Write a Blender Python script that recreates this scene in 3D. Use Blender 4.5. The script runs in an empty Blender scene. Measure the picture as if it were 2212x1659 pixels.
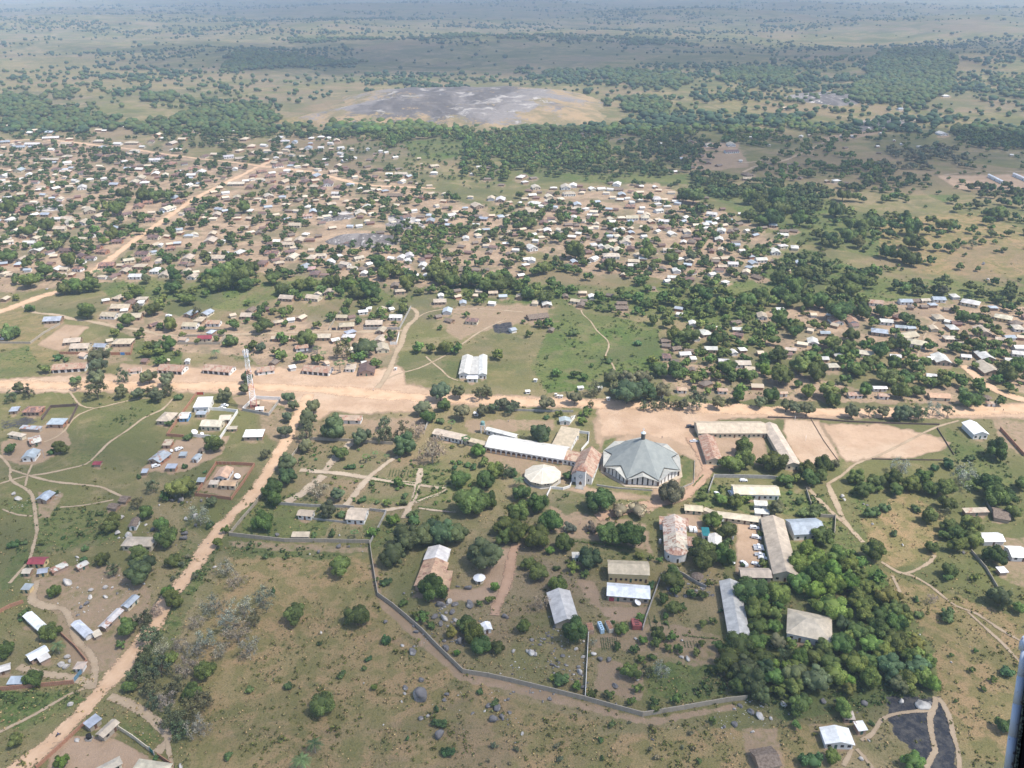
import bpy, math, random
import numpy as np
from mathutils import Vector, Matrix
random.seed(7); RNG=np.random.default_rng(7)
S=bpy.context.scene; COL=S.collection
# ---------------------------------------------------------------- camera
CH=250.0; PITCH=math.radians(26.16); FPX=1800.0   # FPX in pixels of a 2212 wide picture
cd=bpy.data.cameras.new('camera'); cam=bpy.data.objects.new('camera',cd); COL.objects.link(cam)
cam.location=(0,0,CH); cam.rotation_euler=(math.pi/2-PITCH,0,0)
cd.sensor_width=36; cd.lens=36*FPX/2212; cd.clip_start=0.05; cd.clip_end=60000
S.camera=cam
# ---------------------------------------------------------------- sky, sun, exposure
SUN_EL=math.radians(60); SUN_AZ=math.radians(110)     # azimuth clockwise from +Y (view direction)
w=bpy.data.worlds.new('World'); S.world=w; w.use_nodes=True
nt=w.node_tree; bg=nt.nodes['Background']; sky=nt.nodes.new('ShaderNodeTexSky')
sky.sky_type='NISHITA'; sky.sun_disc=False; sky.sun_elevation=SUN_EL; sky.sun_rotation=SUN_AZ
sky.altitude=400; sky.dust_density=2.0
nt.links.new(sky.outputs[0],bg.inputs[0]); bg.inputs[1].default_value=0.15
sd=bpy.data.lights.new('sun','SUN'); sd.energy=3.5; sd.angle=math.radians(0.6); sd.color=(1.0,0.95,0.87)
sun=bpy.data.objects.new('sun',sd); COL.objects.link(sun)
sv=Vector((math.sin(SUN_AZ)*math.cos(SUN_EL),math.cos(SUN_AZ)*math.cos(SUN_EL),math.sin(SUN_EL)))
sun.rotation_euler=sv.to_track_quat('Z','Y').to_euler()
S.view_settings.view_transform='Standard'; S.view_settings.look='None'
S.view_settings.exposure=0.68; S.view_settings.gamma=1.0
S.render.engine='CYCLES'
S.cycles.max_bounces=5; S.cycles.diffuse_bounces=2; S.cycles.glossy_bounces=2
S.cycles.transparent_max_bounces=8; S.cycles.volume_bounces=1
# ---------------------------------------------------------------- projection helpers
cp,sp=math.cos(PITCH),math.sin(PITCH)
def T(rc,x,y):
    "tile (row col, tile pixels) -> picture pixels of a 2212 wide picture"
    r,c=int(rc[0]),int(rc[1]); return (c*553+x/4.0, r*414.75+y/4.0)
def G(D,z=0.0):
    "picture point -> world point on the plane z"
    a=(D[0]-1106)/FPX; b=(829.5-D[1])/FPX
    ry=cp+b*sp; rz=-sp+b*cp
    t=(z-CH)/rz
    return Vector((a*t,ry*t,z))
def gt(rc,x,y,z=0.0): return G(T(rc,x,y),z)
def PJ(x,y,z):
    "world -> picture (numpy ok)"
    d=y*cp-(z-CH)*sp; u=y*sp+(z-CH)*cp
    return 1106+FPX*x/d, 829.5-FPX*u/d, d
def PM(v):
    "picture pixels per metre at a world point"
    return FPX/(v[1]*cp-(v[2]-CH)*sp)
# ---------------------------------------------------------------- numpy noise
_tab=RNG.random((256,256))
def vn(x,y):
    xi=np.floor(x).astype(int); yi=np.floor(y).astype(int); fx=x-xi; fy=y-yi
    fx=fx*fx*(3-2*fx); fy=fy*fy*(3-2*fy)
    a=_tab[xi&255,yi&255]; b=_tab[(xi+1)&255,yi&255]; c=_tab[xi&255,(yi+1)&255]; d=_tab[(xi+1)&255,(yi+1)&255]
    return (a*(1-fx)+b*fx)*(1-fy)+(c*(1-fx)+d*fx)*fy
def fbm(x,y,o=4):
    x=np.asarray(x,float); y=np.asarray(y,float)
    s=0;a=.5;t=0
    for i in range(o):
        s=s+a*vn(x+17.3*i,y+5.1*i); t+=a; a*=.5; x=x*2.03; y=y*2.03
    return s/t
def terr(x,y):
    "gentle relief, flat in the town, rolling beyond it"
    x=np.asarray(x,float); y=np.asarray(y,float)
    k=np.clip((y-1750)/1800,0,1); k=k*k*(3-2*k)
    return k*((fbm(x/1300+3,y/1300+9,4)-.5)*120)-.0
# ---------------------------------------------------------------- scene helpers
def tag(o,label=None,cat=None,group=None,kind=None):
    if label: o['label']=label
    if cat: o['category']=cat
    if group: o['group']=group
    if kind: o['kind']=kind
    return o
def link(name,me,parent=None,loc=None,rot=None,color=None,scale=None):
    o=bpy.data.objects.new(name,me); COL.objects.link(o)
    if parent is not None: o.parent=parent
    if loc is not None: o.location=loc
    if rot is not None: o.rotation_euler=rot
    if scale is not None: o.scale=scale
    if color is not None: o.color=color
    return o
def empty(name,loc,rz=0.0):
    o=link(name,None,loc=loc,rot=(0,0,rz)); o.empty_display_size=1; return o
class MB:
    "collects faces with material slots into one mesh"
    def __init__(s): s.v=[]; s.f=[]; s.m=[]
    def add(s,vs,fs,m=0):
        n=len(s.v); s.v+= [tuple(v) for v in vs]; s.f+=[tuple(i+n for i in f) for f in fs]; s.m+=[m]*len(fs); return s
    def box(s,c,d,m=0,rz=0,taper=1.0):
        cx,cy,cz=c; hx,hy,hz=d[0]/2,d[1]/2,d[2]/2; ca,sa=math.cos(rz),math.sin(rz); vs=[]
        for z,t in ((-hz,1),(hz,taper)):
            for x,y in ((-hx,-hy),(hx,-hy),(hx,hy),(-hx,hy)):
                x*=t;y*=t; vs.append((cx+x*ca-y*sa,cy+x*sa+y*ca,cz+z))
        return s.add(vs,[(3,2,1,0),(4,5,6,7),(0,1,5,4),(1,2,6,5),(2,3,7,6),(3,0,4,7)],m)
    def prism(s,poly,z0,z1,m=0,cap=True):
        n=len(poly); vs=[(p[0],p[1],z0) for p in poly]+[(p[0],p[1],z1) for p in poly]
        fs=[(i,(i+1)%n,(i+1)%n+n,i+n) for i in range(n)]
        if cap: fs+=[tuple(range(n,2*n)),tuple(range(n-1,-1,-1))]
        return s.add(vs,fs,m)
    def tube(s,a,b,r0,r1=None,n=6,m=0):
        a=Vector(a);b=Vector(b); r1=r0 if r1 is None else r1; d=(b-a)
        if d.length<1e-6: return s
        q=d.to_track_quat('Z','Y'); vs=[]
        for p,r in ((a,r0),(b,r1)):
            for i in range(n):
                t=2*math.pi*i/n; vs.append(p+q@Vector((r*math.cos(t),r*math.sin(t),0)))
        fs=[(i,(i+1)%n,(i+1)%n+n,i+n) for i in range(n)]+[tuple(range(n-1,-1,-1)),tuple(range(n,2*n))]
        return s.add(vs,fs,m)
    def lathe(s,prof,n=16,c=(0,0,0),m=0,a0=0):
        vs=[];k=len(prof)
        for i in range(n):
            t=2*math.pi*i/n+a0
            for r,z in prof: vs.append((c[0]+r*math.cos(t),c[1]+r*math.sin(t),c[2]+z))
        fs=[]
        for i in range(n):
            j=(i+1)%n
            for q in range(k-1): fs.append((i*k+q,j*k+q,j*k+q+1,i*k+q+1))
        return s.add(vs,fs,m)
    def mesh(s,name,mats,smooth=False):
        me=bpy.data.meshes.new(name); me.from_pydata([tuple(v) for v in s.v],[],s.f)
        for mt in (mats if isinstance(mats,(list,tuple)) else [mats]): me.materials.append(mt)
        me.polygons.foreach_set('material_index',s.m)
        if smooth: me.polygons.foreach_set('use_smooth',[True]*len(s.f))
        me.update(); return me
def npmesh(name,V,F,mats,attr=None,smooth=False):
    "V (n,3) F (m,3|4) arrays"
    me=bpy.data.meshes.new(name); n=len(V); m,k=F.shape
    me.vertices.add(n); me.vertices.foreach_set('co',np.asarray(V,dtype=np.float32).ravel())
    me.loops.add(m*k); me.loops.foreach_set('vertex_index',F.astype(np.int32).ravel())
    me.polygons.add(m); me.polygons.foreach_set('loop_start',np.arange(0,m*k,k,dtype=np.int32))
    me.polygons.foreach_set('loop_total',np.full(m,k,dtype=np.int32))
    if smooth: me.polygons.foreach_set('use_smooth',np.ones(m,dtype=bool))
    me.update(calc_edges=True)
    if attr:
        for an,(dom,arr) in attr.items():
            a=me.color_attributes.new(an,'FLOAT_COLOR',dom); a.data.foreach_set('color',np.asarray(arr,dtype=np.float32).ravel())
    for mt in (mats if isinstance(mats,(list,tuple)) else [mats]): me.materials.append(mt)
    return me
# ---------------------------------------------------------------- materials
class NB:
    def __init__(s,name,rough=.85,spec=.25):
        s.m=bpy.data.materials.new(name); s.m.use_nodes=True; s.t=s.m.node_tree; s.b=s.t.nodes['Principled BSDF']
        s.b.inputs['Roughness'].default_value=rough; s.b.inputs['Specular IOR Level'].default_value=spec
    def n(s,ty,**kw):
        nd=s.t.nodes.new(ty)
        for k,v in kw.items():
            if k.startswith('i_'):
                key=k[2:]; key=int(key) if key.isdigit() else key.replace('_',' ')
                s.set(nd.inputs[key],v)
            else: setattr(nd,k,v)
        return nd
    def set(s,inp,v):
        if isinstance(v,bpy.types.NodeSocket): s.t.links.new(v,inp)
        else: inp.default_value=v
    def tc(s,o='Object'): 
        if not hasattr(s,'_tc'): s._tc=s.t.nodes.new('ShaderNodeTexCoord')
        return s._tc.outputs[o]
    def noise(s,scale,detail=4,rough=.55,vec=None,dist=0):
        return s.n('ShaderNodeTexNoise',i_Vector=vec if vec is not None else s.tc(),i_Scale=scale,i_Detail=detail,i_Roughness=rough,i_Distortion=dist).outputs[0]
    def math(s,op,a,b=0.0,c=0.0,clamp=False):
        nd=s.t.nodes.new('ShaderNodeMath'); nd.operation=op; nd.use_clamp=clamp
        s.set(nd.inputs[0],a); s.set(nd.inputs[1],b); s.set(nd.inputs[2],c); return nd.outputs[0]
    def mr(s,v,a,b,c=0.0,d=1.0,smooth=True):
        nd=s.t.nodes.new('ShaderNodeMapRange'); nd.interpolation_type='SMOOTHSTEP' if smooth else 'LINEAR'
        s.set(nd.inputs[0],v)
        for i,q in enumerate((a,b,c,d)): s.set(nd.inputs[1+i],q)
        return nd.outputs[0]
    def mix(s,f,a,b,mode='MIX'):
        nd=s.t.nodes.new('ShaderNodeMix'); nd.data_type='RGBA'; nd.blend_type=mode
        s.set(nd.inputs[0],f)
        for i,q in ((6,a),(7,b)):
            if not isinstance(q,bpy.types.NodeSocket) and len(q)==3: q=tuple(q)+(1,)
            s.set(nd.inputs[i],q)
        return nd.outputs[2]
    def col(s,c):
        if not isinstance(c,bpy.types.NodeSocket) and len(c)==3: c=tuple(c)+(1,)
        s.set(s.b.inputs['Base Color'],c); return s
    def bump(s,h,st=.3,dist=.1):
        nd=s.n('ShaderNodeBump',i_Strength=st,i_Distance=dist,i_Height=h); s.t.links.new(nd.outputs[0],s.b.inputs['Normal']); return s
def simple(name,c,var=.15,scale=1.0,rough=.85,spec=.2,metal=0):
    b=NB(name,rough,spec); b.b.inputs['Metallic'].default_value=metal
    f=b.mr(b.noise(scale,5),.3,.7); b.col(b.mix(f,[q*(1-var) for q in c],[min(1,q*(1+var)) for q in c])); return b.m
MAT={}
def M(n): return MAT[n]
def roofmat(name,axis):
    "corrugated sheet roof: object colour, alpha is the share of rust"
    b=NB(name,.5,.35)
    oi=b.n('ShaderNodeObjectInfo'); tc=b.tc()
    mp=b.n('ShaderNodeMapping',i_Vector=tc)
    if axis=='Y': mp.inputs['Rotation'].default_value=(0,0,math.pi/2)
    br=b.n('ShaderNodeTexBrick',i_Vector=mp.outputs[0],i_Scale=1.0,i_Color1=(0,0,0,1),i_Color2=(1,1,1,1),i_Mortar=(.5,.5,.5,1),i_Mortar_Size=.012)
    br.inputs['Brick Width'].default_value=.95; br.inputs['Row Height'].default_value=1.9; br.offset=.5
    rnd=b.n('ShaderNodeSeparateColor',i_0=br.outputs[0]).outputs[0]
    # object-wise offset
    add=b.n('ShaderNodeVectorMath',operation='ADD',i_0=tc,i_1=b.n('ShaderNodeCombineXYZ',i_0=b.math('MULTIPLY',oi.outputs['Random'],97.0),i_1=b.math('MULTIPLY',oi.outputs['Random'],31.0)).outputs[0]).outputs[0]
    nz=b.noise(.45,5,.6,add); nf=b.noise(2.2,4,.6,add)
    v=b.math('ADD',b.math('MULTIPLY',nz,.75),b.math('MULTIPLY',rnd,.3)); v=b.math('ADD',v,b.math('MULTIPLY',b.math('SUBTRACT',nf,.5),.5))
    thr=b.math('SUBTRACT',.98,b.math('MULTIPLY',oi.outputs['Alpha'],.8))
    rust=b.mr(b.math('SUBTRACT',v,thr),-.06,.09)
    rc=b.mix(b.mr(b.noise(1.1,4,.6,add),.35,.65),(.23,.10,.065),(.40,.235,.16))
    dirt=b.mr(b.noise(.28,5,.65,add),.3,.75,.72,1.08)
    base=b.mix(1.0,oi.outputs['Color'],b.n('ShaderNodeCombineColor',i_0=dirt,i_1=dirt,i_2=dirt).outputs[0],'MULTIPLY')
    pan=b.mr(rnd,0,1,.9,1.06,False)
    base=b.mix(1.0,base,b.n('ShaderNodeCombineColor',i_0=pan,i_1=pan,i_2=pan).outputs[0],'MULTIPLY')
    b.col(b.mix(rust,base,rc))
    wv=b.n('ShaderNodeTexWave',i_Vector=mp.outputs[0],i_Scale=1.4,bands_direction='X').outputs[1]
    b.bump(wv,.5,.05)
    return b.m
def stuffmat(name,rough=.8):
    b=NB(name,rough,.2); a=b.n('ShaderNodeVertexColor',layer_name='col'); b.col(a.outputs[0]); return b.m
def leafmat(name):
    b=NB(name,.6,.15)
    a=b.n('ShaderNodeVertexColor',layer_name='col'); oi=b.n('ShaderNodeObjectInfo')
    b.col(b.mix(1.0,a.outputs[0],oi.outputs['Color'],'MULTIPLY'))
    return b.m
def build_materials():
    MAT['roofX']=roofmat('corrugated_roof_x','X'); MAT['roofY']=roofmat('corrugated_roof_y','Y')
    def wallm(n,c,st,brick=False):
        b=NB(n,.9,.1); f=b.noise(.5,5,.65); g=b.mr(b.noise(3,4),.3,.7)
        k=b.mix(b.mr(f,.35,.7),[q*st for q in c],c); k=b.mix(b.math('MULTIPLY',g,.25),k,[q*.75 for q in c])
        if brick:
            br=b.n('ShaderNodeTexBrick',i_Vector=b.tc(),i_Scale=3.0,i_Color1=tuple(c)+(1,),i_Color2=tuple(q*.7 for q in c)+(1,),i_Mortar=(.4,.34,.27,1))
            k=b.mix(.6,k,br.outputs[0])
        b.col(k); MAT[n]=b.m
    wallm('white_plaster',(.80,.78,.74),.86); wallm('cream_plaster',(.66,.58,.43),.85); wallm('mud_wall',(.36,.23,.15),.7,True)
    wallm('brick_wall',(.42,.20,.12),.75,True); wallm('yellow_plaster',(.68,.52,.27),.85); wallm('grey_block',(.40,.35,.275),.75,True)
    wallm('dark_wall',(.16,.12,.10),.7); wallm('pink_plaster',(.6,.38,.36),.85); wallm('blue_plaster',(.2,.38,.6),.85); wallm('green_paint',(.03,.2,.13),.85)
    MAT['opening']=simple('dark_opening',(.02,.02,.022),.2,1,.4,.5)
    MAT['shutter']=simple('shutter_paint',(.05,.11,.08),.2,2,.6); MAT['wood']=simple('wood',(.14,.08,.05),.3,2)
    MAT['concrete']=simple('concrete',(.36,.34,.31),.15,.7); MAT['bark']=simple('bark',(.15,.12,.09),.3,3)
    MAT['pale_bark']=simple('pale_bark',(.3,.27,.22),.2,3)
    MAT['leaf']=leafmat('foliage'); MAT['stuffleaf']=stuffmat('foliage_mass'); MAT['stuffhouse']=stuffmat('house_mass')
    b=NB('thatch',.95,.05); f=b.noise(1.2,5,.6); b.col(b.mix(b.mr(f,.3,.7),(.12,.09,.07),(.24,.19,.15))); b.bump(b.noise(9,3),.5,.05); MAT['thatch']=b.m
    b=NB('granite',.85,.2); f=b.mr(b.noise(.35,6,.6,dist=.6),.35,.62); g=b.mr(b.noise(.9,4,.6),.5,.68)
    k=b.mix(f,(.10,.095,.10),(.24,.225,.21)); b.col(b.mix(b.math('MULTIPLY',g,.7),k,(.52,.48,.43))); b.bump(b.noise(1.2,6,.6),.6,.25); MAT['granite']=b.m
    b=NB('pale_granite',.85,.2); f=b.mr(b.noise(.8,6,.6),.35,.65); b.col(b.mix(f,(.30,.28,.26),(.66,.62,.56))); b.bump(b.noise(1.2,6,.6),.6,.25); MAT['pale_granite']=b.m
    b=NB('car_paint_white',.25,.5); b.col((.78,.79,.8)); MAT['carwhite']=b.m
    b=NB('car_paint_dark',.3,.5); b.col((.05,.055,.07)); MAT['cardark']=b.m
    b=NB('car_glass',.1,.6); b.col((.02,.025,.03)); MAT['glass']=b.m
    b=NB('rubber',.8,.2); b.col((.02,.02,.02)); MAT['rubber']=b.m
    b=NB('mast_white',.5,.4); b.col((.78,.78,.78)); MAT['mastwhite']=b.m
    b=NB('mast_red',.5,.4); b.col((.48,.17,.14)); MAT['mastred']=b.m
    b=NB('metal_grey',.4,.5); b.col((.3,.31,.32)); MAT['metal']=b.m
    MAT['lantern']=simple('lantern_louvres',(.10,.10,.09),.3,3)
build_materials()
# ================================================================ survey data (tile row+col, tile pixels)
ROADS=[ # name, width m, points in picture pixels
('main_road',11,"-120,826 0,829 150,833 300,834 450,834 600,837 700,842 800,850 900,858 1000,863 1100,866 1200,869 1300,873 1400,877 1500,881 1600,885 1700,889 1800,891 1900,892 2000,891 2100,887 2212,881 2360,874"),
('dirt_road',6.6,"-60,1740 47,1654 128,1589 175,1541 217,1492 250,1457 275,1425 300,1394 335,1349 352,1308 375,1277 405,1245 440,1196 462,1162 500,1112 545,1069 588,1003 615,955 635,917 650,890 668,852"),
('town_avenue',8,"196,590 212,577 250,550 300,512 330,492 375,460 425,427 447,415 487,395 525,377 556,361 600,342"),
('town_street',7,"-80,309 0,307 75,301 155,307 225,316 287,322 350,332 425,342 500,350 553,357 603,362 693,377 743,390 798,400 878,404 940,407"),
('town_street',5,"553,360 640,366 700,378 760,392"),
('west_road',9,"-90,700 0,673 50,655 85,642 125,630"),
('village_track',3.8,"50,660 75,675 120,680 160,690 200,695 250,706 300,712 340,722 375,725 440,724 500,722 553,721 640,718 703,716 780,717 863,714 872,712"),
('village_track',3.8,"885,665 896,668 901,677 897,690 884,700 875,712 871,724 869,738 862,752 856,762 847,785 838,805 826,825 815,838"),
('footpath',1.44,"897,690 915,678 938,671 970,668 1000,668 1028,667 1070,669 1106,672 1130,674"),
('footpath',1.52,"838,818 860,808 903,796 930,784 963,767 985,752 1003,740 1028,722 1053,708 1075,697 1095,690"),
('footpath',1.28,"920,770 935,784 955,800 970,815 990,822"),
('footpath',1.12,"1255,670 1260,680 1275,693 1290,715 1312,735 1315,750 1308,772 1322,785 1328,800"),
('footpath',1.44,"373,862 350,885 312,902 275,930 237,955 207,985 185,1003 150,1012 100,1023 50,1030 0,1045 -60,1060"),
('footpath',1.28,"320,860 295,862 250,872 205,882 175,876 162,862 150,845"),
('footpath',1.28,"205,882 170,896 150,915 140,930 120,945 95,955"),
('footpath',1.52,"-20,975 0,985 22,1010 24,1037 62,1060 72,1080 77,1117 80,1147 72,1180 65,1205 47,1230 20,1260"),
('footpath',1.44,"25,1015 62,1027 112,1040 175,1047 218,1052 240,1062 265,1073"),
('footpath',1.20,"70,1003 60,1025 55,1050"),
('footpath',1.12,"5,1100 37,1112 70,1115"),
('footpath',1.20,"130,1096 180,1092 245,1080"),
('footpath',1.28,"-40,1600 0,1581 75,1544 150,1500 195,1484"),
('village_track',3,"237,1504 280,1521 325,1549 355,1579 363,1594 352,1612 338,1626"),
('footpath',1.44,"362,1600 366,1630 375,1665"),
('village_track',3,"200,1488 205,1440 190,1406 165,1384 157,1354 147,1331 137,1316 100,1310 72,1299 72,1276 82,1254"),
('village_track',3,"200,1484 160,1464 88,1456 40,1440"),
('footpath',2.40,"1741,1050 1770,1080 1799,1109 1834,1139 1864,1172"),
('footpath',2.56,"1787,1044 1804,1082 1819,1117 1834,1139"),
('footpath',1.52,"1789,1045 1819,1027 1849,1002 1899,984 1959,954 2021,924 2071,909"),
('footpath',1.52,"1904,1214 1929,1230 1954,1240 1984,1229 2009,1214 2019,1199"),
('footpath',1.28,"1927,1244 1936,1262 1944,1280"),
('footpath',1.44,"1954,1240 1975,1246 2009,1266 2034,1286 2064,1309 2109,1326 2159,1359 2212,1389 2260,1415"),
('footpath',1.20,"2090,1322 2130,1358 2170,1395 2212,1440"),
('footpath',2.08,"2021,1506 2019,1526 2009,1551 2014,1594 2019,1624 1999,1660"),
('footpath',1.52,"2028,1508 2049,1544 2059,1589 2069,1619 2073,1665"),
('footpath',1.44,"2011,1534 1959,1539 1921,1546 1899,1561 1884,1586 1860,1600"),
('footpath',1.44,"1840,1618 1835,1630 1822,1655"),
('footpath',1.44,"1850,1618 1870,1640 1885,1660"),
('garden_path',4.5,"700,1020 725,990 750,965 765,950"),
('garden_path',3.2,"648,1016 700,1020 740,1024 790,1032 850,1040 900,1047 965,1055"),
('garden_path',3.2,"865,984 840,998 815,1017 797,1032 780,1050 765,1070 748,1092"),
('garden_path',3,"908,1012 904,1044 895,1075 883,1096 872,1120"),
('garden_path',2.4,"820,1105 850,1100 880,1096"),
('garden_path',1.8,"897,1086 920,1078 945,1069 966,1058"),
('garden_path',1.8,"905,1098 940,1103 985,1106"),
('garden_path',5,"620,1086 650,1068 670,1052 700,1028"),
('dirt_lane',4,"1115,1175 1105,1210 1098,1245 1092,1270 1075,1305 1068,1330"),
('dirt_lane',6,"1490,945 1510,975 1525,1000 1530,1015 1505,1045 1480,1070 1445,1085 1400,1090 1340,1105 1290,1120"),
('town_street',6,"2080,790 2110,815 2140,838 2180,855 2230,870"),
('footpath',1.60,"2025,690 2012,705 2000,720 1985,760 1975,800"),
('farm_track',5,"1605,372 1640,358 1700,345 1760,318 1800,300 1850,285 1900,272 1920,265"),
('farm_track',4,"1600,353 1640,348 1660,340"),
('farm_track',3,"2040,378 2100,372 2160,370 2230,372"),
]
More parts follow.
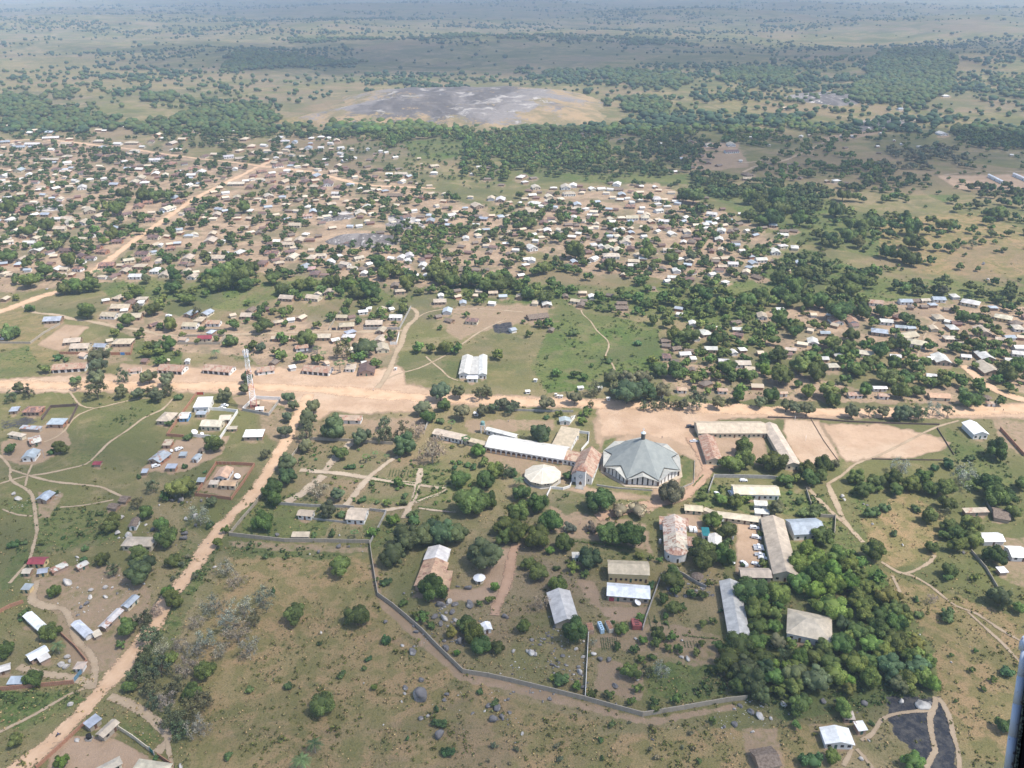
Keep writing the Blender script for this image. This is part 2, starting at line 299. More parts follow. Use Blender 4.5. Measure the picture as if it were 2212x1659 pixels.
# earth = bare soil polygons, lush = green ones, dry = brown grass, burnt, rock   (picture pixels)
ZONES=[
('earth',1.0,6,"-100,822 100,812 250,808 330,790 500,795 700,790 760,800 870,790 880,828 960,845 1040,850 1200,858 1300,862 1500,870 1700,880 1900,884 2100,876 2300,862 2300,905 2100,905 1900,903 1780,905 1560,905 1500,935 1490,970 1450,950 1390,938 1300,945 1290,905 1290,885 1180,880 1040,880 960,875 900,890 780,895 720,890 690,910 640,900 620,880 500,850 380,848 200,848 -100,850"),
('earth',.84,6,"1290,880 1500,890 1500,960 1540,1010 1500,1060 1440,1090 1400,1110 1340,1090 1240,1090 1210,1060 1300,1040 1290,960 1280,930"),
('earth',.95,4,"1695,905 1770,908 1815,990 1790,1000 1740,1010 1715,985 1690,930"),
('earth',1.0,6,"1775,915 1900,915 2000,935 2055,955 2030,975 1960,990 1900,990 1830,1000 1815,985"),
('earth',.8,5,"1510,930 1650,935 1660,1000 1700,1010 1560,1000"),
('earth',.9,4,"1590,1120 1640,1125 1650,1240 1590,1240"),
('earth',.8,4,"1440,1110 1500,1108 1520,1130 1515,1160 1490,1150"),
('earth',.8,7,"1050,1190 1110,1180 1120,1230 1080,1320 1040,1300 950,1300 880,1290 930,1270 1040,1270"),
('earth',.7,7,"1240,1250 1290,1255 1300,1310 1400,1310 1395,1345 1320,1345 1270,1300"),
('earth',.62,8,"1180,1090 1330,1120 1400,1130 1420,1240 1390,1190 1300,1170 1200,1160"),
('earth',.5,6,"490,1165 800,1180 800,1198 600,1190 490,1185"),
('earth',.6,6,"805,1190 830,1290 900,1350 960,1400 1000,1440 1110,1470 1280,1520 1400,1550 1590,1520 1590,1535 1400,1570 1250,1535 1100,1495 990,1470 900,1390 820,1310 795,1240"),
('earth',.55,9,"60,1230 250,1215 330,1270 330,1310 240,1460 150,1450 120,1330 60,1300"),
('earth',.8,4,"110,1590 240,1590 370,1660 100,1680"),
('earth',.7,6,"0,955 130,900 160,960 100,1000 50,1005 0,990"),
('earth',.8,5,"380,950 500,940 480,980 400,1020 300,1020 330,985"),
('earth',.7,4,"430,1060 470,1005 545,1008 495,1075"),
('earth',.6,4,"80,1060 140,1065 110,1120 80,1120"),
('earth',.7,4,"500,855 600,860 580,895 520,890"),
('earth',.5,5,"560,880 640,880 600,960 560,930"),
('earth',.6,8,"760,905 910,895 930,930 880,950 800,940"),
('earth',.6,6,"1000,905 1200,905 1200,930 1010,935"),
('earth',.55,6,"1040,965 1200,1000 1290,1010 1240,1050 1150,1040 1050,1000"),
('earth',.5,6,"1290,1370 1420,1340 1560,1370 1560,1440 1480,1440 1400,1420 1300,1400 1270,1420"),
('earth',.55,6,"1290,1420 1400,1440 1390,1520 1280,1490"),
('earth',.6,6,"980,660 1180,655 1190,690 1050,715 990,735 960,715"),
('earth',.85,3,"140,700 195,705 130,760 80,745"),
('earth',.8,3,"260,785 330,790 330,830 250,825"),
('town',.75,5,"1300,400 1420,395 1480,420 1620,480 1700,520 1640,600 1500,620 1400,600 1300,600 1200,560 1100,520 1080,470 1150,430"),
('earth',.65,4,"1440,335 1600,325 1620,360 1520,372 1440,350"),
('earth',.8,3,"1500,305 1600,308 1590,328 1490,325"),
('earth',.85,3,"2020,378 2300,375 2300,420 2070,410"),
('earth',.7,4,"1760,300 1880,275 1960,262 1960,275 1900,290 1820,305"),
('earth',.7,4,"1130,310 1220,300 1230,330 1140,345"),
('town',.8,6,"1640,670 1900,650 2230,660 2230,860 2100,800 1900,760 1700,760 1640,740"),
('town',.7,6,"1440,780 1700,800 1900,850 2080,830 2080,875 1500,862 1420,850"),
('town',.95,6,"0,300 220,310 450,350 600,360 560,430 440,430 200,600 -60,600"),
('town',.95,6,"600,355 780,370 960,420 1100,480 1120,600 900,620 700,600 560,590 250,600 300,520 430,430"),
('town',.7,6,"-60,590 120,600 200,590 240,610 100,625 -60,640"),
('town',.85,6,"220,680 330,670 420,690 540,700 640,680 860,690 860,790 700,800 560,790 540,770 380,760 240,710"),
('earth',.5,5,"140,740 290,735 290,780 120,800"),
('earth',.5,5,"2120,1160 2230,1160 2230,1280 2160,1250"),
('earth',.6,6,"2140,905 2240,905 2240,1000 2160,960"),
('earth',.45,5,"1740,1560 1860,1560 1850,1620 1760,1600"),
('earth',.55,5,"1600,1570 1680,1570 1700,1670 1620,1670"),
('earth',.4,8,"640,900 720,905 700,960 620,960"),
('lawn',.8,5,"1289.75,1019.5 1313.5,1029.5 1346,1046.5 1381,1049.5 1408.5,1050.75 1409.75,1075.75 1331,1062 1266,1049.5 1281,1029.5"),
('lawn',.8,5,"1466,1054.5 1498.5,1042 1501,994.5 1466,979.5 1471,1004.5"),
('lawn',.8,5,"1306,949.5 1346,942 1331,947 1306,979.5 1293.5,977"),
('lawn',.8,5,"1186,1054.5 1266,1067 1268.5,1094.5 1221,1112 1188.5,1082"),
('lawn',.8,5,"1241,1172 1368.5,1187 1406,1199.5 1403.5,1219.5 1281,1204.5 1236,1189.5"),
('lawn',.8,5,"1323.5,1079.5 1408.5,1077 1406,1092 1331,1089.5"),
('dry',.3,8,"640,960 760,960 1000,985 1030,1040 960,1090 760,1090 640,1030"),
('lush',.9,8,"1200,670 1300,680 1420,700 1440,790 1400,830 1180,850 1150,790 1180,720"),
('lush',.8,5,"200,610 440,600 560,620 700,615 820,640 900,640 880,655 700,640 560,650 540,690 420,650 240,645"),
('lush',.7,5,"560,610 700,600 820,620 850,640 700,650 560,650"),
('lush',.8,5,"1560,520 1760,540 1900,600 2230,610 2230,650 1900,650 1700,640 1560,640 1440,620"),
('lush',.7,5,"1100,610 1440,620 1700,680 1620,720 1440,690 1200,660 960,650 900,620"),
('lush',.6,4,"1480,400 1700,400 1900,470 1900,560 1700,520 1560,440"),
('lush',.7,3,"860,300 1010,300 1030,350 900,345"),
('lush',.6,3,"780,470 870,470 900,520 700,520 680,500"),
('lush',.6,4,"1100,370 1500,375 1600,400 1400,398 1150,392"),
('lush',.6,3,"2000,380 2080,420 2040,440 1960,400"),
('lush',.62,8,"640,960 760,960 830,970 850,1010 780,1040 640,1030"),
('lush',.6,8,"820,1015 1000,985 1030,1040 960,1090 860,1090 760,1090"),
('lush',.75,6,"780,1120 830,1115 900,1110 860,1160 800,1190 790,1170"),
('lush',.6,6,"520,1090 660,1060 740,1100 700,1160 520,1160"),
('lush',.6,6,"0,1250 60,1150 70,1230 0,1290"),
('lush',.55,8,"60,1080 250,1110 260,1170 80,1200"),
('lush',.5,8,"10,1080 70,1075 70,1110 20,1120"),
('lush',.6,8,"-10,1490 160,1490 190,1510 60,1580 -10,1570"),
('lush',.55,10,"380,1160 480,1180 420,1300 360,1440 300,1480 280,1440 370,1300"),
('lush',.7,5,"250,735 400,740 390,790 300,770"),
('lush',.6,4,"560,720 640,735 700,740 640,800 540,790 460,760"),
('lush',.5,5,"-20,770 60,740 90,790 0,830"),
('lush',.6,5,"950,775 1060,790 1040,810 960,800"),
('lush',.75,6,"1390,1440 1480,1420 1560,1440 1570,1500 1490,1520 1400,1500"),
('lush',.5,8,"1290,945 1330,935 1290,1020 1310,1050 1400,1070 1490,1050 1500,990 1480,960 1465,1040 1380,1060 1300,1040"),
('lush',.6,8,"1500,1040 1690,1055 1780,1070 1800,1120 1620,1110 1490,1090"),
('lush',.6,9,"1830,1010 1880,1090 1860,1120 1830,1060"),
('lush',.6,6,"2040,920 2180,1000 2200,1080 2080,1060 2040,980"),
('lush',.8,8,"1560,1200 1800,1120 1880,1200 2020,1400 2030,1500 1700,1560 1580,1500"),
('lush',.4,9,"220,870 360,860 330,900 250,960 200,1010 130,1000"),
('lush',.7,6,"500,1170 640,1180 760,1200 700,1210 500,1200"),
('lush',.5,4,"1850,690 2230,640 2230,665 1900,660"),
('lush',.5,8,"230,1560 330,1560 350,1610 300,1610"),
('dry',.8,10,"1860,1110 1960,1060 2040,1110 2020,1200 1940,1230 1880,1200"),
('dry',.8,10,"1900,1230 2220,1340 2220,1660 2080,1640 2020,1500 1990,1380"),
('dry',.7,10,"1200,1590 1800,1560 1760,1680 1180,1680"),
('dry',.7,14,"480,1200 800,1200 900,1400 1100,1500 1300,1560 1200,1680 400,1680 420,1400"),
('dry',.85,8,"1900,470 2100,460 2230,500 2230,600 1980,590 1890,530"),
('dry',.5,6,"-50,640 120,680 140,790 0,800"),
('dry',.5,6,"0,130 200,120 380,150 380,190 200,210 0,190"),
('dry',1.0,5,"560,262 700,250 1100,288 1300,250 1280,225 1000,290 760,280"),
('dry',.5,6,"1500,190 1800,190 2000,230 1800,250 1560,230"),
('dry',.3,8,"1000,720 1200,740 1180,860 960,840"),
('burnt',.9,9,"1912,1506 2028,1506 2060,1580 2068,1670 1990,1670 1960,1610 1935,1590 1918,1545"),
('burnt',.7,4,"1060,700 1106,695 1106,722 1066,720"),
('burnt',.6,3,"650,745 690,745 690,765 640,765"),
('burnt',.5,4,"0,905 70,900 90,912 40,925 0,925"),
('rock',.8,3,"835,465 900,470 920,490 880,495 840,480"),
('rock',.8,3,"690,462 750,455 770,460 700,470"),
('rock',.5,4,"1835,260 1990,250 2000,262 1850,270"),
('rock',.6,3,"75,445 140,440 130,455 80,458"),
('rock',.5,5,"100,1060 140,1062 120,1090 85,1085"),
]
# small houses: x,y(base),w,roof,gable-to-viewer ; roofs: w white g galvanised t tan c cream r/R rust b brown h thatch m maroon
H={
'10':"70,70,70,w 180,40,80,t 365,40,60,g 450,70,50,g 510,80,60,c 290,105,60,c 110,195,90,b 125,225,80,c 75,265,80,w 265,220,60,w 385,215,80,g 480,255,80,w 565,255,110,t 820,235,95,t 740,160,70,t 785,190,100,t 610,285,80,c 700,290,90,t 510,340,110,t 595,325,70,t 330,350,60,c 125,355,60,c 200,405,80,t 290,425,80,c 245,465,100,w 400,415,70,t 300,535,90,w,1 80,455,80,c 170,610,80,t 150,650,60,g 95,740,80,t 700,430,80,t 760,395,90,b 830,500,80,b 870,540,100,b 1010,450,90,b 565,530,110,b 690,575,90,b 470,695,80,w 545,688,80,t 660,690,90,b 535,740,80,t 610,738,50,t 780,595,80,b 1300,265,90,b 1190,150,90,b 1280,110,80,b 1410,170,100,c 1480,75,90,g 1530,108,100,b 1310,195,60,t 1015,205,80,t 1110,210,80,b 1650,175,90,b 1770,195,60,t 1880,170,80,g 1955,180,60,g 1870,222,80,t 1955,65,60,c 2050,70,70,w 1690,235,50,t 1750,248,50,t 1320,415,100,b 1440,400,60,t 1320,480,60,t 1380,480,40,w 1480,512,80,b 1470,470,50,w 1535,462,60,g 1330,540,60,g 1120,615,90,c 1220,562,120,b 1260,610,80,b 1370,620,70,t 1610,600,80,t,1 1575,642,80,b 1655,650,60,h 1790,555,60,w 1885,597,130,t 1940,550,60,g 2040,555,90,w 1805,455,90,w,1 1905,455,60,w 1830,385,70,w 1690,390,60,c 1550,375,50,t 2150,185,60,w 2050,245,60,t 2150,250,70,w 2110,330,80,t 920,660,130,b 1040,655,60,t 1200,672,110,t 1090,675,90,b 1065,712,80,t 1015,738,70,b 1165,757,110,w 880,755,70,t 950,762,60,b 1330,712,90,w 1415,745,80,t,1 1600,712,60,t,1 1700,715,50,t 1650,760,80,t 1000,945,90,t 920,962,60,w 1220,957,100,t 1110,990,90,b 1210,985,60,w 1035,1030,170,t 930,1100,140,t 1075,1050,60,w 1120,1112,200,t 1620,1085,90,g 1760,1082,90,g 1710,1142,90,w 1635,1187,130,t 1840,1165,120,R 2150,1050,80,h 2140,1102,130,t 2020,1090,50,t 450,1140,150,g 1345,1172,80,b 40,1277,110,R 1575,1302,70,R 1770,1297,120,m 1810,1245,60,g 625,1325,140,t 685,1378,160,w 860,1367,110,g 1050,1342,170,t 955,1312,50,t 705,1440,70,R 600,1558,290,R 1165,1572,110,R 1470,1573,240,R 1870,1577,270,R 1245,1490,50,b 1620,1490,40,w 1455,1485,30,w 30,952,60,t 30,640,70,g 20,730,60,t",
'11':"120,60,90,c 225,60,60,g 110,150,70,g 345,90,70,h 690,33,80,w 690,68,70,t 590,50,60,c 440,150,60,w 660,125,80,t 950,152,80,w 830,165,60,t 910,212,90,y,1 1200,45,140,h 960,20,80,t 650,195,60,w 572,200,70,g 495,192,70,g 615,232,70,c 450,227,80,R 330,310,110,t 30,372,60,h 280,442,70,t 365,447,90,t 270,477,110,t 330,502,60,t 95,502,60,b 300,542,90,b 130,557,130,b 290,597,100,c 210,637,80,w 40,650,90,b 400,682,90,g 480,692,70,p 470,602,90,t 560,575,90,t 645,632,70,w,1 715,582,90,w 755,647,90,c 825,678,80,c 900,597,90,c 930,728,50,w,1 920,690,60,h 1160,592,60,w 1245,592,60,w,1 1330,580,80,w 1320,620,60,w 1440,612,60,b 1435,660,70,w 1300,676,80,R 1475,752,50,w,1 1395,742,30,w 1460,692,50,w 500,740,90,b 590,740,70,b 1505,277,80,g 1620,272,80,w 1310,237,90,b 1420,230,70,h 1370,180,60,w 1490,222,50,g 1700,222,90,w 1730,190,60,w 1930,147,100,w 1210,132,60,c 1630,32,60,c 2030,77,70,w 2110,92,90,w 2195,108,60,t 1960,252,80,g 2125,235,60,g 2040,222,50,t 1900,302,60,w 1910,362,60,c 1815,422,50,w,1 1990,437,70,c 2150,412,60,t 2160,467,60,w 1770,487,60,h 1900,455,50,h 1990,484,60,t 2010,542,60,h 2190,372,50,t 1795,692,110,h 1900,692,60,h 1990,692,60,h 1660,602,60,h 1930,397,60,t 2190,555,50,h 255,947,130,t 480,945,130,t 630,897,100,t 530,905,70,t 1745,872,60,h 1515,857,90,h 1200,832,70,h 1250,887,90,w 1590,977,110,t 1600,922,50,w 1750,926,60,w 1925,886,70,w 2050,896,80,w 2135,926,70,g 1790,986,50,g,1 2035,986,60,w 1895,922,60,t 1650,1062,70,g,1 1655,1132,80,h 1585,1097,50,h 1860,1147,110,b 90,1037,60,b 930,1060,80,w 975,1035,40,w 1085,1060,90,t 1180,1037,40,w 740,1112,100,t 835,1107,60,b 1205,1112,110,w 785,1192,130,t 1020,1172,150,t 205,1152,80,w 305,1130,60,w 370,1117,70,w 580,1287,130,t 695,1307,70,w 795,1287,110,w 830,1240,90,g 160,1292,50,t 290,1292,60,t 1060,1312,80,t,1 1070,1230,80,t 1100,1392,100,t,1 400,1377,110,R 830,1387,60,c 140,1502,70,h 90,1577,150,R 515,1582,260,R 810,1557,90,w 955,1592,130,b,1 940,1510,40,w 1025,1512,40,w 325,1547,50,w 625,1507,30,R 1640,150,50,h 1520,30,60,t 1850,60,50,t 60,330,60,b 180,215,60,t 60,90,60,t 1040,95,60,t 1100,150,60,t 770,100,50,t 520,90,50,t 420,60,50,c 860,90,50,b 340,180,50,c",
'12':"180,47,70,w 60,110,30,w 185,122,110,w 330,30,80,h 500,37,110,t 330,62,70,c 320,102,90,c 250,140,60,w 170,192,110,t 555,167,90,t 570,132,70,g 430,82,60,c 650,162,60,w 735,107,70,g 705,192,70,c 668,217,40,w 835,165,60,g 830,207,40,w 680,242,60,h 530,242,50,w,1 935,82,60,w 1000,72,50,w 955,45,70,g 870,62,50,w 1105,87,60,w 1040,107,50,w 1260,85,80,w 1320,82,50,w 1270,122,60,w 1410,97,50,w 1280,182,80,w 1355,192,60,h 1020,147,90,b 1110,192,50,w 1170,217,60,w 1040,247,110,c 950,247,70,c 1150,247,80,c 870,257,60,c 1215,277,60,w 1310,277,90,w 1265,255,60,w 1720,212,90,w 1780,252,50,w 1880,267,70,g 1700,280,50,g 1680,302,60,w 1755,292,60,w 1680,332,60,w 1840,307,70,w 1805,362,80,w 1895,362,60,h 1940,342,50,h 1790,437,80,w 2040,352,40,w 2105,347,30,w 1550,452,70,h 1480,455,50,w 1400,387,60,w,1 1520,367,70,w 1470,345,50,h 1270,357,60,w 1360,337,60,b 1290,325,60,b 1145,402,50,w 1350,527,90,c 1300,480,60,b 490,297,70,h 560,305,50,h 655,322,60,h 275,287,60,b,1 340,252,70,b 430,347,50,c 500,340,50,w 555,350,50,h 730,297,50,c 715,322,60,t 570,377,50,w 515,407,70,w 640,412,70,h 590,467,50,h 495,447,50,h 310,357,60,w,1 255,350,50,w 190,387,60,w 360,382,50,w 905,347,50,w 955,345,50,w 1020,337,50,w 1040,372,50,g 985,372,60,t 915,405,60,c 880,452,90,c 985,462,90,c,1 1030,420,60,c 715,482,60,w 775,492,50,w,1 1030,517,60,b,1 190,512,90,w 30,522,60,w 130,602,60,w 170,617,70,w 130,652,60,w 685,602,70,w 655,632,60,w 550,627,60,g 1230,667,70,w 1310,687,60,h 1425,707,60,w,1 1385,762,85,w 960,737,40,w,1 1460,602,60,w 1535,617,80,w 1805,522,70,w 1725,532,50,b 1990,527,50,w 1820,667,80,w 1910,647,90,w 2020,717,70,w 1740,732,60,w 2160,612,100,w 2100,640,70,g 85,742,60,w 120,777,60,h 1860,802,60,w 1205,852,70,h 2160,762,80,h 860,582,150,c 850,512,80,c 925,530,70,c,1 1050,627,100,t 1130,597,70,w 1045,662,90,w 60,932,60,w 195,987,60,w 305,1002,75,w,1 610,897,70,w 540,967,85,w 465,922,50,h 615,960,60,h 590,1002,70,h 695,932,50,w,1 840,912,60,h 950,985,90,h 950,1027,110,h 235,1107,190,h 330,1217,50,h 20,1217,50,g 1435,1032,70,g 1440,1082,50,w 1565,1167,55,w,1 1715,1202,60,w 1690,1257,100,w 1600,1292,50,t,1 1950,1215,90,w 1945,1150,90,h 2165,1107,90,w 1720,1392,110,w 1330,1310,80,h 1330,1352,70,h 1430,1377,80,h 1530,1400,80,h 1500,1432,100,w 1340,1462,80,b 1410,1492,60,h 1570,1472,50,w 1925,1417,60,w 2000,1395,60,w 2150,1422,50,w 1830,1492,90,w 2000,1522,130,c 1560,1562,50,h 1950,1262,80,b 100,340,60,t 60,470,50,h 200,440,50,w 700,260,60,h 800,330,50,h 1200,330,50,h 1450,230,60,h",
'13':"40,310,80,g 140,357,80,h 218,352,70,h 130,397,90,w 140,492,80,w 230,507,70,w 70,547,90,w 60,617,70,h 160,697,60,w 290,642,70,g 300,770,50,w 930,987,120,R 1195,977,110,g 1290,962,90,h 1365,962,80,c 1480,957,110,g 1430,1002,70,g 1235,1022,50,h 1355,1012,60,h 1550,1037,60,h 1625,932,70,w 1735,992,150,w 1950,1027,70,g 2020,1122,140,y 110,1052,70,w 395,1087,50,w 525,1092,60,w 610,1152,90,R,1 740,1152,80,R,1 495,1247,85,g 360,1222,50,w 390,1332,80,w,1 960,1247,140,g 1020,1152,110,w 1145,1197,90,g 1240,1202,70,g 1490,1122,90,w 1545,1145,50,w 1440,1212,70,t 1610,1212,90,w 1870,1252,110,w,1 1710,1282,60,w 1580,1302,110,c 1680,1342,60,w 1235,1282,180,t 1275,1347,160,c 2170,1212,90,c 2010,1302,90,t 2180,1282,60,t 620,1442,80,w,1 480,1472,90,w 835,1432,130,c 1100,1452,90,w 1415,1472,60,w 1515,1502,120,w,1 1710,1452,80,w 1900,1472,110,w,1 2035,1417,60,w 2165,1432,110,w 2090,1484,80,w 1940,1592,150,w,1 1870,1567,40,t 195,1392,90,t 180,1432,60,b 560,1547,120,c 1225,1642,60,c 1410,1622,80,w 1325,1502,40,w",
'03':"635,1185,30,w 740,1192,40,w 980,1162,30,w 1150,952,50,g 1090,1225,20,w 1155,1255,20,w 1330,1282,40,w 370,1302,40,w 365,1182,30,w 280,1192,40,w 1540,842,60,w 145,942,40,w 520,1582,40,w 600,1582,70,w 675,1592,40,h 675,1287,40,h 470,1417,50,h 955,1332,40,h 950,1277,30,w 1525,1172,80,w 1990,1147,50,w 2105,1352,30,w 1230,542,30,w 1570,442,20,w 70,1087,30,w 10,1267,30,w 190,1432,50,h 245,1442,60,h 270,1552,40,h",
'02':"745,1140,40,w 745,1177,50,h 620,1207,60,w 625,1172,50,h 130,1292,40,w 940,1222,60,h 605,1252,60,h 640,1297,60,h 1275,1252,40,w 1705,1267,80,c 1900,1267,80,c 1355,1332,40,w 1475,1387,60,g 1540,1402,60,w 1550,1237,60,h 1635,1362,60,h 1415,1497,40,w 1330,1477,50,h 2035,1562,80,w 2060,1527,80,h 900,1612,60,w,1 1120,1627,40,w 1080,1622,50,h 1245,1632,40,w 465,1642,80,c,1 525,1625,60,w,1 215,1642,80,c 100,1530,60,h 60,1552,70,w 190,1552,60,h 120,1592,60,w 705,1652,60,w 775,1652,70,w 845,1652,60,w 920,1652,90,h 360,1642,60,w 1710,990,20,w 1140,1092,40,c 1205,1127,40,c 2130,1037,30,c 2065,1197,30,w 1905,1325,130,b 1975,1402,30,w 1700,1420,50,h 1800,1440,60,h 1560,1460,50,h 300,1230,50,h 180,1225,50,h 420,1160,40,h",
'00':"40,1242,90,g 275,1262,140,w 440,1207,140,w 160,1287,110,g 570,1257,100,t 870,1292,60,g 220,1112,60,w 420,1157,70,g 600,1217,60,w 850,1137,60,w 1080,1107,30,w 1700,1142,60,w 1810,1142,50,w 2015,1152,40,w 2135,1152,40,w 1570,1217,70,t 1460,1257,80,c 850,1237,100,c 1010,1257,70,w 1130,1252,120,t 1225,1282,50,w 2170,1282,70,w 1150,1322,80,c 1100,1347,50,w 830,1362,110,b 1510,1312,100,w 100,1357,50,t 430,1397,160,t 580,1372,90,t 590,1422,70,w 2080,1387,90,t 1980,1370,90,w 1680,1477,90,b 1725,1512,90,w 1650,1532,80,w 1640,1557,60,g 1510,1532,90,b 1340,1522,70,w 1430,1532,60,c 2030,1477,50,w 2040,1608,150,c 1100,1472,60,g 905,1562,60,w 980,1612,80,g 710,1512,90,b 480,1482,80,b 560,1502,90,t 635,1577,60,w 200,1567,70,w 150,1492,80,g 430,1602,60,w 350,1642,90,t 75,1637,80,w 450,1647,60,w 710,1642,80,w 820,1617,60,b 1200,1562,90,t 1610,1622,60,w 1690,1627,60,c 60,1100,50,w 300,1140,60,t 250,1160,60,w 900,1140,40,w 1350,1180,60,t 1300,1240,60,b 1400,1210,50,w 1600,1180,60,b 1900,1230,60,w 2100,1220,70,w 2050,1320,60,w 1850,1350,70,t 1750,1370,60,b 1400,1370,90,b 1330,1400,110,w 1450,1440,90,b 1280,1450,60,t 1200,1480,70,w 1150,1600,90,t 1250,1600,80,w 1050,1560,60,b 780,1570,60,w 600,1630,60,t 300,1590,60,b 20,1540,70,w 60,1590,50,t 250,1530,60,w 2170,1340,60,t 2180,1540,60,b 1900,1640,60,t 2150,1640,70,b",
'01':"200,1202,70,w 250,1237,80,w 330,1242,50,g 475,1212,50,w 450,1297,70,g 470,1252,40,g 280,1292,70,g 250,1312,60,t 640,1252,50,w 740,1292,60,w 830,1302,40,w 970,1302,30,w,1 650,1297,40,w 80,1397,60,t 180,1382,50,w 150,1422,80,t 600,1392,50,w 740,1372,50,w 840,1377,50,w 1210,1372,50,w 980,1392,60,h 1410,1382,30,w 270,1492,60,w 380,1502,60,t 490,1542,80,g 520,1577,70,t 620,1612,100,b 220,1592,80,t 680,1502,80,c 860,1500,40,b 860,1542,50,c 945,1502,30,w 1150,1522,60,w 1250,1522,110,t 1300,1540,50,g 1245,1587,60,c 1130,1577,50,c 970,1452,60,h 1240,1472,60,h 1430,1432,20,w 1550,1452,80,w 1535,1512,60,w 1390,1602,30,w 500,1632,80,t 700,1640,80,b 880,1652,50,w 1000,1652,60,c 1930,1457,50,w 2010,1462,50,h 2090,1492,50,h 2150,1502,40,w 1860,1517,30,w 60,1270,60,w 130,1230,50,t 560,1200,60,w 620,1210,50,w 700,1230,60,t 100,1320,70,t 200,1340,60,w 300,1350,50,w 400,1370,60,t 250,1400,80,b 330,1430,80,b 200,1450,90,b 420,1450,60,t 600,1430,60,b 520,1480,60,t 700,1450,60,t 780,1480,60,b 560,1290,50,w 400,1310,50,t 130,1540,90,b 60,1500,80,b 30,1570,70,t 300,1540,60,b 400,1590,80,b 560,1660,70,b 300,1640,80,t 150,1650,80,b 1060,1480,60,b 1080,1320,40,w 1130,1330,40,w 1040,1340,50,h 770,1400,50,w 720,1340,60,w 2120,1610,50,h 2000,1560,60,h 1500,1620,50,t",
}
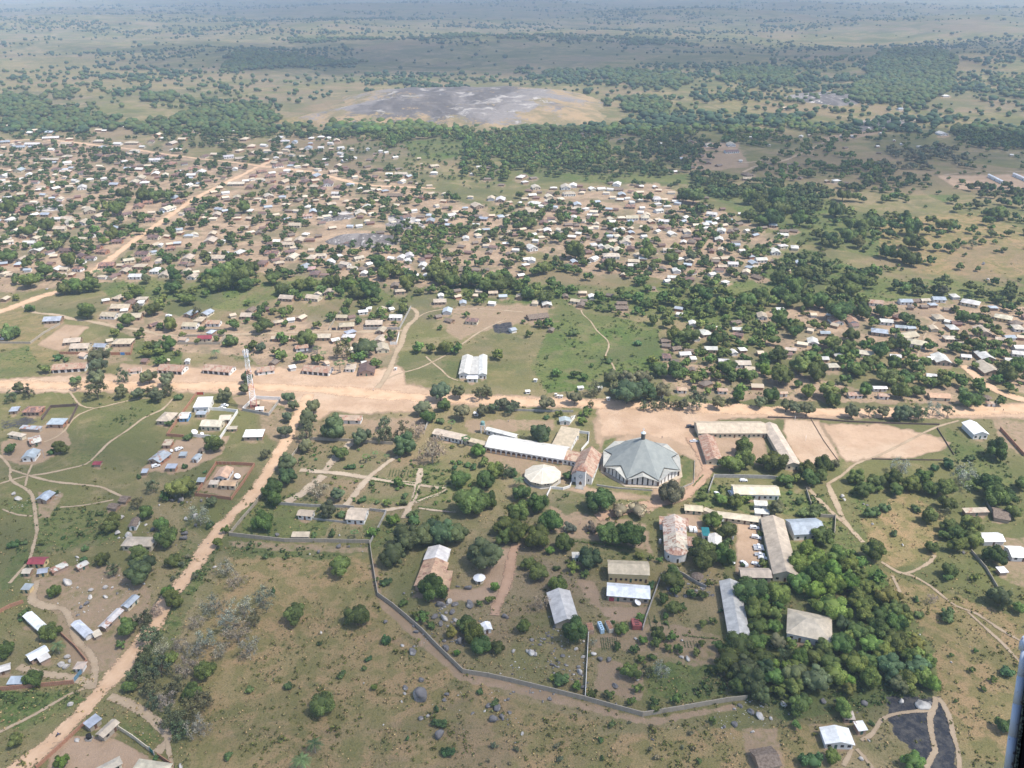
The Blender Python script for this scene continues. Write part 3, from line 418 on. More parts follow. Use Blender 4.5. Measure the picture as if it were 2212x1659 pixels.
# surveyed buildings: tile, front base p1 p2, rear eave over p1, wall height, roof, wall, kind(g gable along front,G gable facing,h hip,f flat,s shed), openings, phrase
B=[
('22',1610,465,2190,465,1580,322,3.6,'t','cream_plaster','g',14,'school_building','long tan-roofed school block with a row of dark doors beside the square'),
('23',150,742,262,728,-45,345,3.6,'t','cream_plaster','G',2,'school_building','long tan-roofed school block running away from the viewer beside the bare field'),
('22',1680,700,1810,705,1615,445,3.4,'R5','cream_plaster','G',2,'classroom_block','rusty red-brown roofed block with patched gable beside the school yard'),
('23',1770,477,1890,477,1680,328,3.8,'W','white_plaster','G',3,'market_hall','open white-roofed hall with white posts beside the football field'),
('22',1920,995,2302,1003,1902,868,3.6,'c','white_plaster','g',8,'office_building','cream-roofed white office block behind the compound shrubs'),
('22',1495,1122,1640,1133,1480,1042,2.7,'t','cream_plaster','g',3,'outbuilding','short tan-roofed outbuilding with green doors beside the red lane'),
('22',1775,1182,2140,1228,1768,1098,2.8,'t','cream_plaster','g',7,'garage_building','long low tan garage range above the car park'),
('22',1645,1120,1768,1170,1645,1095,2.2,'t','cream_plaster','f',0,'outbuilding','low flat link roof between the outbuilding and the garage range'),
('22',2095,1092,2200,1098,2085,1012,3.4,'w','white_plaster','s',1,'annex','small white annex in front of the cream-roofed office block'),
('22',2100,1152,2215,1160,2088,1105,2.8,'w','white_plaster','s',1,'annex','lower white annex beside the long garage range'),
('23',40,1700,228,1650,-56,1152,4.4,'t','cream_plaster','G',3,'dormitory_building','very long tan-roofed block along the car park'),
('33',-232,50,20,55,-232,-70,3.2,'t','grey_block','g',3,'dormitory_building','tan-roofed cross block at the near end of the car park'),
('23',222,1352,480,1340,168,1172,4.0,'g','white_plaster','g',4,'workshop_building','grey-white roofed workshop beside the forest edge'),
('22',1700,1440,1800,1432,1702,1292,3.4,'w','white_plaster','G',1,'small_house','white-roofed annex with skylight between mango trees and the old church'),
('22',1648,1352,1685,1350,1640,1240,3.2,'G','white_plaster','s',1,'shed','narrow shed with teal green roof beside the old church'),
('32',825,212,1180,240,825,58,3.4,'W','grey_block','g',6,'workshop_building','long bright white-roofed workshop with two red cabins in front'),
('32',835,48,1175,62,833,-140,5.2,'t','yellow_plaster','g',8,'dormitory_building','tan-roofed two-storey yellow block behind the white-roofed workshop'),
('32',378,455,560,410,308,138,3.4,'k','grey_block','G',0,'workshop_building','weathered grey barn with patched rusty lean-to above the garden trees'),
('32',1872,565,2040,565,1800,38,3.4,'k','grey_block','G',2,'storehouse','long weathered white storehouse stepping down beside the forest'),
('21',1458,1562,1640,1580,1510,1410,3.4,'w','white_plaster','G',0,'workshop_building','white half of the long orange and white barn'),
('31',1378,125,1590,130,1458,-140,3.2,'o2','brick_wall','G',3,'workshop_building','orange-roofed barn beside a large mango tree'),
('31',1597,132,1668,130,1628,-42,2.7,'o2','brick_wall','s',1,'shed','orange-roofed lean-to at the right flank of the orange barn'),
('31',1965,505,2035,500,1945,405,2.6,'W','white_plaster','G',1,'small_house','tiny white-roofed house beside the orange earth track'),
('21',365,1168,482,1178,372,1082,2.9,'t','white_plaster','g',3,'garden_house','small tan-roofed garden house with white walls behind the garden wall'),
('21',785,1208,935,1216,835,1070,3.3,'t','white_plaster','g',3,'garden_house','larger tan-roofed garden house with porch beside the green lawn'),
('21',315,1352,455,1352,340,1318,2.4,'t','grey_block','s',0,'shed','low tan-roofed shed built against the long grey wall'),
('21',700,342,905,347,692,265,3.0,'R3','white_plaster','g',3,'office_building','rust-patched roofed office between roadside trees'),
('21',1532,466,1782,522,1556,385,3.4,'t','white_plaster','g',8,'convent_wing','tan-roofed west wing of the mission with a row of dark windows'),
('21',1800,520,2000,570,1800,462,2.9,'t','cream_plaster','s',3,'convent_wing','low tan linking roof behind the fan palm'),
('21',1990,435,2240,500,1995,385,3.6,'w','white_plaster','g',5,'convent_wing','white-roofed rear wing beside the water tower'),
('22',-225,588,440,700,-222,440,4.0,'w','white_plaster','g',0,'convent_building','long white-roofed mission wing with a row of white arches'),
('22',340,580,512,578,432,380,3.4,'t','white_plaster','s',2,'convent_wing','tan mono-pitch wing running up beside the walled courtyard'),
('22',498,482,575,482,495,410,3.0,'t','white_plaster','s',2,'convent_wing','small tan wing closing the courtyard of the mission'),
('22',415,352,500,352,440,290,2.6,'g','white_plaster','G',1,'garage_building','small grey-roofed garage behind the tan mission wing'),
('20',90,264,152,264,110,200,2.4,'g','mud_wall','s',1,'small_house','small grey-roofed hut beside the large roofless brown brick house'),
('20',200,278,345,278,232,195,3.0,'b','brick_wall','h',4,'brick_house','unroofed looking brown brick house with wide dark windows'),
('20',415,382,550,382,432,302,2.8,'g','brick_wall','s',2,'brick_house','brick house with blue-grey roof in the walled dirt yard'),
('20',180,410,345,420,180,372,2.2,'g4','grey_block','s',0,'shed','low shed with striped patchy roof sheets below the dirt yard'),
('20',80,465,195,488,98,420,2.6,'c','cream_plaster','h',2,'small_house','cream-roofed house with dark tree in front near the path junction'),
('20',275,547,357,507,245,460,2.6,'w4','mud_wall','g',1,'small_house','small house with rust-patched white roof beside the sandy yard'),
('20',198,674,300,674,240,570,2.8,'g','white_plaster','G',2,'small_house','galvanised-roofed white house at the path junction'),
('20',812,717,868,717,820,676,2.0,'m','mud_wall','g',0,'shed','tiny maroon-roofed shed alone in the big meadow'),
('20',325,1030,408,1038,392,925,2.8,'g','mud_wall','G',1,'small_house','lone shiny-roofed house on a bare grey plot by the footpath'),
('20',255,1592,385,1592,285,1495,3.0,'m','yellow_plaster','g',3,'small_house','red-roofed house with yellow walls'),
('30',340,10,412,0,370,-62,2.6,'g','yellow_plaster','g',1,'small_house','pale blue-roofed house just below the red-roofed house'),
('30',205,5,262,5,222,-45,2.4,'c','mud_wall','g',1,'small_house','small cream-roofed hut left of the pale blue-roofed house'),
('30',470,0,595,-60,440,-10,2.2,'w5','brick_wall','s',0,'shed','narrow shed with stripes of missing roof sheets'),
('30',690,-35,768,-75,630,-80,2.4,'w3','brick_wall','g',1,'small_house','small white patchwork-roofed house among pale boulders'),
('20',1065,1440,1312,1445,1112,1322,3.2,'t','cream_plaster','h',4,'villa','large tan hip-roofed villa between dark trees and boulders'),
('20',1122,1268,1178,1268,1150,1155,2.8,'h','white_plaster','G',1,'small_house','small white-walled house with dark old roof among boulders'),
('20',940,1088,1005,1100,1010,1030,2.0,'h','mud_wall','g',0,'hut','brown thatched hut at the lower end of the footpath'),
('20',1035,1032,1095,1035,1078,960,2.0,'h','mud_wall','g',0,'hut','brown thatched hut at the upper end of the footpath'),
('20',1362,352,1480,350,1430,240,3.0,'t','grey_block','h',2,'villa','tan hip-roofed house outside the brick-walled yard'),
('20',1550,328,1625,326,1575,240,2.8,'w2','blue_plaster','g',2,'small_house','white-roofed house with bright blue side wall'),
('20',1682,248,1802,250,1720,120,4.0,'W','white_plaster','s',2,'carport','large bright white carport roof beside parked cars'),
('20',1700,290,1775,290,1720,245,2.4,'g','grey_block','s',1,'shed','small grey lean-to below the white carport'),
('20',1740,402,1905,408,1748,305,3.6,'c','cream_plaster','g',4,'villa','large cream-roofed villa inside the white-walled yard'),
('20',1905,345,1990,343,1862,268,3.4,'c','cream_plaster','g',2,'villa_wing','cream rear wing of the villa in the white-walled yard'),
('20',1975,412,2045,410,1998,368,2.2,'c','mud_wall','g',1,'hut','small cream-roofed hut outside the white-walled yard'),
('20',2108,492,2268,488,2122,402,2.8,'W','mud_wall','s',2,'small_house','bright white-roofed mud house beside the dirt road'),
('20',1410,558,1475,558,1435,482,2.4,'t3','brick_wall','s',1,'small_house','small brick house with patchy tan roof below the brick wall'),
('20',1290,690,1412,688,1380,578,2.8,'g2','brick_wall','G',2,'brick_house','large grey-roofed brick house in the yard with parked cars'),
('20',1555,640,1605,640,1570,602,1.8,'g','metal','s',0,'shelter','small grey metal shelter in the middle of the yard'),
('20',1665,678,1712,672,1700,602,2.4,'g','white_plaster','G',1,'small_house','narrow white house with grey roof beside the thatched shade roof'),
('20',1440,757,1518,757,1462,697,2.4,'g','brick_wall','s',1,'small_house','square brick house with light grey roof in the lower yard'),
('20',1230,792,1272,790,1250,745,2.0,'g','mud_wall','s',0,'shed','tiny grey-roofed shed at the corner of the lower yard'),
('20',1860,845,1965,848,1910,718,3.0,'o','white_plaster','G',3,'villa','long tan-roofed house in the brick-walled compound'),
('20',1910,910,2032,915,1935,832,3.0,'o','cream_plaster','g',3,'villa','tan-roofed house at the front of the brick-walled compound'),
('20',1815,897,1880,897,1825,855,2.4,'c','cream_plaster','s',1,'shed','small cream shed between the two compound houses'),
('20',1708,872,1762,872,1722,842,2.2,'g','mud_wall','s',1,'shed','little grey-roofed shed outside the brick-walled compound'),
('21',5,242,62,240,8,203,2.2,'W','white_plaster','g',1,'equipment_cabin','white equipment cabin at the foot of the mast'),
('21',-40,205,28,200,-40,150,2.6,'t','dark_wall','g',0,'shed','grey-pink roofed generator shed below the mast'),
('30',200,148,262,152,204,95,2.4,'g','yellow_plaster','s',1,'small_house','small yellow hut with blue-grey roof beside the village path'),
('30',1112,308,1203,220,1045,268,2.7,'g','cream_plaster','g',2,'small_house','grey-roofed cream house with dark windows beside the road trees'),
('30',922,482,1070,335,838,448,2.6,'w2','mud_wall','g',2,'small_house','long white-roofed house pointing at the road trees'),
('30',635,455,748,560,703,405,2.5,'z','white_plaster','g',0,'small_house','house with striped white and grey roof'),
('30',832,556,882,532,826,545,1.9,'c','mud_wall','s',0,'shed','tiny cream-roofed shed beside the striped-roofed house'),
('30',222,388,350,508,312,322,2.9,'W','white_plaster','g',2,'small_house','brilliant white-roofed house behind a dark round tree'),
('30',282,768,425,692,228,680,3.0,'W','brick_wall','g',2,'brick_house','brick house with stepped white roof above the pale boulders'),
('30',362,775,440,735,358,748,2.2,'w','brick_wall','s',0,'shed','small white-roofed brick annex beside the pale boulders'),
('30',655,832,722,832,668,790,2.2,'t','white_plaster','h',1,'gatehouse','little white gatehouse beside the blue gate'),
('30',-30,872,92,835,-30,800,2.4,'w','mud_wall','g',1,'small_house','white-roofed house cut by the left picture edge'),
('30',80,965,198,962,110,915,2.2,'g','brick_wall','s',1,'shed','grey mono-pitch shed behind the long brick wall'),
('30',788,1350,882,1278,726,1322,2.6,'g','grey_block','s',1,'small_house','left of two adjoining roofs by the dirt road, the greyer one'),
('30',906,1432,1032,1315,818,1366,2.9,'t','grey_block','g',2,'small_house','right of two adjoining roofs by the dirt road, the tan one'),
('30',830,1790,1060,1670,690,1690,3.0,'c','cream_plaster','h',3,'villa','big pyramid-roofed villa at the bottom picture edge'),
('30',1180,1700,1450,1740,1250,1605,2.8,'c','cream_plaster','h',3,'small_house','cream-roofed house right of the pyramid-roofed villa'),
('33',655,1265,737,1270,658,1225,2.1,'c2','brick_wall','s',2,'shed','small open brick shed behind the two white-roofed houses'),
('33',775,1375,838,1368,740,1260,2.5,'W2','brick_wall','s',1,'small_house','narrow white-roofed house beside the orange yard path'),
('33',492,1492,725,1500,440,1318,3.0,'W','white_plaster','G',4,'small_house','large white and grey roofed house below the forest'),
('33',160,545,532,625,165,285,3.6,'c','white_plaster','h',5,'villa','big pale tan roofed mansion surrounded by forest'),
('32',2140,1700,2312,1668,2100,1510,2.4,'h','mud_wall','g',1,'hut','grey-brown thatched hut on bare plot at the bottom edge'),
('23',1700,1145,1897,1138,1680,1080,2.5,'t2','mud_wall','s',1,'small_house','low tan-roofed shelter house right of the mango row'),
('23',1862,1397,2030,1395,1852,1285,2.9,'W','white_plaster','g',1,'small_house','dazzling white-roofed house right of the mango grove'),
('23',2100,1532,2230,1530,2042,1392,3.0,'W','white_plaster','g',2,'small_house','white-roofed house with dark skylight at the right picture edge'),
('23',2000,1660,2060,1655,1975,1605,2.2,'W','mud_wall','s',0,'shed','small tilted white roof below the skylight house'),
('23',105,112,165,110,92,65,2.6,'R4','white_plaster','g',1,'small_house','rusty-roofed white house behind the left roadside trees'),
('23',700,127,812,125,692,70,2.6,'R4','white_plaster','g',3,'small_house','rusty-roofed white house half hidden by green trees'),
('23',912,67,1022,67,910,18,2.6,'w','white_plaster','g',3,'small_house','white-roofed house behind a rusty-roofed white one'),
('23',958,132,1038,136,936,78,2.6,'R4','white_plaster','g',2,'small_house','rusty-roofed white house in front of the white-roofed one'),
('23',1400,142,1572,150,1402,72,2.6,'o','cream_plaster','g',2,'small_house','tan-roofed house behind shrubs near the junction'),
('23',1898,196,1958,196,1905,160,2.2,'R4','white_plaster','h',1,'kiosk','little rusty-roofed white kiosk beside the road junction'),
('23',1950,1182,2075,1190,1942,1060,2.4,'h','mud_wall','g',0,'hut','large brown thatched hut behind the low wall on the right'),
('22',1430,82,1507,82,1426,25,2.6,'R4','white_plaster','g',2,'small_house','rusty-roofed white house beyond the road, behind the square'),
('22',1780,87,1858,90,1782,35,2.6,'R4','white_plaster','g',2,'small_house','rusty-roofed white house beyond the road, between tall trees'),
('22',525,1532,602,1532,530,1465,2.4,'w','white_plaster','s',1,'shed','small grey-white shed under a spreading pale tree'),
('03',1895,1530,2020,1592,1885,1508,4.0,'W','white_plaster','g',3,'warehouse','left of two long white warehouses on bare ground'),
('03',2110,1520,2290,1600,2100,1492,4.0,'W','white_plaster','g',3,'warehouse','right of two long white warehouses on bare ground'),
('11',1757,1612,1838,1612,1790,1412,3.8,'w','white_plaster','G',2,'school_wing','left wing of the white double hall beyond the road'),
('11',1930,1616,1990,1616,1935,1408,3.8,'w','white_plaster','G',2,'school_wing','right wing of the white double hall beyond the road'),
('11',1840,1612,1928,1614,1850,1420,3.2,'k','white_plaster','f',0,'school_wing','flat grey middle roof of the white double hall'),
('11',1825,1645,1915,1645,1825,1605,3.0,'W','white_plaster','s',2,'porch','white entrance porch of the double hall'),
]
# trees: crown centre x,y, crown width ; default kind m ; m mango M fresh green mango a airy grey-green s silvery b bush p palm l lime y yellowish w pale flowering
TR={
'20':"160,30,100,a 240,75,90,a 90,110,90,a 655,10,80,a 830,50,150,a 1045,60,110,a 1190,70,110,a 1350,90,120,a 1440,50,100,a 1545,115,80,b 1950,90,110,a 2110,40,90,a 1460,330,70 1620,460,90,b 1840,520,150 95,550,110 510,550,130 440,590,70,b 1200,800,50,b 1320,880,110,a 1560,880,220,y 1640,920,110,a 1420,960,110 1180,1020,110,a 1260,1110,140 970,1160,130 960,1230,130 860,1120,60,b 1430,1330,200 1390,1210,120,M 1490,1530,120 1190,1470,180 880,1520,120 970,1600,110,a 1210,1600,250,o 1955,1255,90,M 1880,1365,110,M 1720,1150,180,s 1810,1220,80,b 1945,1600,140,s 1600,710,50,b 1770,760,40,b 740,1420,60,b 550,1325,40,b 120,1385,100,b 215,1370,60,b 730,1510,60,b 1830,1010,90,a 1300,60,80,a",
'21':"280,110,100,a 320,180,90,a 270,280,90,a 250,400,110,a 490,190,130,a 450,290,160,a 430,400,150,a 670,390,220,o 430,530,110,a 1110,330,110,a 1110,430,130,a 910,450,160,a 1280,420,150,a 1290,520,200,o 1400,400,150,s 1520,570,260,s 1440,200,130,a 1480,280,130 1590,60,160,a 1620,180,130 1760,60,120,a 1780,230,150,a 1930,80,110,a 1990,60,100,a 1960,220,110,a 2050,200,90,a 2130,160,110,a 2200,220,90,a 1690,330,80,p 1600,320,80,b 1815,470,90,p 1915,570,120,M 80,600,90,a 270,680,180,o 260,800,170,o 140,900,190 150,1000,130 730,590,140 520,650,30,b 625,710,25,b 820,715,70,b 950,625,75,p 1030,595,60,p 1130,620,60,p 530,920,160,s 710,950,120,a 620,1080,150,a 740,1130,80,b 1000,860,50,b 1230,850,100,M 920,1000,80,b 1050,1020,50,b 1135,1020,80,M 1290,960,70,b 1410,930,50,b 1270,1020,80,b 1180,1170,120,l 1380,1110,70,b 1330,1130,80,b 1370,1180,100,b 1545,1155,80 1595,900,30,b 1610,775,30,b 1665,1010,40,b 1720,720,50,b 1760,680,50,b 1830,700,60,b 1880,715,70,b 1765,820,160 1980,830,170 2060,750,150 1970,670,100 1850,1010,250 1990,1000,180 60,1190,180 40,1110,80,b 850,1280,75,p 660,1290,80,b 500,1310,70,b 1010,1270,100,M 1290,1330,250,o 1180,1480,200,o 1440,1300,250,o 1590,1280,250,o 1720,1290,200,o 1990,1480,290,o 730,1560,210,M 2150,1210,200 2160,1320,150 2180,760,90,a 80,1490,60,b",
'22':"20,180,100,a 290,160,140,a 400,250,80 540,110,120,a 640,240,100 610,310,90,M 300,290,50,b 710,40,120,a 250,430,190,o 100,480,70,a 680,175,50,a 1000,60,260,o 1150,50,200,o 1300,50,140,a 900,30,110,a 1135,185,70,a 1220,190,80,a 1290,180,80,a 1340,170,70,a 1410,180,70,a 1480,170,90,a 1600,150,150,a 1780,150,120,a 1865,160,60,a 1960,100,140,M 2150,150,110,a 1690,60,70,M 2000,540,150 1890,680,190 2010,650,170 2150,670,90 765,990,250 1370,935,210,d 85,940,150 230,1040,180 60,1110,200 40,1280,210 220,1330,210 340,1190,210 450,1370,170 325,1440,80,l 500,1240,110,w 690,1240,110,w 1100,1090,180,w 940,1080,160,w 850,1290,210 1050,1310,270 960,1290,180 480,790,100,b 1640,970,100 1810,990,120,M 1930,1010,140,M 2030,990,100,M 1730,1170,160,M 1860,1260,170 1850,1370,110 1640,1450,230 1660,1540,200 1830,1490,190 150,1550,120 230,1630,160 530,1580,110,M 660,1510,210,o 380,1590,70,b 2000,1560,60,b 2170,1550,90,M 1385,1620,140 1100,1480,70,y 1280,1520,70,M 1200,1500,60,M 2150,1300,70,b 630,1640,80 20,770,90,b 60,820,100,p",
'23':"60,670,190 35,90,150 350,60,130,M 160,180,110,a 230,200,110,a 340,210,130,a 520,50,160,y 560,130,140 650,60,80 730,230,120,a 880,230,100,a 1000,230,110,a 1150,250,130,a 1230,240,120,a 1310,250,120,a 1430,220,120,s 1560,230,100,a 840,50,130 1160,60,160 1290,60,120 1740,130,170 1840,130,110 1850,40,110 2010,140,110 1690,50,80,b 2100,30,100 340,730,140 480,700,170 370,810,160 460,800,130 580,690,90,a 150,820,120 240,810,110,M 190,880,60,b 185,940,50,b 275,1015,80,b 475,960,25,b 70,1070,140,a 300,1110,120,b 400,1100,130,b 770,800,130,y 830,900,160 930,840,150 950,900,100 1080,820,150 1110,900,140 1240,860,150 1350,800,140 1400,900,140 1540,900,190 1560,1030,150 1150,720,170,s 1440,720,70,b 1560,690,120,b 1740,640,90,b 1990,560,200 1925,870,200 1970,970,200,M 1710,800,200,s 1010,1070,110,b 890,1110,130,b 1390,1140,140 1280,1080,90,b 1520,1110,90,a 1570,1220,140 1760,1210,180 1630,1290,150 1520,1300,110 1650,1390,160 1760,1340,160 1420,1410,120 910,1440,200 1970,1480,180 1570,1610,130 1090,1290,70,b 480,1310,180,M 2130,1100,140,y 2070,970,150 2190,860,120 330,1430,170,l 430,1520,200,l 280,1560,180,l 600,1480,200,M 700,1560,180,M 550,1600,180,l 400,1640,200,M 800,1640,120,y",
'33':"100,150,200,M 260,60,180,M 400,130,180,l 560,80,200,l 700,60,200,l 840,100,160,M 550,260,240,l 650,330,160,l 850,250,170,M 1040,170,200,y 1100,290,180,y 1190,360,140,y 640,410,130,a 650,580,210 830,330,140,M 960,450,200 1100,430,180,M 1120,560,220 900,590,180,M 1270,580,170,y 340,600,90,M 400,690,160 60,430,120,M 60,320,130,y 90,560,130,a 60,760,100,l 160,770,90,l 250,850,220,o 60,870,170,M 420,890,260,o 560,850,200,M 220,960,170,y 700,900,110,l 700,980,120,y 900,890,220,M 1050,780,240,o 1200,900,190,M 1300,780,200,o 1400,730,120,M 1420,930,150,l 1130,930,150,a 280,1110,200 640,1130,180,M 245,1280,95,M 380,1590,190,b 560,1560,130,M 1250,1600,180,M 895,1270,60,b 2060,830,120,b 2040,1290,150 1415,200,90,s 1550,340,150,b 1280,200,60,b 2010,180,200,o 2180,280,120,M 1560,10,90 1790,10,80,M 1300,330,80,b 750,740,200,M 530,720,170 760,180,170,M 950,330,160 1240,700,180,M 860,730,200 1000,640,170,M 780,460,170 1350,870,180,M 480,620,140 280,700,160,M 140,680,130,a",
'32':"2060,120,250 2110,290,200,y 2120,420,150,M 1950,600,230 1880,720,250 2010,800,230,o 2080,900,260,o 1930,860,150 1790,600,110 1740,820,90 2130,1000,180,o 100,440,130,M 540,470,220 950,450,120,M 1110,360,100,M 1420,120,110 1390,280,140 1470,270,80 1310,190,110 1550,150,90 1650,160,100 1270,510,120 1390,520,110,M 1250,570,110 910,605,85 1060,630,85 1350,620,80 1440,620,100 1590,655,80 1640,580,80 1650,410,90 1730,380,80 1120,720,80,M 1210,700,80 1030,820,160,y 1160,830,90,a 1300,820,160,s 690,1010,95 845,1025,105 1080,965,100 1035,1080,90 1235,1085,110 1415,1060,110 1240,1150,90,M 560,945,90,l 360,870,80,M 420,900,130,b 1735,1240,80,M 400,70,160,M 250,230,130,s 1380,30,180 1700,60,80 1200,80,80,b 860,1280,80,b 770,1420,60,b 780,1570,50,b 1620,1600,60,b 1240,390,40,b 1330,400,50,b 920,800,35,b 1450,750,40,b 700,570,70,s 1800,300,50,b 1130,550,80,l 2150,700,200 2100,560,180,M 2190,800,180,o 1960,950,170 2150,180,160,M",
'31':"335,325,185 875,345,200 580,1100,210 1530,95,230 1820,410,150 1870,490,190,M 1950,590,170 2090,620,130 1690,490,110,y 1440,350,110,M 1510,420,85 1375,335,70 1275,230,75 2060,95,80,l 2020,200,90,M 1930,235,60 1130,50,100,b 1040,30,50 975,715,65,b 550,585,50,b 740,850,80,b 930,800,50,b 1130,550,90,b 1560,1150,60,b 1580,1270,120,b 1665,1520,120,b 1310,1400,50,b 1020,960,60,l 2060,1100,90,b 500,1440,150,p 390,1580,190,p 60,200,200,s 270,950,80,b 1735,665,60,l 1930,1000,60,b 150,130,60,b",
'30':"470,130,120,M 210,320,100 180,380,50,b 430,480,160 50,640,150 490,590,130,p 285,885,155 1100,440,190 1040,590,80 1240,380,130,a 1450,130,110,l 1480,200,170,M 1350,300,120,s 130,1420,130 540,1605,120,l 1340,1580,60,b 1975,1550,90,b 2150,985,80,b 2050,30,150,s 1300,520,160,a 1400,640,150,s 1250,720,170,a 1180,850,150,a 1380,780,200,a 1120,950,120 1300,950,170,a 1480,700,120,M 1560,600,150,s 1600,800,180,s 1760,820,170,M 1700,650,150,s 1780,560,180,s 1850,250,200,s 1950,400,180,s 2050,500,200,s 2100,280,220,s 2150,620,180,s 1900,650,140,s 1500,980,160,a 1440,1100,170,s 1500,1230,180,a 1650,1000,160,M 1650,1150,180,a 1720,1300,200,s 1550,1330,150,a 1750,1080,150,a 1330,1080,120,a 1700,400,120,s 2190,380,120,a",
'10':"60,550,130 220,620,110 250,760,160 380,680,130 130,760,90 340,620,80 70,130,150 150,60,100 250,150,90,l 240,330,130 400,280,120 540,190,80 480,460,110 330,460,110,M 565,370,80 660,480,110 650,420,90 600,590,130 700,600,90 760,530,60 815,325,95 910,120,110 920,200,90 1000,140,140,M 1050,100,90 900,420,80,l 980,360,120 1050,370,90 1130,300,100 1200,330,90 1240,30,130 1350,30,130 1450,20,110 1590,30,90 1240,205,90 1070,10,120 1780,60,90 1830,70,110 1740,130,90 1700,210,80 1660,270,110 1570,290,70 1480,330,100 1385,370,50 1500,380,60 1250,480,90 1200,590,60 1380,540,70 1215,430,50 1605,520,60,M 1530,575,50 1730,480,50 1685,510,50 2005,270,60 2010,375,100 2100,390,60 2100,130,120 2170,30,70 1870,505,60 1400,680,60 1480,650,90 1500,720,130 1550,780,100 1490,820,130 1670,590,40 550,830,130 650,810,150 700,830,110 790,800,140 760,720,80 830,680,80,p 740,1030,150 250,1000,100,b 1260,740,90,a 1140,830,90,M 1180,860,120,M 1110,900,110,M 1560,900,110 1630,925,120 1370,970,110,M 1320,1010,130 1180,1000,90,a 1700,1040,90,a 1090,1105,130 1470,1145,130,M 1215,1200,70 2020,1140,115 2130,1110,60 1285,1310,90 1460,1310,130 1360,1320,90,b 2140,950,70 100,1210,160,b 2170,1330,110 1980,1290,130,b 1860,1370,90,p 1390,1460,100,M 850,1410,150,a 850,1490,130,a 380,1520,110 940,1360,60,p 570,1450,60,b 500,1430,80,b 830,1610,140,a 650,1630,100,b 1060,1590,100,a 1280,1590,120,a 1440,1610,120,a 2130,1600,100,a 1850,700,170 1950,670,160,y 2050,640,160 2000,760,180 1880,790,160 2120,700,160 2180,650,120 2130,790,140 1800,760,120,M 1740,730,90",
'11':"150,740,130 240,680,110 300,700,80 360,680,50 515,680,60 640,680,80,M 370,810,120 320,860,100 230,840,120 470,790,130 650,780,150 560,830,110 800,790,130,M 900,760,110 870,850,150 960,840,170 1010,870,140 720,850,110 1060,610,140 1140,670,140,M 1220,670,110 1240,640,70 1100,710,120 1300,790,150 740,480,90 860,520,90 600,470,60 1130,490,80 1560,640,130,y 1640,640,110 1500,650,90 1540,700,130 1600,730,150 1700,760,150 1800,770,130 1900,760,150 1720,650,70 1830,610,80 1880,560,60 1880,500,50 2000,570,60 2140,600,70 1950,580,50 2050,730,130 2150,700,110 2190,770,120 2100,800,150 1990,810,130 920,80,100 1000,95,70 1310,60,90 1400,80,80 1310,155,60 1470,30,60 1570,175,80 1720,45,90 1850,260,60 1800,180,90 1680,140,50 2100,460,60 2160,260,100 380,135,60 260,130,60 100,165,50 130,300,80 640,150,70 680,140,60 1120,100,80 370,465,60 210,485,50 410,585,50 540,600,90 820,520,80 1690,880,80 1840,890,80 1960,900,90 1920,940,80 1810,1055,70 1590,1170,50 1500,1075,50 1160,960,80 1270,1000,110 1250,1035,40,l 960,970,90 800,950,110 770,1030,100 640,1070,100 640,895,70 380,900,80,M 190,960,60 240,1040,100,M 150,1020,80 40,1020,110 290,1010,80 80,970,60 60,1150,150 250,1130,70 520,1140,90 320,1165,50 1010,1070,90 1110,1080,80 1200,1130,60 880,1100,50 1165,1235,100 220,1250,100,M 330,1255,70,M 430,1260,170 40,1340,90,a 740,1355,150,a 940,1340,180,o 530,1350,80,p 580,1390,60,p 380,1430,110,M 530,1440,110,M 720,1480,110,p 820,1465,70,p 1405,1340,115 1520,1345,110 1640,1340,130 1730,1350,110 2090,1400,110,M",
'12':"800,270,55 1160,320,110 440,140,70 420,220,110 470,210,90 70,190,110 50,290,100 150,260,120 240,190,80 60,20,80 1080,40,110 1180,40,90 1220,120,60 1490,130,90 1640,140,90 1340,100,60 2150,130,150 2050,200,130 2160,240,120 1620,250,70 1570,30,160 1480,30,120 2050,50,130 1600,360,80 1390,280,80 1460,280,60 1700,380,50 1630,460,90 1410,470,80 1250,410,80 1160,440,100 1180,510,150,M 1090,450,70 950,470,60 810,400,60 720,390,60 400,390,110 550,510,170 660,480,50 1380,560,120 1890,480,110 2060,510,100 2180,520,100 1550,540,90,a 1630,620,60 1720,630,60 1690,680,70 2090,670,60 2190,650,110 420,610,60 570,680,90 650,720,100 850,620,120 920,640,70 1010,710,90 1100,760,110 270,650,130 200,680,110 140,880,120 300,900,140 1740,780,110,M 1670,880,150 1870,940,110 2020,940,170 2150,900,150 1700,1000,110 1160,970,120 1230,960,90 1080,1020,80 860,1000,80 750,1000,60 675,970,85 1000,900,110 1220,1100,110 1340,1130,110 1340,1050,100 1510,1060,110 1630,1140,90,M 1850,1080,80,M 1970,1060,90 2100,1130,100 2030,1180,90,M 1400,1230,130 1530,1240,160 1510,1330,70 1760,1270,130 1860,1320,100 1960,1300,85 2070,1290,80 2150,1240,110 1810,1390,110 1700,1440,120,M 1500,1470,110 1210,1450,90 1260,1530,150 1400,1540,160 1580,1600,120 1730,1530,120 1860,1530,160 1900,1600,120 2060,1580,150 2180,1540,110,l 540,1570,90 620,1590,90 240,1130,90 310,1130,100 150,1220,80 100,1115,50 380,1560,90 860,1600,130,a 1000,1620,150,a 1130,1600,150,a 840,1460,70,b 540,1215,100,b 1080,1305,70,b",
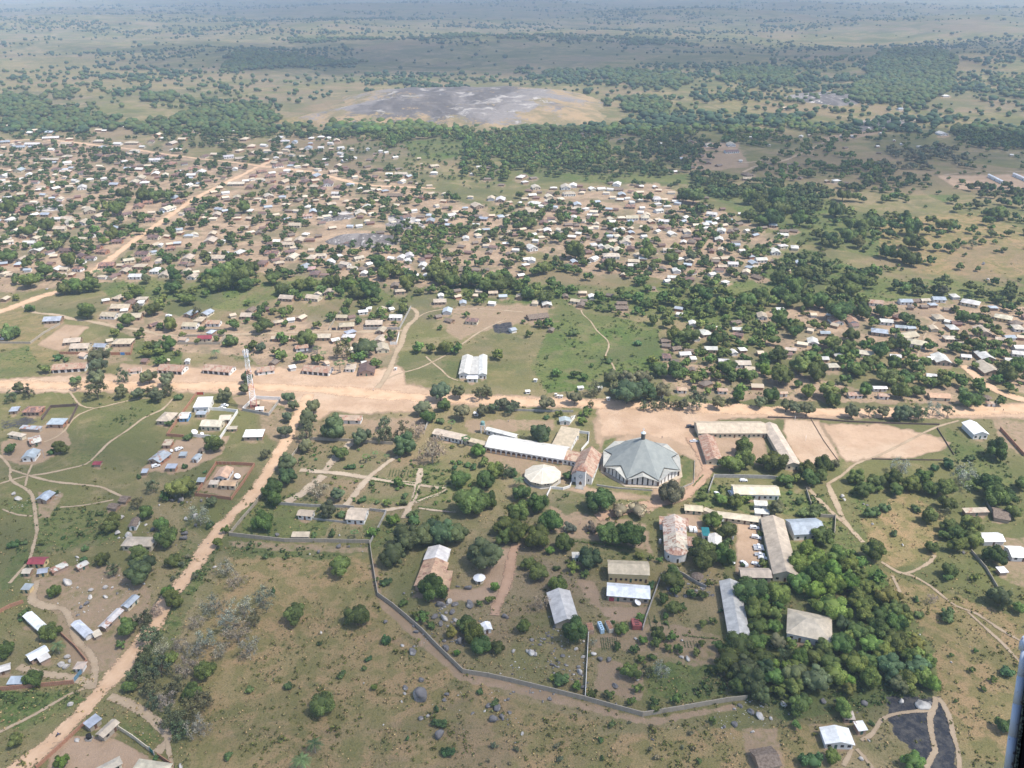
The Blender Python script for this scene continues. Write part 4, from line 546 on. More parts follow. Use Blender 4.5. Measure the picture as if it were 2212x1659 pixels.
'13':"230,1200,130 110,1110,150 380,1390,90 490,1150,80 400,1140,110 720,1230,130 920,1120,120 1090,1200,100 1345,1180,80 1500,1215,60 1400,1330,110 1285,1345,70 1780,1300,130 1620,1340,120 1840,1350,120 1640,1460,90 1790,1490,90 1980,1480,90 1970,1370,80 1920,1300,80 2090,1300,90 2080,1580,160 2150,1500,150 1990,1170,80 1790,1200,110 1600,1225,80 1680,1080,130 1790,1080,120 1890,1100,110 1620,1010,80 1200,1090,130 1260,1130,110 2090,990,110 1870,1020,90 620,1030,200 820,1030,150 1000,1030,130 1080,1010,100 720,940,120 90,1400,160 280,1500,180,y 120,1580,200 420,1560,170 700,1430,110 560,1300,170 700,1330,130 880,1280,100 640,1360,130 970,1370,150 1050,1330,110 1150,1310,140 860,1470,130 1090,1480,140 1200,1470,110 1050,1590,200 1160,1600,160 1300,1520,120 1290,1580,100 770,1540,140 660,1610,120 1500,1370,70 50,220,160 110,150,130 280,230,140 380,250,120 590,150,150 710,170,110 590,250,80 720,270,140 830,300,140 940,260,150 900,200,120 800,360,130 930,350,100 1080,280,120 1190,230,140 1050,350,110 1240,310,150 1400,230,110 1380,320,110 1500,350,90 1520,280,130 1600,290,120 1230,420,150 1320,440,130 1030,510,140 1170,540,150 1250,580,140 1400,590,90 1460,470,100 1560,470,100 1620,460,80 1850,425,60,l 1760,320,90 1815,360,60 1770,450,70,a 1700,540,40 1660,640,75 1815,660,60 1290,770,95 780,430,110,y 850,480,80 690,370,130 540,400,140 620,430,110 500,440,120 430,360,110 280,440,70 70,430,60 230,560,80 170,600,100 440,660,80 610,650,100 480,540,60 910,670,110 950,690,90 750,740,150 880,790,110 640,800,140 560,840,120 730,840,140 830,720,100 1200,830,110 1410,840,70 1750,810,110 1520,850,90,a 90,740,140 180,740,80,M 300,700,150 240,830,150 100,870,150 200,930,150 350,950,150 450,950,140 550,980,130 40,940,110 1000,55,80 1640,130,100 1600,60,90 1720,110,70 2000,180,140 1900,240,110 2080,350,80 2150,80,120 1930,350,90 750,30,120 650,20,130 60,60,200 1100,30,100 820,60,70",
}
# tree density zones: polygon (picture px), trees per hectare, crown size m, tint kind
FZ=[
("-40,205 100,205 115,235 105,260 -40,255",101,11,'m'),("110,235 200,240 300,265 520,225 560,235 620,255 560,290 420,275 300,285 110,280",108,11,'m'),
("-40,250 110,255 240,268 400,265 640,268 780,280 780,310 600,300 400,298 200,290 -40,282",87,11,'m'),
("115,200 150,190 148,218 112,220",87,12,'m'),("300,205 370,198 385,212 370,222 305,220",130,12,'m'),("210,210 330,180 330,190 230,215",50,9,'m'),
("370,215 440,210 500,225 560,215 600,245 540,255 420,250",58,10,'m'),("500,120 560,115 700,118 800,120 720,138 560,145 500,155 470,150",101,13,'m'),
("560,80 780,82 860,92 1000,78 1060,85 1200,82 1380,82 1520,86 1500,94 1300,92 1100,95 1040,90 860,95 640,92",58,14,'m'),
("720,265 900,262 1000,285 1200,290 1300,300 1340,330 1300,360 1150,370 1050,340 1010,345 1000,310 900,300 860,320 820,325 800,300 690,300",108,12,'M'),
("980,325 1150,345 1200,370 1100,400 990,380",87,11,'M'),("1140,300 1300,275 1560,270 1640,285 1560,300 1400,305 1250,298 1150,325",60,11,'M'),
("1250,300 1450,300 1560,320 1480,350 1540,370 1400,385 1200,375 1180,350",42,11,'m'),("1330,210 1400,207 1450,225 1440,255 1350,248",137,12,'m'),("1300,212 1330,215 1325,238 1300,232",87,10,'m'),
("1240,145 1330,150 1400,155 1470,160 1500,180 1470,190 1380,190 1320,175 1240,155",94,13,'m'),("1110,135 1240,145 1235,158 1110,150",79,12,'m'),
("1590,148 1720,152 1720,188 1600,180 1540,180 1550,165",108,13,'m'),("1870,140 1910,115 2010,115 2070,140 2060,190 2040,210 1980,235 1900,230 1830,220 1840,190 1870,170",108,13,'m'),
("1650,130 1760,120 1860,130 1760,150",15,11,'m'),("2130,170 2230,170 2230,230 2160,210",58,12,'m'),("2050,280 2120,270 2230,285 2230,330 2100,325 2060,310",123,12,'m'),
("1560,270 1700,255 1860,290 1800,330 1900,340 1900,400 1700,400 1600,370 1680,330 1560,310",55,10,'M'),("1850,310 2060,320 2120,350 2060,380 1900,370",65,10,'a'),
("1480,370 1700,395 1780,430 1700,470 1560,440 1480,400",87,11,'m'),("1700,400 1780,395 1800,430 1750,480 1690,470",94,12,'m'),("1900,370 2000,385 2020,400 1900,420 1800,410",58,11,'m'),
("2040,410 2230,400 2230,520 2160,490 2080,440",50,10,'m'),("865,505 920,495 990,487 1012,500 980,535 960,565 880,555",230,8,'M'),
("840,600 1000,590 1080,615 1200,620 1300,640 1430,640 1600,660 1620,700 1480,690 1350,660 1200,650 1000,640 860,640",94,10,'M'),
("1380,600 1560,640 1700,640 1800,620 1900,600 1960,640 1900,660 1800,690 1700,690 1560,690 1400,650",87,10,'M'),
("1700,560 1900,590 2230,615 2230,650 1950,640 1760,640 1640,600",79,10,'m'),("2080,640 2230,620 2230,680 2100,670",79,10,'m'),
("1650,700 1900,700 2200,800 2200,850 1900,850 1700,800 1600,760",43,10,'M'),("1440,680 1640,700 1640,760 1480,720",36,10,'m'),
("1260,455 1480,420 1560,470 1400,480",12,9,'m'),("1700,290 2230,265 2230,290 1900,310",12,9,'m'),
("-40,290 560,290 700,330 900,380 1080,480 1080,600 900,620 250,600 -40,640",50,8.2,'m'),("1080,430 1620,460 1700,560 1560,640 1300,620 1080,560",20,8,'m'),
("-40,150 2230,150 2230,260 1400,300 1300,180 700,180 600,260 -40,200",3.0,10,'m'),
]
FZ+=[("1440,700 1700,690 2200,760 2200,860 1900,850 1600,860 1440,850",22,9,"M"),("0,600 900,620 860,700 700,690 400,680 200,660 0,650",16,8,"M"),("240,690 860,700 860,800 300,830 240,780",10,7.5,"M"),("1080,400 1700,500 1760,640 1500,640 1250,640 1080,600",16,8,"M"),("0,150 600,160 600,260 0,230",5,10,"m"),("640,170 1300,150 2200,170 2200,270 1500,270 1350,190",7,10,"m")]
FZ+=[("1100,620 1430,620 1700,680 1640,740 1440,700 1200,660 900,650",60,4.5,'M'),("1480,400 1760,400 1950,480 1960,640 1700,640 1560,560 1480,470",45,4.5,'M'),("1190,680 1420,690 1440,860 1190,860",14,3.2,'M'),("1700,600 2230,610 2230,690 1700,690",50,5,'m'),("1440,700 2230,700 2230,860 1440,860",18,4.5,'M'),("230,600 900,600 880,660 240,660",30,4,'M'),("0,300 1100,330 1100,600 0,600",16,4.5,'m'),("640,270 1340,290 1340,400 1000,400 700,330",40,5,'M')]
FZ+=[("260,1190 430,1160 450,1300 390,1440 310,1500 250,1470 300,1380 350,1280",60,3,'a'),("1900,1230 2200,1330 2190,1600 2080,1600 2010,1490 1990,1380",22,2.6,'M'),("1200,1560 1560,1560 1560,1660 1200,1660",80,2.0,'a'),("1010,1600 1220,1600 1220,1660 1010,1660",160,2.2,'a'),("870,1200 1560,1200 1560,1500 1300,1500 1000,1430 830,1300",16,2.8,'M'),("640,960 1030,960 1030,1110 640,1110",20,2.4,'M'),("80,1060 420,1030 420,1240 60,1240",22,3.2,'M'),("1000,285 1480,275 1560,330 1480,385 1180,385 1000,330",32,10,'m'),("1000,285 1480,275 1560,330 1480,385 1180,385 1000,330",20,6,'M'),("740,262 1000,278 1300,276 1300,300 740,285",110,11,'m'),("1120,395 1180,400 1500,395 1560,430 1300,400",30,9,'m')]
FZ+=[("1610,1240 1780,1140 1870,1220 1930,1300 2000,1400 2010,1490 1720,1520 1590,1470 1600,1340",170,6.5,'G'),("1440,690 1700,690 2230,720 2230,850 1440,855",45,8,'M'),("1080,430 1620,450 1700,540 1540,620 1080,600",26,8,'m'),("250,690 860,690 860,800 250,820",16,8,'M')]
FZ+=[("640,965 780,965 1000,990 1030,1060 960,1100 760,1090 640,1030",90,1.9,'G'),("1900,260 2230,250 2230,640 1960,640 1880,470 1700,400",14,6.5,'M')]
TOWN=["-40,300 210,312 440,345 600,345 780,365 960,420 1080,480 1080,600 900,610 560,590 250,600 -40,600","1090,420 1300,395 1480,410 1640,480 1700,530 1640,600 1500,620 1250,590 1100,560","1460,760 1650,690 1900,660 2230,670 2230,850 2080,830 1900,840 1500,860"]
# ================================================================ ground masks (surveyed land cover)
MX0,MY0,MW,MH=-260,-60,2740,2000
def blank(): return np.zeros((MH,MW),np.float32)
LAY={k:blank() for k in ('earth','lush','dry','burnt','rock','town')}
def parse(s): return [tuple(float(q) for q in p.split(',')) for p in s.split()]
def pip(poly,X,Y):
    ins=np.zeros(X.shape,bool); n=len(poly); d=np.full(X.shape,1e9)
    for i in range(n):
        x0,y0=poly[i]; x1,y1=poly[(i+1)%n]
        c=((y0>Y)!=(y1>Y)); t=(x1-x0)*(Y-y0)/((y1-y0) if y1!=y0 else 1e-9)+x0
        ins^=c&(X<t)
        dx,dy=x1-x0,y1-y0; L=dx*dx+dy*dy+1e-9; u=np.clip(((X-x0)*dx+(Y-y0)*dy)/L,0,1)
        d=np.minimum(d,np.hypot(X-x0-u*dx,(Y-y0-u*dy)*1.6))
    return ins,d
def paint(layer,poly,amt,soft):
    xs=[p[0] for p in poly]; ys=[p[1] for p in poly]
    x0=max(int(min(xs)-soft*2),MX0); x1=min(int(max(xs)+soft*2),MX0+MW-1); y0=max(int(min(ys)-soft*2),MY0); y1=min(int(max(ys)+soft*2),MY0+MH-1)
    if x1<=x0 or y1<=y0: return
    st=1; X,Y=np.meshgrid(np.arange(x0,x1),np.arange(y0,y1)); X=X.astype(float);Y=Y.astype(float)
    wx=X+(fbm(X/14,Y/9,3)-.5)*soft*2.2; wy=Y+(fbm(X/14+40,Y/9+7,3)-.5)*soft*1.6
    ins,d=pip(poly,wx,wy); sd=np.where(ins,d,-d); v=np.clip(sd/soft*.5+.5,0,1)*amt
    L=LAY[layer]; sl=(slice(y0-MY0,y1-MY0),slice(x0-MX0,x1-MX0)); L[sl]=np.maximum(L[sl],v)
def blob(layer,D,rx,ry,amt):
    x0=int(max(D[0]-rx*1.5,MX0)); x1=int(min(D[0]+rx*1.5,MX0+MW)); y0=int(max(D[1]-ry*1.5,MY0)); y1=int(min(D[1]+ry*1.5,MY0+MH))
    if x1<=x0 or y1<=y0: return
    X,Y=np.meshgrid(np.arange(x0,x1),np.arange(y0,y1)); r=np.hypot((X-D[0])/rx,(Y-D[1])/ry)+(fbm(X/9,Y/6,2)-.5)*.7
    v=np.clip(1.35-r,0,1)*amt; L=LAY[layer]; sl=(slice(y0-MY0,y1-MY0),slice(x0-MX0,x1-MX0)); L[sl]=np.maximum(L[sl],v)
for ly,amt,soft,pts in ZONES:
    if ly!='lawn': paint(ly,parse(pts),amt,soft)
def maskat(layer,D):
    i=int(np.clip(D[1]-MY0,0,MH-1)); j=int(np.clip(D[0]-MX0,0,MW-1)); return float(LAY[layer][i,j])
# small house records
SH=[]
for rc,s in H.items():
    for e in s.split():
        q=e.split(','); x,y,wd=map(float,q[:3]); D=T(rc,x,y); SH.append((rc,D,wd/4,q[3],len(q)>4))
        blob('town' if D[1]<640 else 'earth',(D[0],D[1]-1),wd/4*.95,max(wd/4*.42,2.5),.75 if D[1]<640 else .62)
for b in B:
    a=T(b[0],b[1],b[2]); c=T(b[0],b[3],b[4]); blob('earth',((a[0]+c[0])/2,(a[1]+c[1])/2+1),abs(c[0]-a[0])*.62+4,8,.6)
LAY['lawn']=blank()
for ly,amt,soft,pts in ZONES:
    if ly=='lawn': paint(ly,parse(pts),amt,soft)
LAY['earth']*=(1-LAY['lawn']); LAY['lush']=np.maximum(LAY['lush'],LAY['lawn']*.5)
def sample(px,py):
    i=np.clip((py-MY0),0,MH-1.01); j=np.clip((px-MX0),0,MW-1.01); i0=i.astype(int); j0=j.astype(int); fi=i-i0; fj=j-j0
    out=[]
    for k in ('earth','lush','dry','burnt','rock','town'):
        L=LAY[k]; out.append((L[i0,j0]*(1-fi)*(1-fj)+L[i0+1,j0]*fi*(1-fj)+L[i0,j0+1]*(1-fi)*fj+L[i0+1,j0+1]*fi*fj))
    return out
def ground():
    dys=np.concatenate([np.arange(1890,0,-2.4),np.arange(0,-44,-2.2)])
    a=(829.5-dys)/FPX; ry=cp+a*sp; rz=-sp+a*cp; yy=ry*(-CH/rz)
    yy=np.concatenate([[-900,-500,-200,0,80,130],yy]); dep=np.maximum(yy*cp+CH*sp,257)
    t=np.arange(-1340,1341,2.4)/FPX; t=np.concatenate([[-3.2,-2.4,-1.8,-1.4,-1.1,-.9,-.8],t,[.8,.9,1.1,1.4,1.8,2.4,3.2]])
    Y=np.repeat(yy[:,None],len(t),1); X=dep[:,None]*t[None,:]
    Z=terr(X,Y)
    px,py,d=PJ(X,Y,Z); px=np.where(Y<150,-999,px); 
    m=sample(px.ravel(),py.ravel())
    n=X.size; c1=np.ones((n,4),np.float32); c2=np.ones((n,4),np.float32)
    c1[:,0]=m[0];c1[:,1]=m[1];c1[:,2]=m[2]; c2[:,0]=m[3]; c2[:,1]=m[4]; c2[:,2]=m[5]
    V=np.stack([X.ravel(),Y.ravel(),Z.ravel()],1); R,C=X.shape; idx=np.arange(R*C).reshape(R,C)
    F=np.stack([idx[:-1,:-1].ravel(),idx[:-1,1:].ravel(),idx[1:,1:].ravel(),idx[1:,:-1].ravel()],1)
    # material
    b=NB('ground_soil_and_grass',.95,.05)
    A=b.n('ShaderNodeVertexColor',layer_name='cover_a'); A2=b.n('ShaderNodeVertexColor',layer_name='cover_b')
    s1=b.n('ShaderNodeSeparateColor',i_0=A.outputs[0]); s2=b.n('ShaderNodeSeparateColor',i_0=A2.outputs[0])
    n1=b.noise(.06,6,.62); n2=b.noise(.35,5,.65); n3=b.noise(1.6,4,.6); big=b.noise(.0045,5,.6,dist=.6); big2=b.noise(.0016,4,.6,dist=1.0); far1=b.noise(.0065,6,.68,dist=1.2); far2=b.noise(.0027,6,.65,dist=1.5); mid=b.noise(.018,5,.6,dist=.5)
    mus=b.noise(.13,3,.5)
    # wild grass
    g=b.mix(b.mr(big,.42,.58),(.155,.148,.062),(.265,.205,.115))
    g=b.mix(b.math('MULTIPLY',b.mr(mid,.45,.62),.7),g,(.145,.155,.055))
    g=b.mix(b.math('MULTIPLY',b.mr(big2,.5,.6),.55),g,(.20,.155,.12))
    g=b.mix(b.math('MULTIPLY',b.mr(n1,.52,.68),.7),g,(.29,.225,.12)); g=b.mix(b.math('MULTIPLY',b.mr(b.noise(.03,6,.7,dist=1.2),.5,.6),.65),g,(.17,.155,.065)); g=b.mix(b.math('MULTIPLY',b.mr(b.noise(.011,6,.68,dist=1.0),.52,.6),.6),g,(.30,.23,.135))
    lush=b.mix(b.mr(mid,.35,.65),(.095,.14,.038),(.17,.175,.065)); lush=b.mix(b.math('MULTIPLY',b.mr(n2,.48,.66),.7),lush,(.045,.075,.025)); lush=b.mix(b.math('MULTIPLY',b.mr(n1,.5,.64),.7),lush,(.19,.165,.085))
    dry=b.mix(b.mr(n1,.38,.62),(.33,.225,.12),(.255,.20,.095)); dry=b.mix(b.math('MULTIPLY',b.mr(mus,.47,.58),.65),dry,(.165,.155,.058)); dry=b.mix(b.math('MULTIPLY',b.mr(b.noise(.028,6,.7,dist=1.0),.5,.6),.6),dry,(.145,.14,.055))
    jit=b.math('MULTIPLY',b.math('SUBTRACT',b.math('ADD',n2,n1),1.0),.9)
    fl=b.mr(b.math('ADD',s1.outputs[1],jit),.3,.62); fd=b.mr(b.math('ADD',s1.outputs[2],jit),.2,.7)
    c=b.mix(fd,g,dry); c=b.mix(fl,c,lush)
    c=b.mix(b.math('MULTIPLY',b.mr(far1,.50,.57),b.math('MULTIPLY',b.math('SUBTRACT',1.0,fd),.5)),c,(.10,.115,.045)); c=b.mix(b.math('MULTIPLY',b.mr(far2,.52,.58),.55),c,(.25,.175,.115)); c=b.mix(b.math('MULTIPLY',b.mr(far2,.46,.40),b.math('MULTIPLY',b.math('SUBTRACT',1.0,fd),.5)),c,(.095,.105,.05))
    # tufts, darker blades
    tuft=b.mr(n3,.47,.62); c=b.mix(b.math('MULTIPLY',tuft,.6),c,b.mix(.5,c,(.05,.06,.02)))
    tuft2=b.mr(b.noise(.7,4,.6,dist=.4),.55,.66); c=b.mix(b.math('MULTIPLY',tuft2,.5),c,(.085,.09,.035))
    earth=b.mix(b.mr(n1,.35,.65),(.49,.345,.235),(.41,.28,.185)); earth=b.mix(b.math('MULTIPLY',b.mr(mid,.5,.65),.5),earth,(.52,.40,.29))
    earth=b.mix(b.math('MULTIPLY',b.mr(n2,.5,.72),.35),earth,(.30,.22,.13))
    ft=b.mr(b.math('ADD',s2.outputs[2],b.math('MULTIPLY',jit,1.6)),.36,.6); tw=b.mix(b.mr(n1,.38,.62),(.40,.285,.19),(.27,.195,.13)); tw=b.mix(b.math('MULTIPLY',b.mr(mid,.48,.6),.55),tw,(.115,.125,.06)); tw=b.mix(b.math('MULTIPLY',b.mr(n2,.52,.66),.6),tw,(.13,.11,.08))
    c=b.mix(ft,c,tw)
    earth=b.mix(b.mr(s1.outputs[0],.7,1.0),b.mix(b.mr(n1,.38,.62),(.33,.235,.16),(.275,.20,.13)),earth)
    fe=b.mr(b.math('ADD',s1.outputs[0],b.math('MULTIPLY',jit,.8)),.3,.66)
    c=b.mix(fe,c,earth)
    fb=b.mr(b.math('ADD',s2.outputs[0],jit),.35,.6); c=b.mix(fb,c,b.mix(b.mr(n2,.4,.65),(.035,.037,.045),(.09,.085,.08)))
    fr=b.mr(b.math('ADD',s2.outputs[1],jit),.35,.65); c=b.mix(fr,c,b.mix(b.mr(n1,.4,.6),(.28,.26,.24),(.5,.46,.42)))
    b.col(c); b.bump(b.math('ADD',b.math('MULTIPLY',n3,.6),n2),.8,.7)
    me=npmesh('ground',V,F,b.m,{'cover_a':('POINT',c1),'cover_b':('POINT',c2)})
    tag(link('ground',me),kind='structure')
ground()
# ---------------------------------------------------------------- roads and tracks
def catmull(P,step):
    out=[]; n=len(P)
    for i in range(n-1):
        p0=P[max(i-1,0)];p1=P[i];p2=P[i+1];p3=P[min(i+2,n-1)]; k=max(2,min(14,int((p2-p1).length/step)))
        for j in range(k):
            t=j/k; out.append(.5*((2*p1)+(-p0+p2)*t+(2*p0-5*p1+4*p2-p3)*t*t+(-p0+3*p1-3*p2+p3)*t**3))
    out.append(P[-1]); return out
def roadmat(name,c1,c2,c3):
    b=NB(name,.95,.05); a=b.n('ShaderNodeVertexColor',layer_name='edge'); e=b.n('ShaderNodeSeparateColor',i_0=a.outputs[0]).outputs[0]
    n1=b.noise(.12,5,.6); n2=b.noise(.9,5,.65)
    c=b.mix(b.mr(n1,.35,.65),c1,c2); c=b.mix(b.math('MULTIPLY',b.mr(n2,.5,.7),.5),c,c3)
    # wheel ruts run where the ribbon's own lanes are
    l=b.n('ShaderNodeSeparateColor',i_0=a.outputs[0]).outputs[1]; rut=b.mr(b.math('ABSOLUTE',b.math('SUBTRACT',l,.5)),0,.18,1,0)
    c=b.mix(b.math('MULTIPLY',rut,b.mr(n1,.3,.6,.15,.6)),c,[q*.78 for q in c1])
    b.col(c); b.bump(n2,.3,.1)
    al=b.mr(b.math('ADD',e,b.math('MULTIPLY',b.math('SUBTRACT',b.math('ADD',n2,n1),1.0),1.9)),.42,.82,1,0)
    tr=b.n('ShaderNodeBsdfTransparent'); mx=b.n('ShaderNodeMixShader'); out=b.t.nodes['Material Output']
    b.t.links.new(al,mx.inputs[0]); b.t.links.new(tr.outputs[0],mx.inputs[1]); b.t.links.new(b.b.outputs[0],mx.inputs[2]); b.t.links.new(mx.outputs[0],out.inputs[0])
    return b.m
RM={'road':roadmat('road_earth',(.56,.385,.25),(.50,.33,.205),(.60,.44,.31)),
    'path':roadmat('path_earth',(.39,.30,.205),(.33,.25,.165),(.45,.36,.26)),
    'red':roadmat('lane_red_earth',(.42,.275,.185),(.37,.24,.16),(.47,.34,.24)),
    'gard':roadmat('garden_path_earth',(.42,.34,.25),(.36,.28,.20),(.46,.38,.29))}
CROWN_AVOID=[]
for ri,(nm,wd,pts) in enumerate(ROADS):
    P=[G(p) for p in parse(pts)]; Q=catmull(P,5.0); n=len(Q); vs=[];cs=[]
    z=.03+.006*ri
    for i,p in enumerate(Q):
        t=(Q[min(i+1,n-1)]-Q[max(i-1,0)]); t.z=0; t.normalize(); nn=Vector((-t.y,t.x,0))
        hw=wd*.5*1.35*(1+.22*(float(vn(np.array([i*.35+ri*7.]),np.array([ri*3.1])))-.5)*2)
        for k,(u,e,l) in enumerate(((-1,1,.1),(-.55,.25,.5),(0,0,.1),(.55,.25,.5),(1,1,.1))):
            q=p+nn*hw*u; vs.append((q.x,q.y,z)); cs.append((e,l,0,1))
        if i%2==0 or nm=='town_avenue': CROWN_AVOID.append((p.x,p.y,wd*.6)); nm in('town_avenue','town_street') and CROWN_AVOID.extend([(p.x,p.y-7,wd*.6),(p.x,p.y-13,wd*.5)])
    F=[]
    for i in range(n-1):
        for k in range(4): F.append((i*5+k,i*5+k+1,(i+1)*5+k+1,(i+1)*5+k))
    F=np.array(F)[:,::-1]
    mt=RM['red'] if nm=='dirt_lane' else RM['gard'] if nm=='garden_path' else RM['path'] if nm in('footpath','village_track','farm_track') else RM['road']
    me=npmesh(nm,np.array(vs),F,mt,{'edge':('POINT',np.array(cs))},True); tag(link(nm,me),kind='structure')
# ---------------------------------------------------------------- bare rock dome and outcrops
def rock_hill(name,label,outline,h,res,cat=None,grassy=True,seed=3,kind=None,pale=.5):
    "outline: picture points of the rim on the ground"
    W=[G(p) for p in outline]; cx=sum(p.x for p in W)/len(W); cy=sum(p.y for p in W)/len(W)
    n=96; ang=[];rad=[]
    A=[(math.atan2(p.y-cy,p.x-cx),math.hypot(p.x-cx,p.y-cy)) for p in W]; A.sort()
    aa=np.array([a for a,r in A]); rr=np.array([r for a,r in A]); aa=np.concatenate([aa-2*math.pi,aa,aa+2*math.pi]); rr=np.tile(rr,3)
    th=np.linspace(-math.pi,math.pi,n,endpoint=False); R=np.interp(th,aa,rr); R=R*(.80+.44*fbm(np.cos(th)*3+seed,np.sin(th)*3+seed,4))
    ks=np.linspace(0,1,res); V=[];RIM=[]
    for k in ks:
        x=cx+R*k*np.cos(th); y=cy+R*k*np.sin(th)
        f=1-k**3.2; z=h*f*(.78+.5*(fbm(x/ (60) +seed,y/60,4)-.3))+(fbm(x/14+seed,y/14,3)-.5)*h*.16*f+(fbm(x/34+seed,y/34,3)-.5)*h*.3*f
        z=z-.4*(k==1)-.02; x0=x-cx;y0=y-cy
        V.append(np.stack([x0,y0,z+terr(x,y)],1)); RIM.append(np.full((n,),k))
    V=np.concatenate(V); m=[]
    for i in range(res-1):
        for j in range(n):
            m.append((i*n+j,(i+1)*n+j,(i+1)*n+(j+1)%n,i*n+(j+1)%n))
    b=NB(name+'_stone',.9,.15)
    sc=60/ max(rr.max(),1)
    streak=b.n('ShaderNodeMapping',i_Vector=b.tc()); streak.inputs['Scale'].default_value=(.05*sc*1.2,.012*sc*1.2,.2*sc)
    rim=b.n('ShaderNodeSeparateColor',i_0=b.n('ShaderNodeVertexColor',layer_name='rim').outputs[0]).outputs[0]; n1=b.noise(1.0,6,.62,vec=streak.outputs[0],dist=.8); n2=b.noise(.06*sc*2,6,.65,dist=.5); n3=b.noise(.5*sc*2,5,.6)
    c=b.mix(b.mr(n1,.42,.6),(.115,.102,.095),(.235,.21,.193)); c=b.mix(b.math('MULTIPLY',b.mr(n2,.56,.66),pale),c,(.62,.57,.52))
    c=b.mix(b.math('MULTIPLY',b.mr(n3,.4,.7),.35),c,(.09,.085,.09))
    if grassy:
        gf=b.mr(b.math('ADD',b.math('MULTIPLY',b.mr(rim,.45,1.0),.24),b.math('ADD',b.noise(.03*sc*2,5,.62,dist=.9),b.math('MULTIPLY',b.math('SUBTRACT',n3,.5),.5))),.60,.68)
        c=b.mix(gf,c,b.mix(b.mr(n2,.4,.6),(.33,.235,.135),(.20,.165,.09)))
    b.col(c); b.bump(n3,.6,.5/sc)
    rv=np.concatenate(RIM); me=npmesh(name,V,np.array(m),b.m,{'rim':('POINT',np.stack([rv,rv,rv,np.ones_like(rv)],1))},True)
    o=link(name,me,loc=(cx,cy,0)); tag(o,label,cat,None,kind)
    return o
rock_hill('rock_dome',None,parse("668,256 700,240 730,222 770,206 850,194 950,190 1060,190 1160,193 1250,205 1310,222 1310,246 1290,262 1240,272 1170,280 1080,284 980,282 900,276 820,277 760,270 700,266"),27,60,kind='structure')
rock_hill('granite_outcrop','pale streaked granite face between town houses, left of the dense grove',[T('11',*p) for p in ((590,425),(640,400),(780,385),(950,372),(1100,382),(1230,400),(1250,430),(1180,460),(1050,478),(900,482),(780,470),(660,455))],6.5,14,'rock outcrop',False,9,pale=.9)
rock_hill('granite_outcrop','flat grey granite sheet behind the dense grove in the town',[T('11',*p) for p in ((1130,262),(1200,235),(1320,262),(1440,290),(1450,318),(1340,322),(1300,318),(1230,310),(1210,350),(1160,350))],1.6,10,'rock outcrop',False,4,pale=.9)
rock_hill('granite_outcrop','white glaring granite sheet beside the yellow gabled house in the town',[T('11',*p) for p in ((540,268),(640,222),(760,196),(850,196),(850,222),(760,238),(650,250))],.9,10,'rock outcrop',False,6,pale=1)
rock_hill('granite_outcrop','whitish granite ledges in front of the far dark wood, upper right',[T('03',*p) for p in ((740,1140),(880,1085),(1060,1040),(1180,1035),(1190,1070),(1080,1085),(900,1120),(780,1150))],4,10,'rock outcrop',False,8,pale=1)
rock_hill('granite_outcrop','broken whitish granite ledge below the far forest edge, upper right',[T('03',*p) for p in ((430,890),(560,800),(650,800),(640,860),(620,915),(520,905))],5,10,'rock outcrop',False,2,pale=1)
# ---------------------------------------------------------------- houses
RC={'w':(.70,.675,.62,.08),'k':(.54,.52,.47,.12),'W':(.84,.84,.83,0),'g':(.40,.44,.48,.15),'G':(.02,.16,.17,0),'t':(.56,.465,.345,.12),'c':(.63,.55,.42,.05),'b':(.20,.13,.11,.45),
    'R':(.52,.38,.28,.55),'r':(.5,.36,.27,.55),'m':(.30,.055,.07,0),'o':(.60,.39,.25,.2),'y':(.64,.57,.42,.05),'p':(.55,.36,.33,.1),'z':(.6,.63,.66,0),'h':(.2,.16,.13,0)}
RW={'w':'white','k':'grey','W':'bright white','g':'grey','G':'teal green','t':'tan','c':'cream','b':'dark brown','R':'rusty','r':'rusty','m':'maroon','o':'orange','y':'cream','p':'pinkish','h':'thatched','z':'striped'}
WN={'white_plaster':'white','cream_plaster':'cream','mud_wall':'mud','brick_wall':'brick','yellow_plaster':'yellow','grey_block':'grey','dark_wall':'dark','pink_plaster':'pink'}
_box=MB().box((0,0,.5),(1,1,1)).mesh('opening',M('opening')); _boxs=MB().box((0,0,.5),(1,1,1)).mesh('door',M('shutter')); _boxw=MB().box((0,0,.5),(1,1,1)).mesh('door',M('wood'))
def gable_profile(w,hr,oh,th):
    "cross section across width w (0..w), ridge in the middle"
    s=hr/(w/2); return [(-oh,-oh*s),(w/2,hr),(w+oh,-oh*s),(w+oh,-oh*s-th),(w/2,hr-th),(-oh,-oh*s-th)]
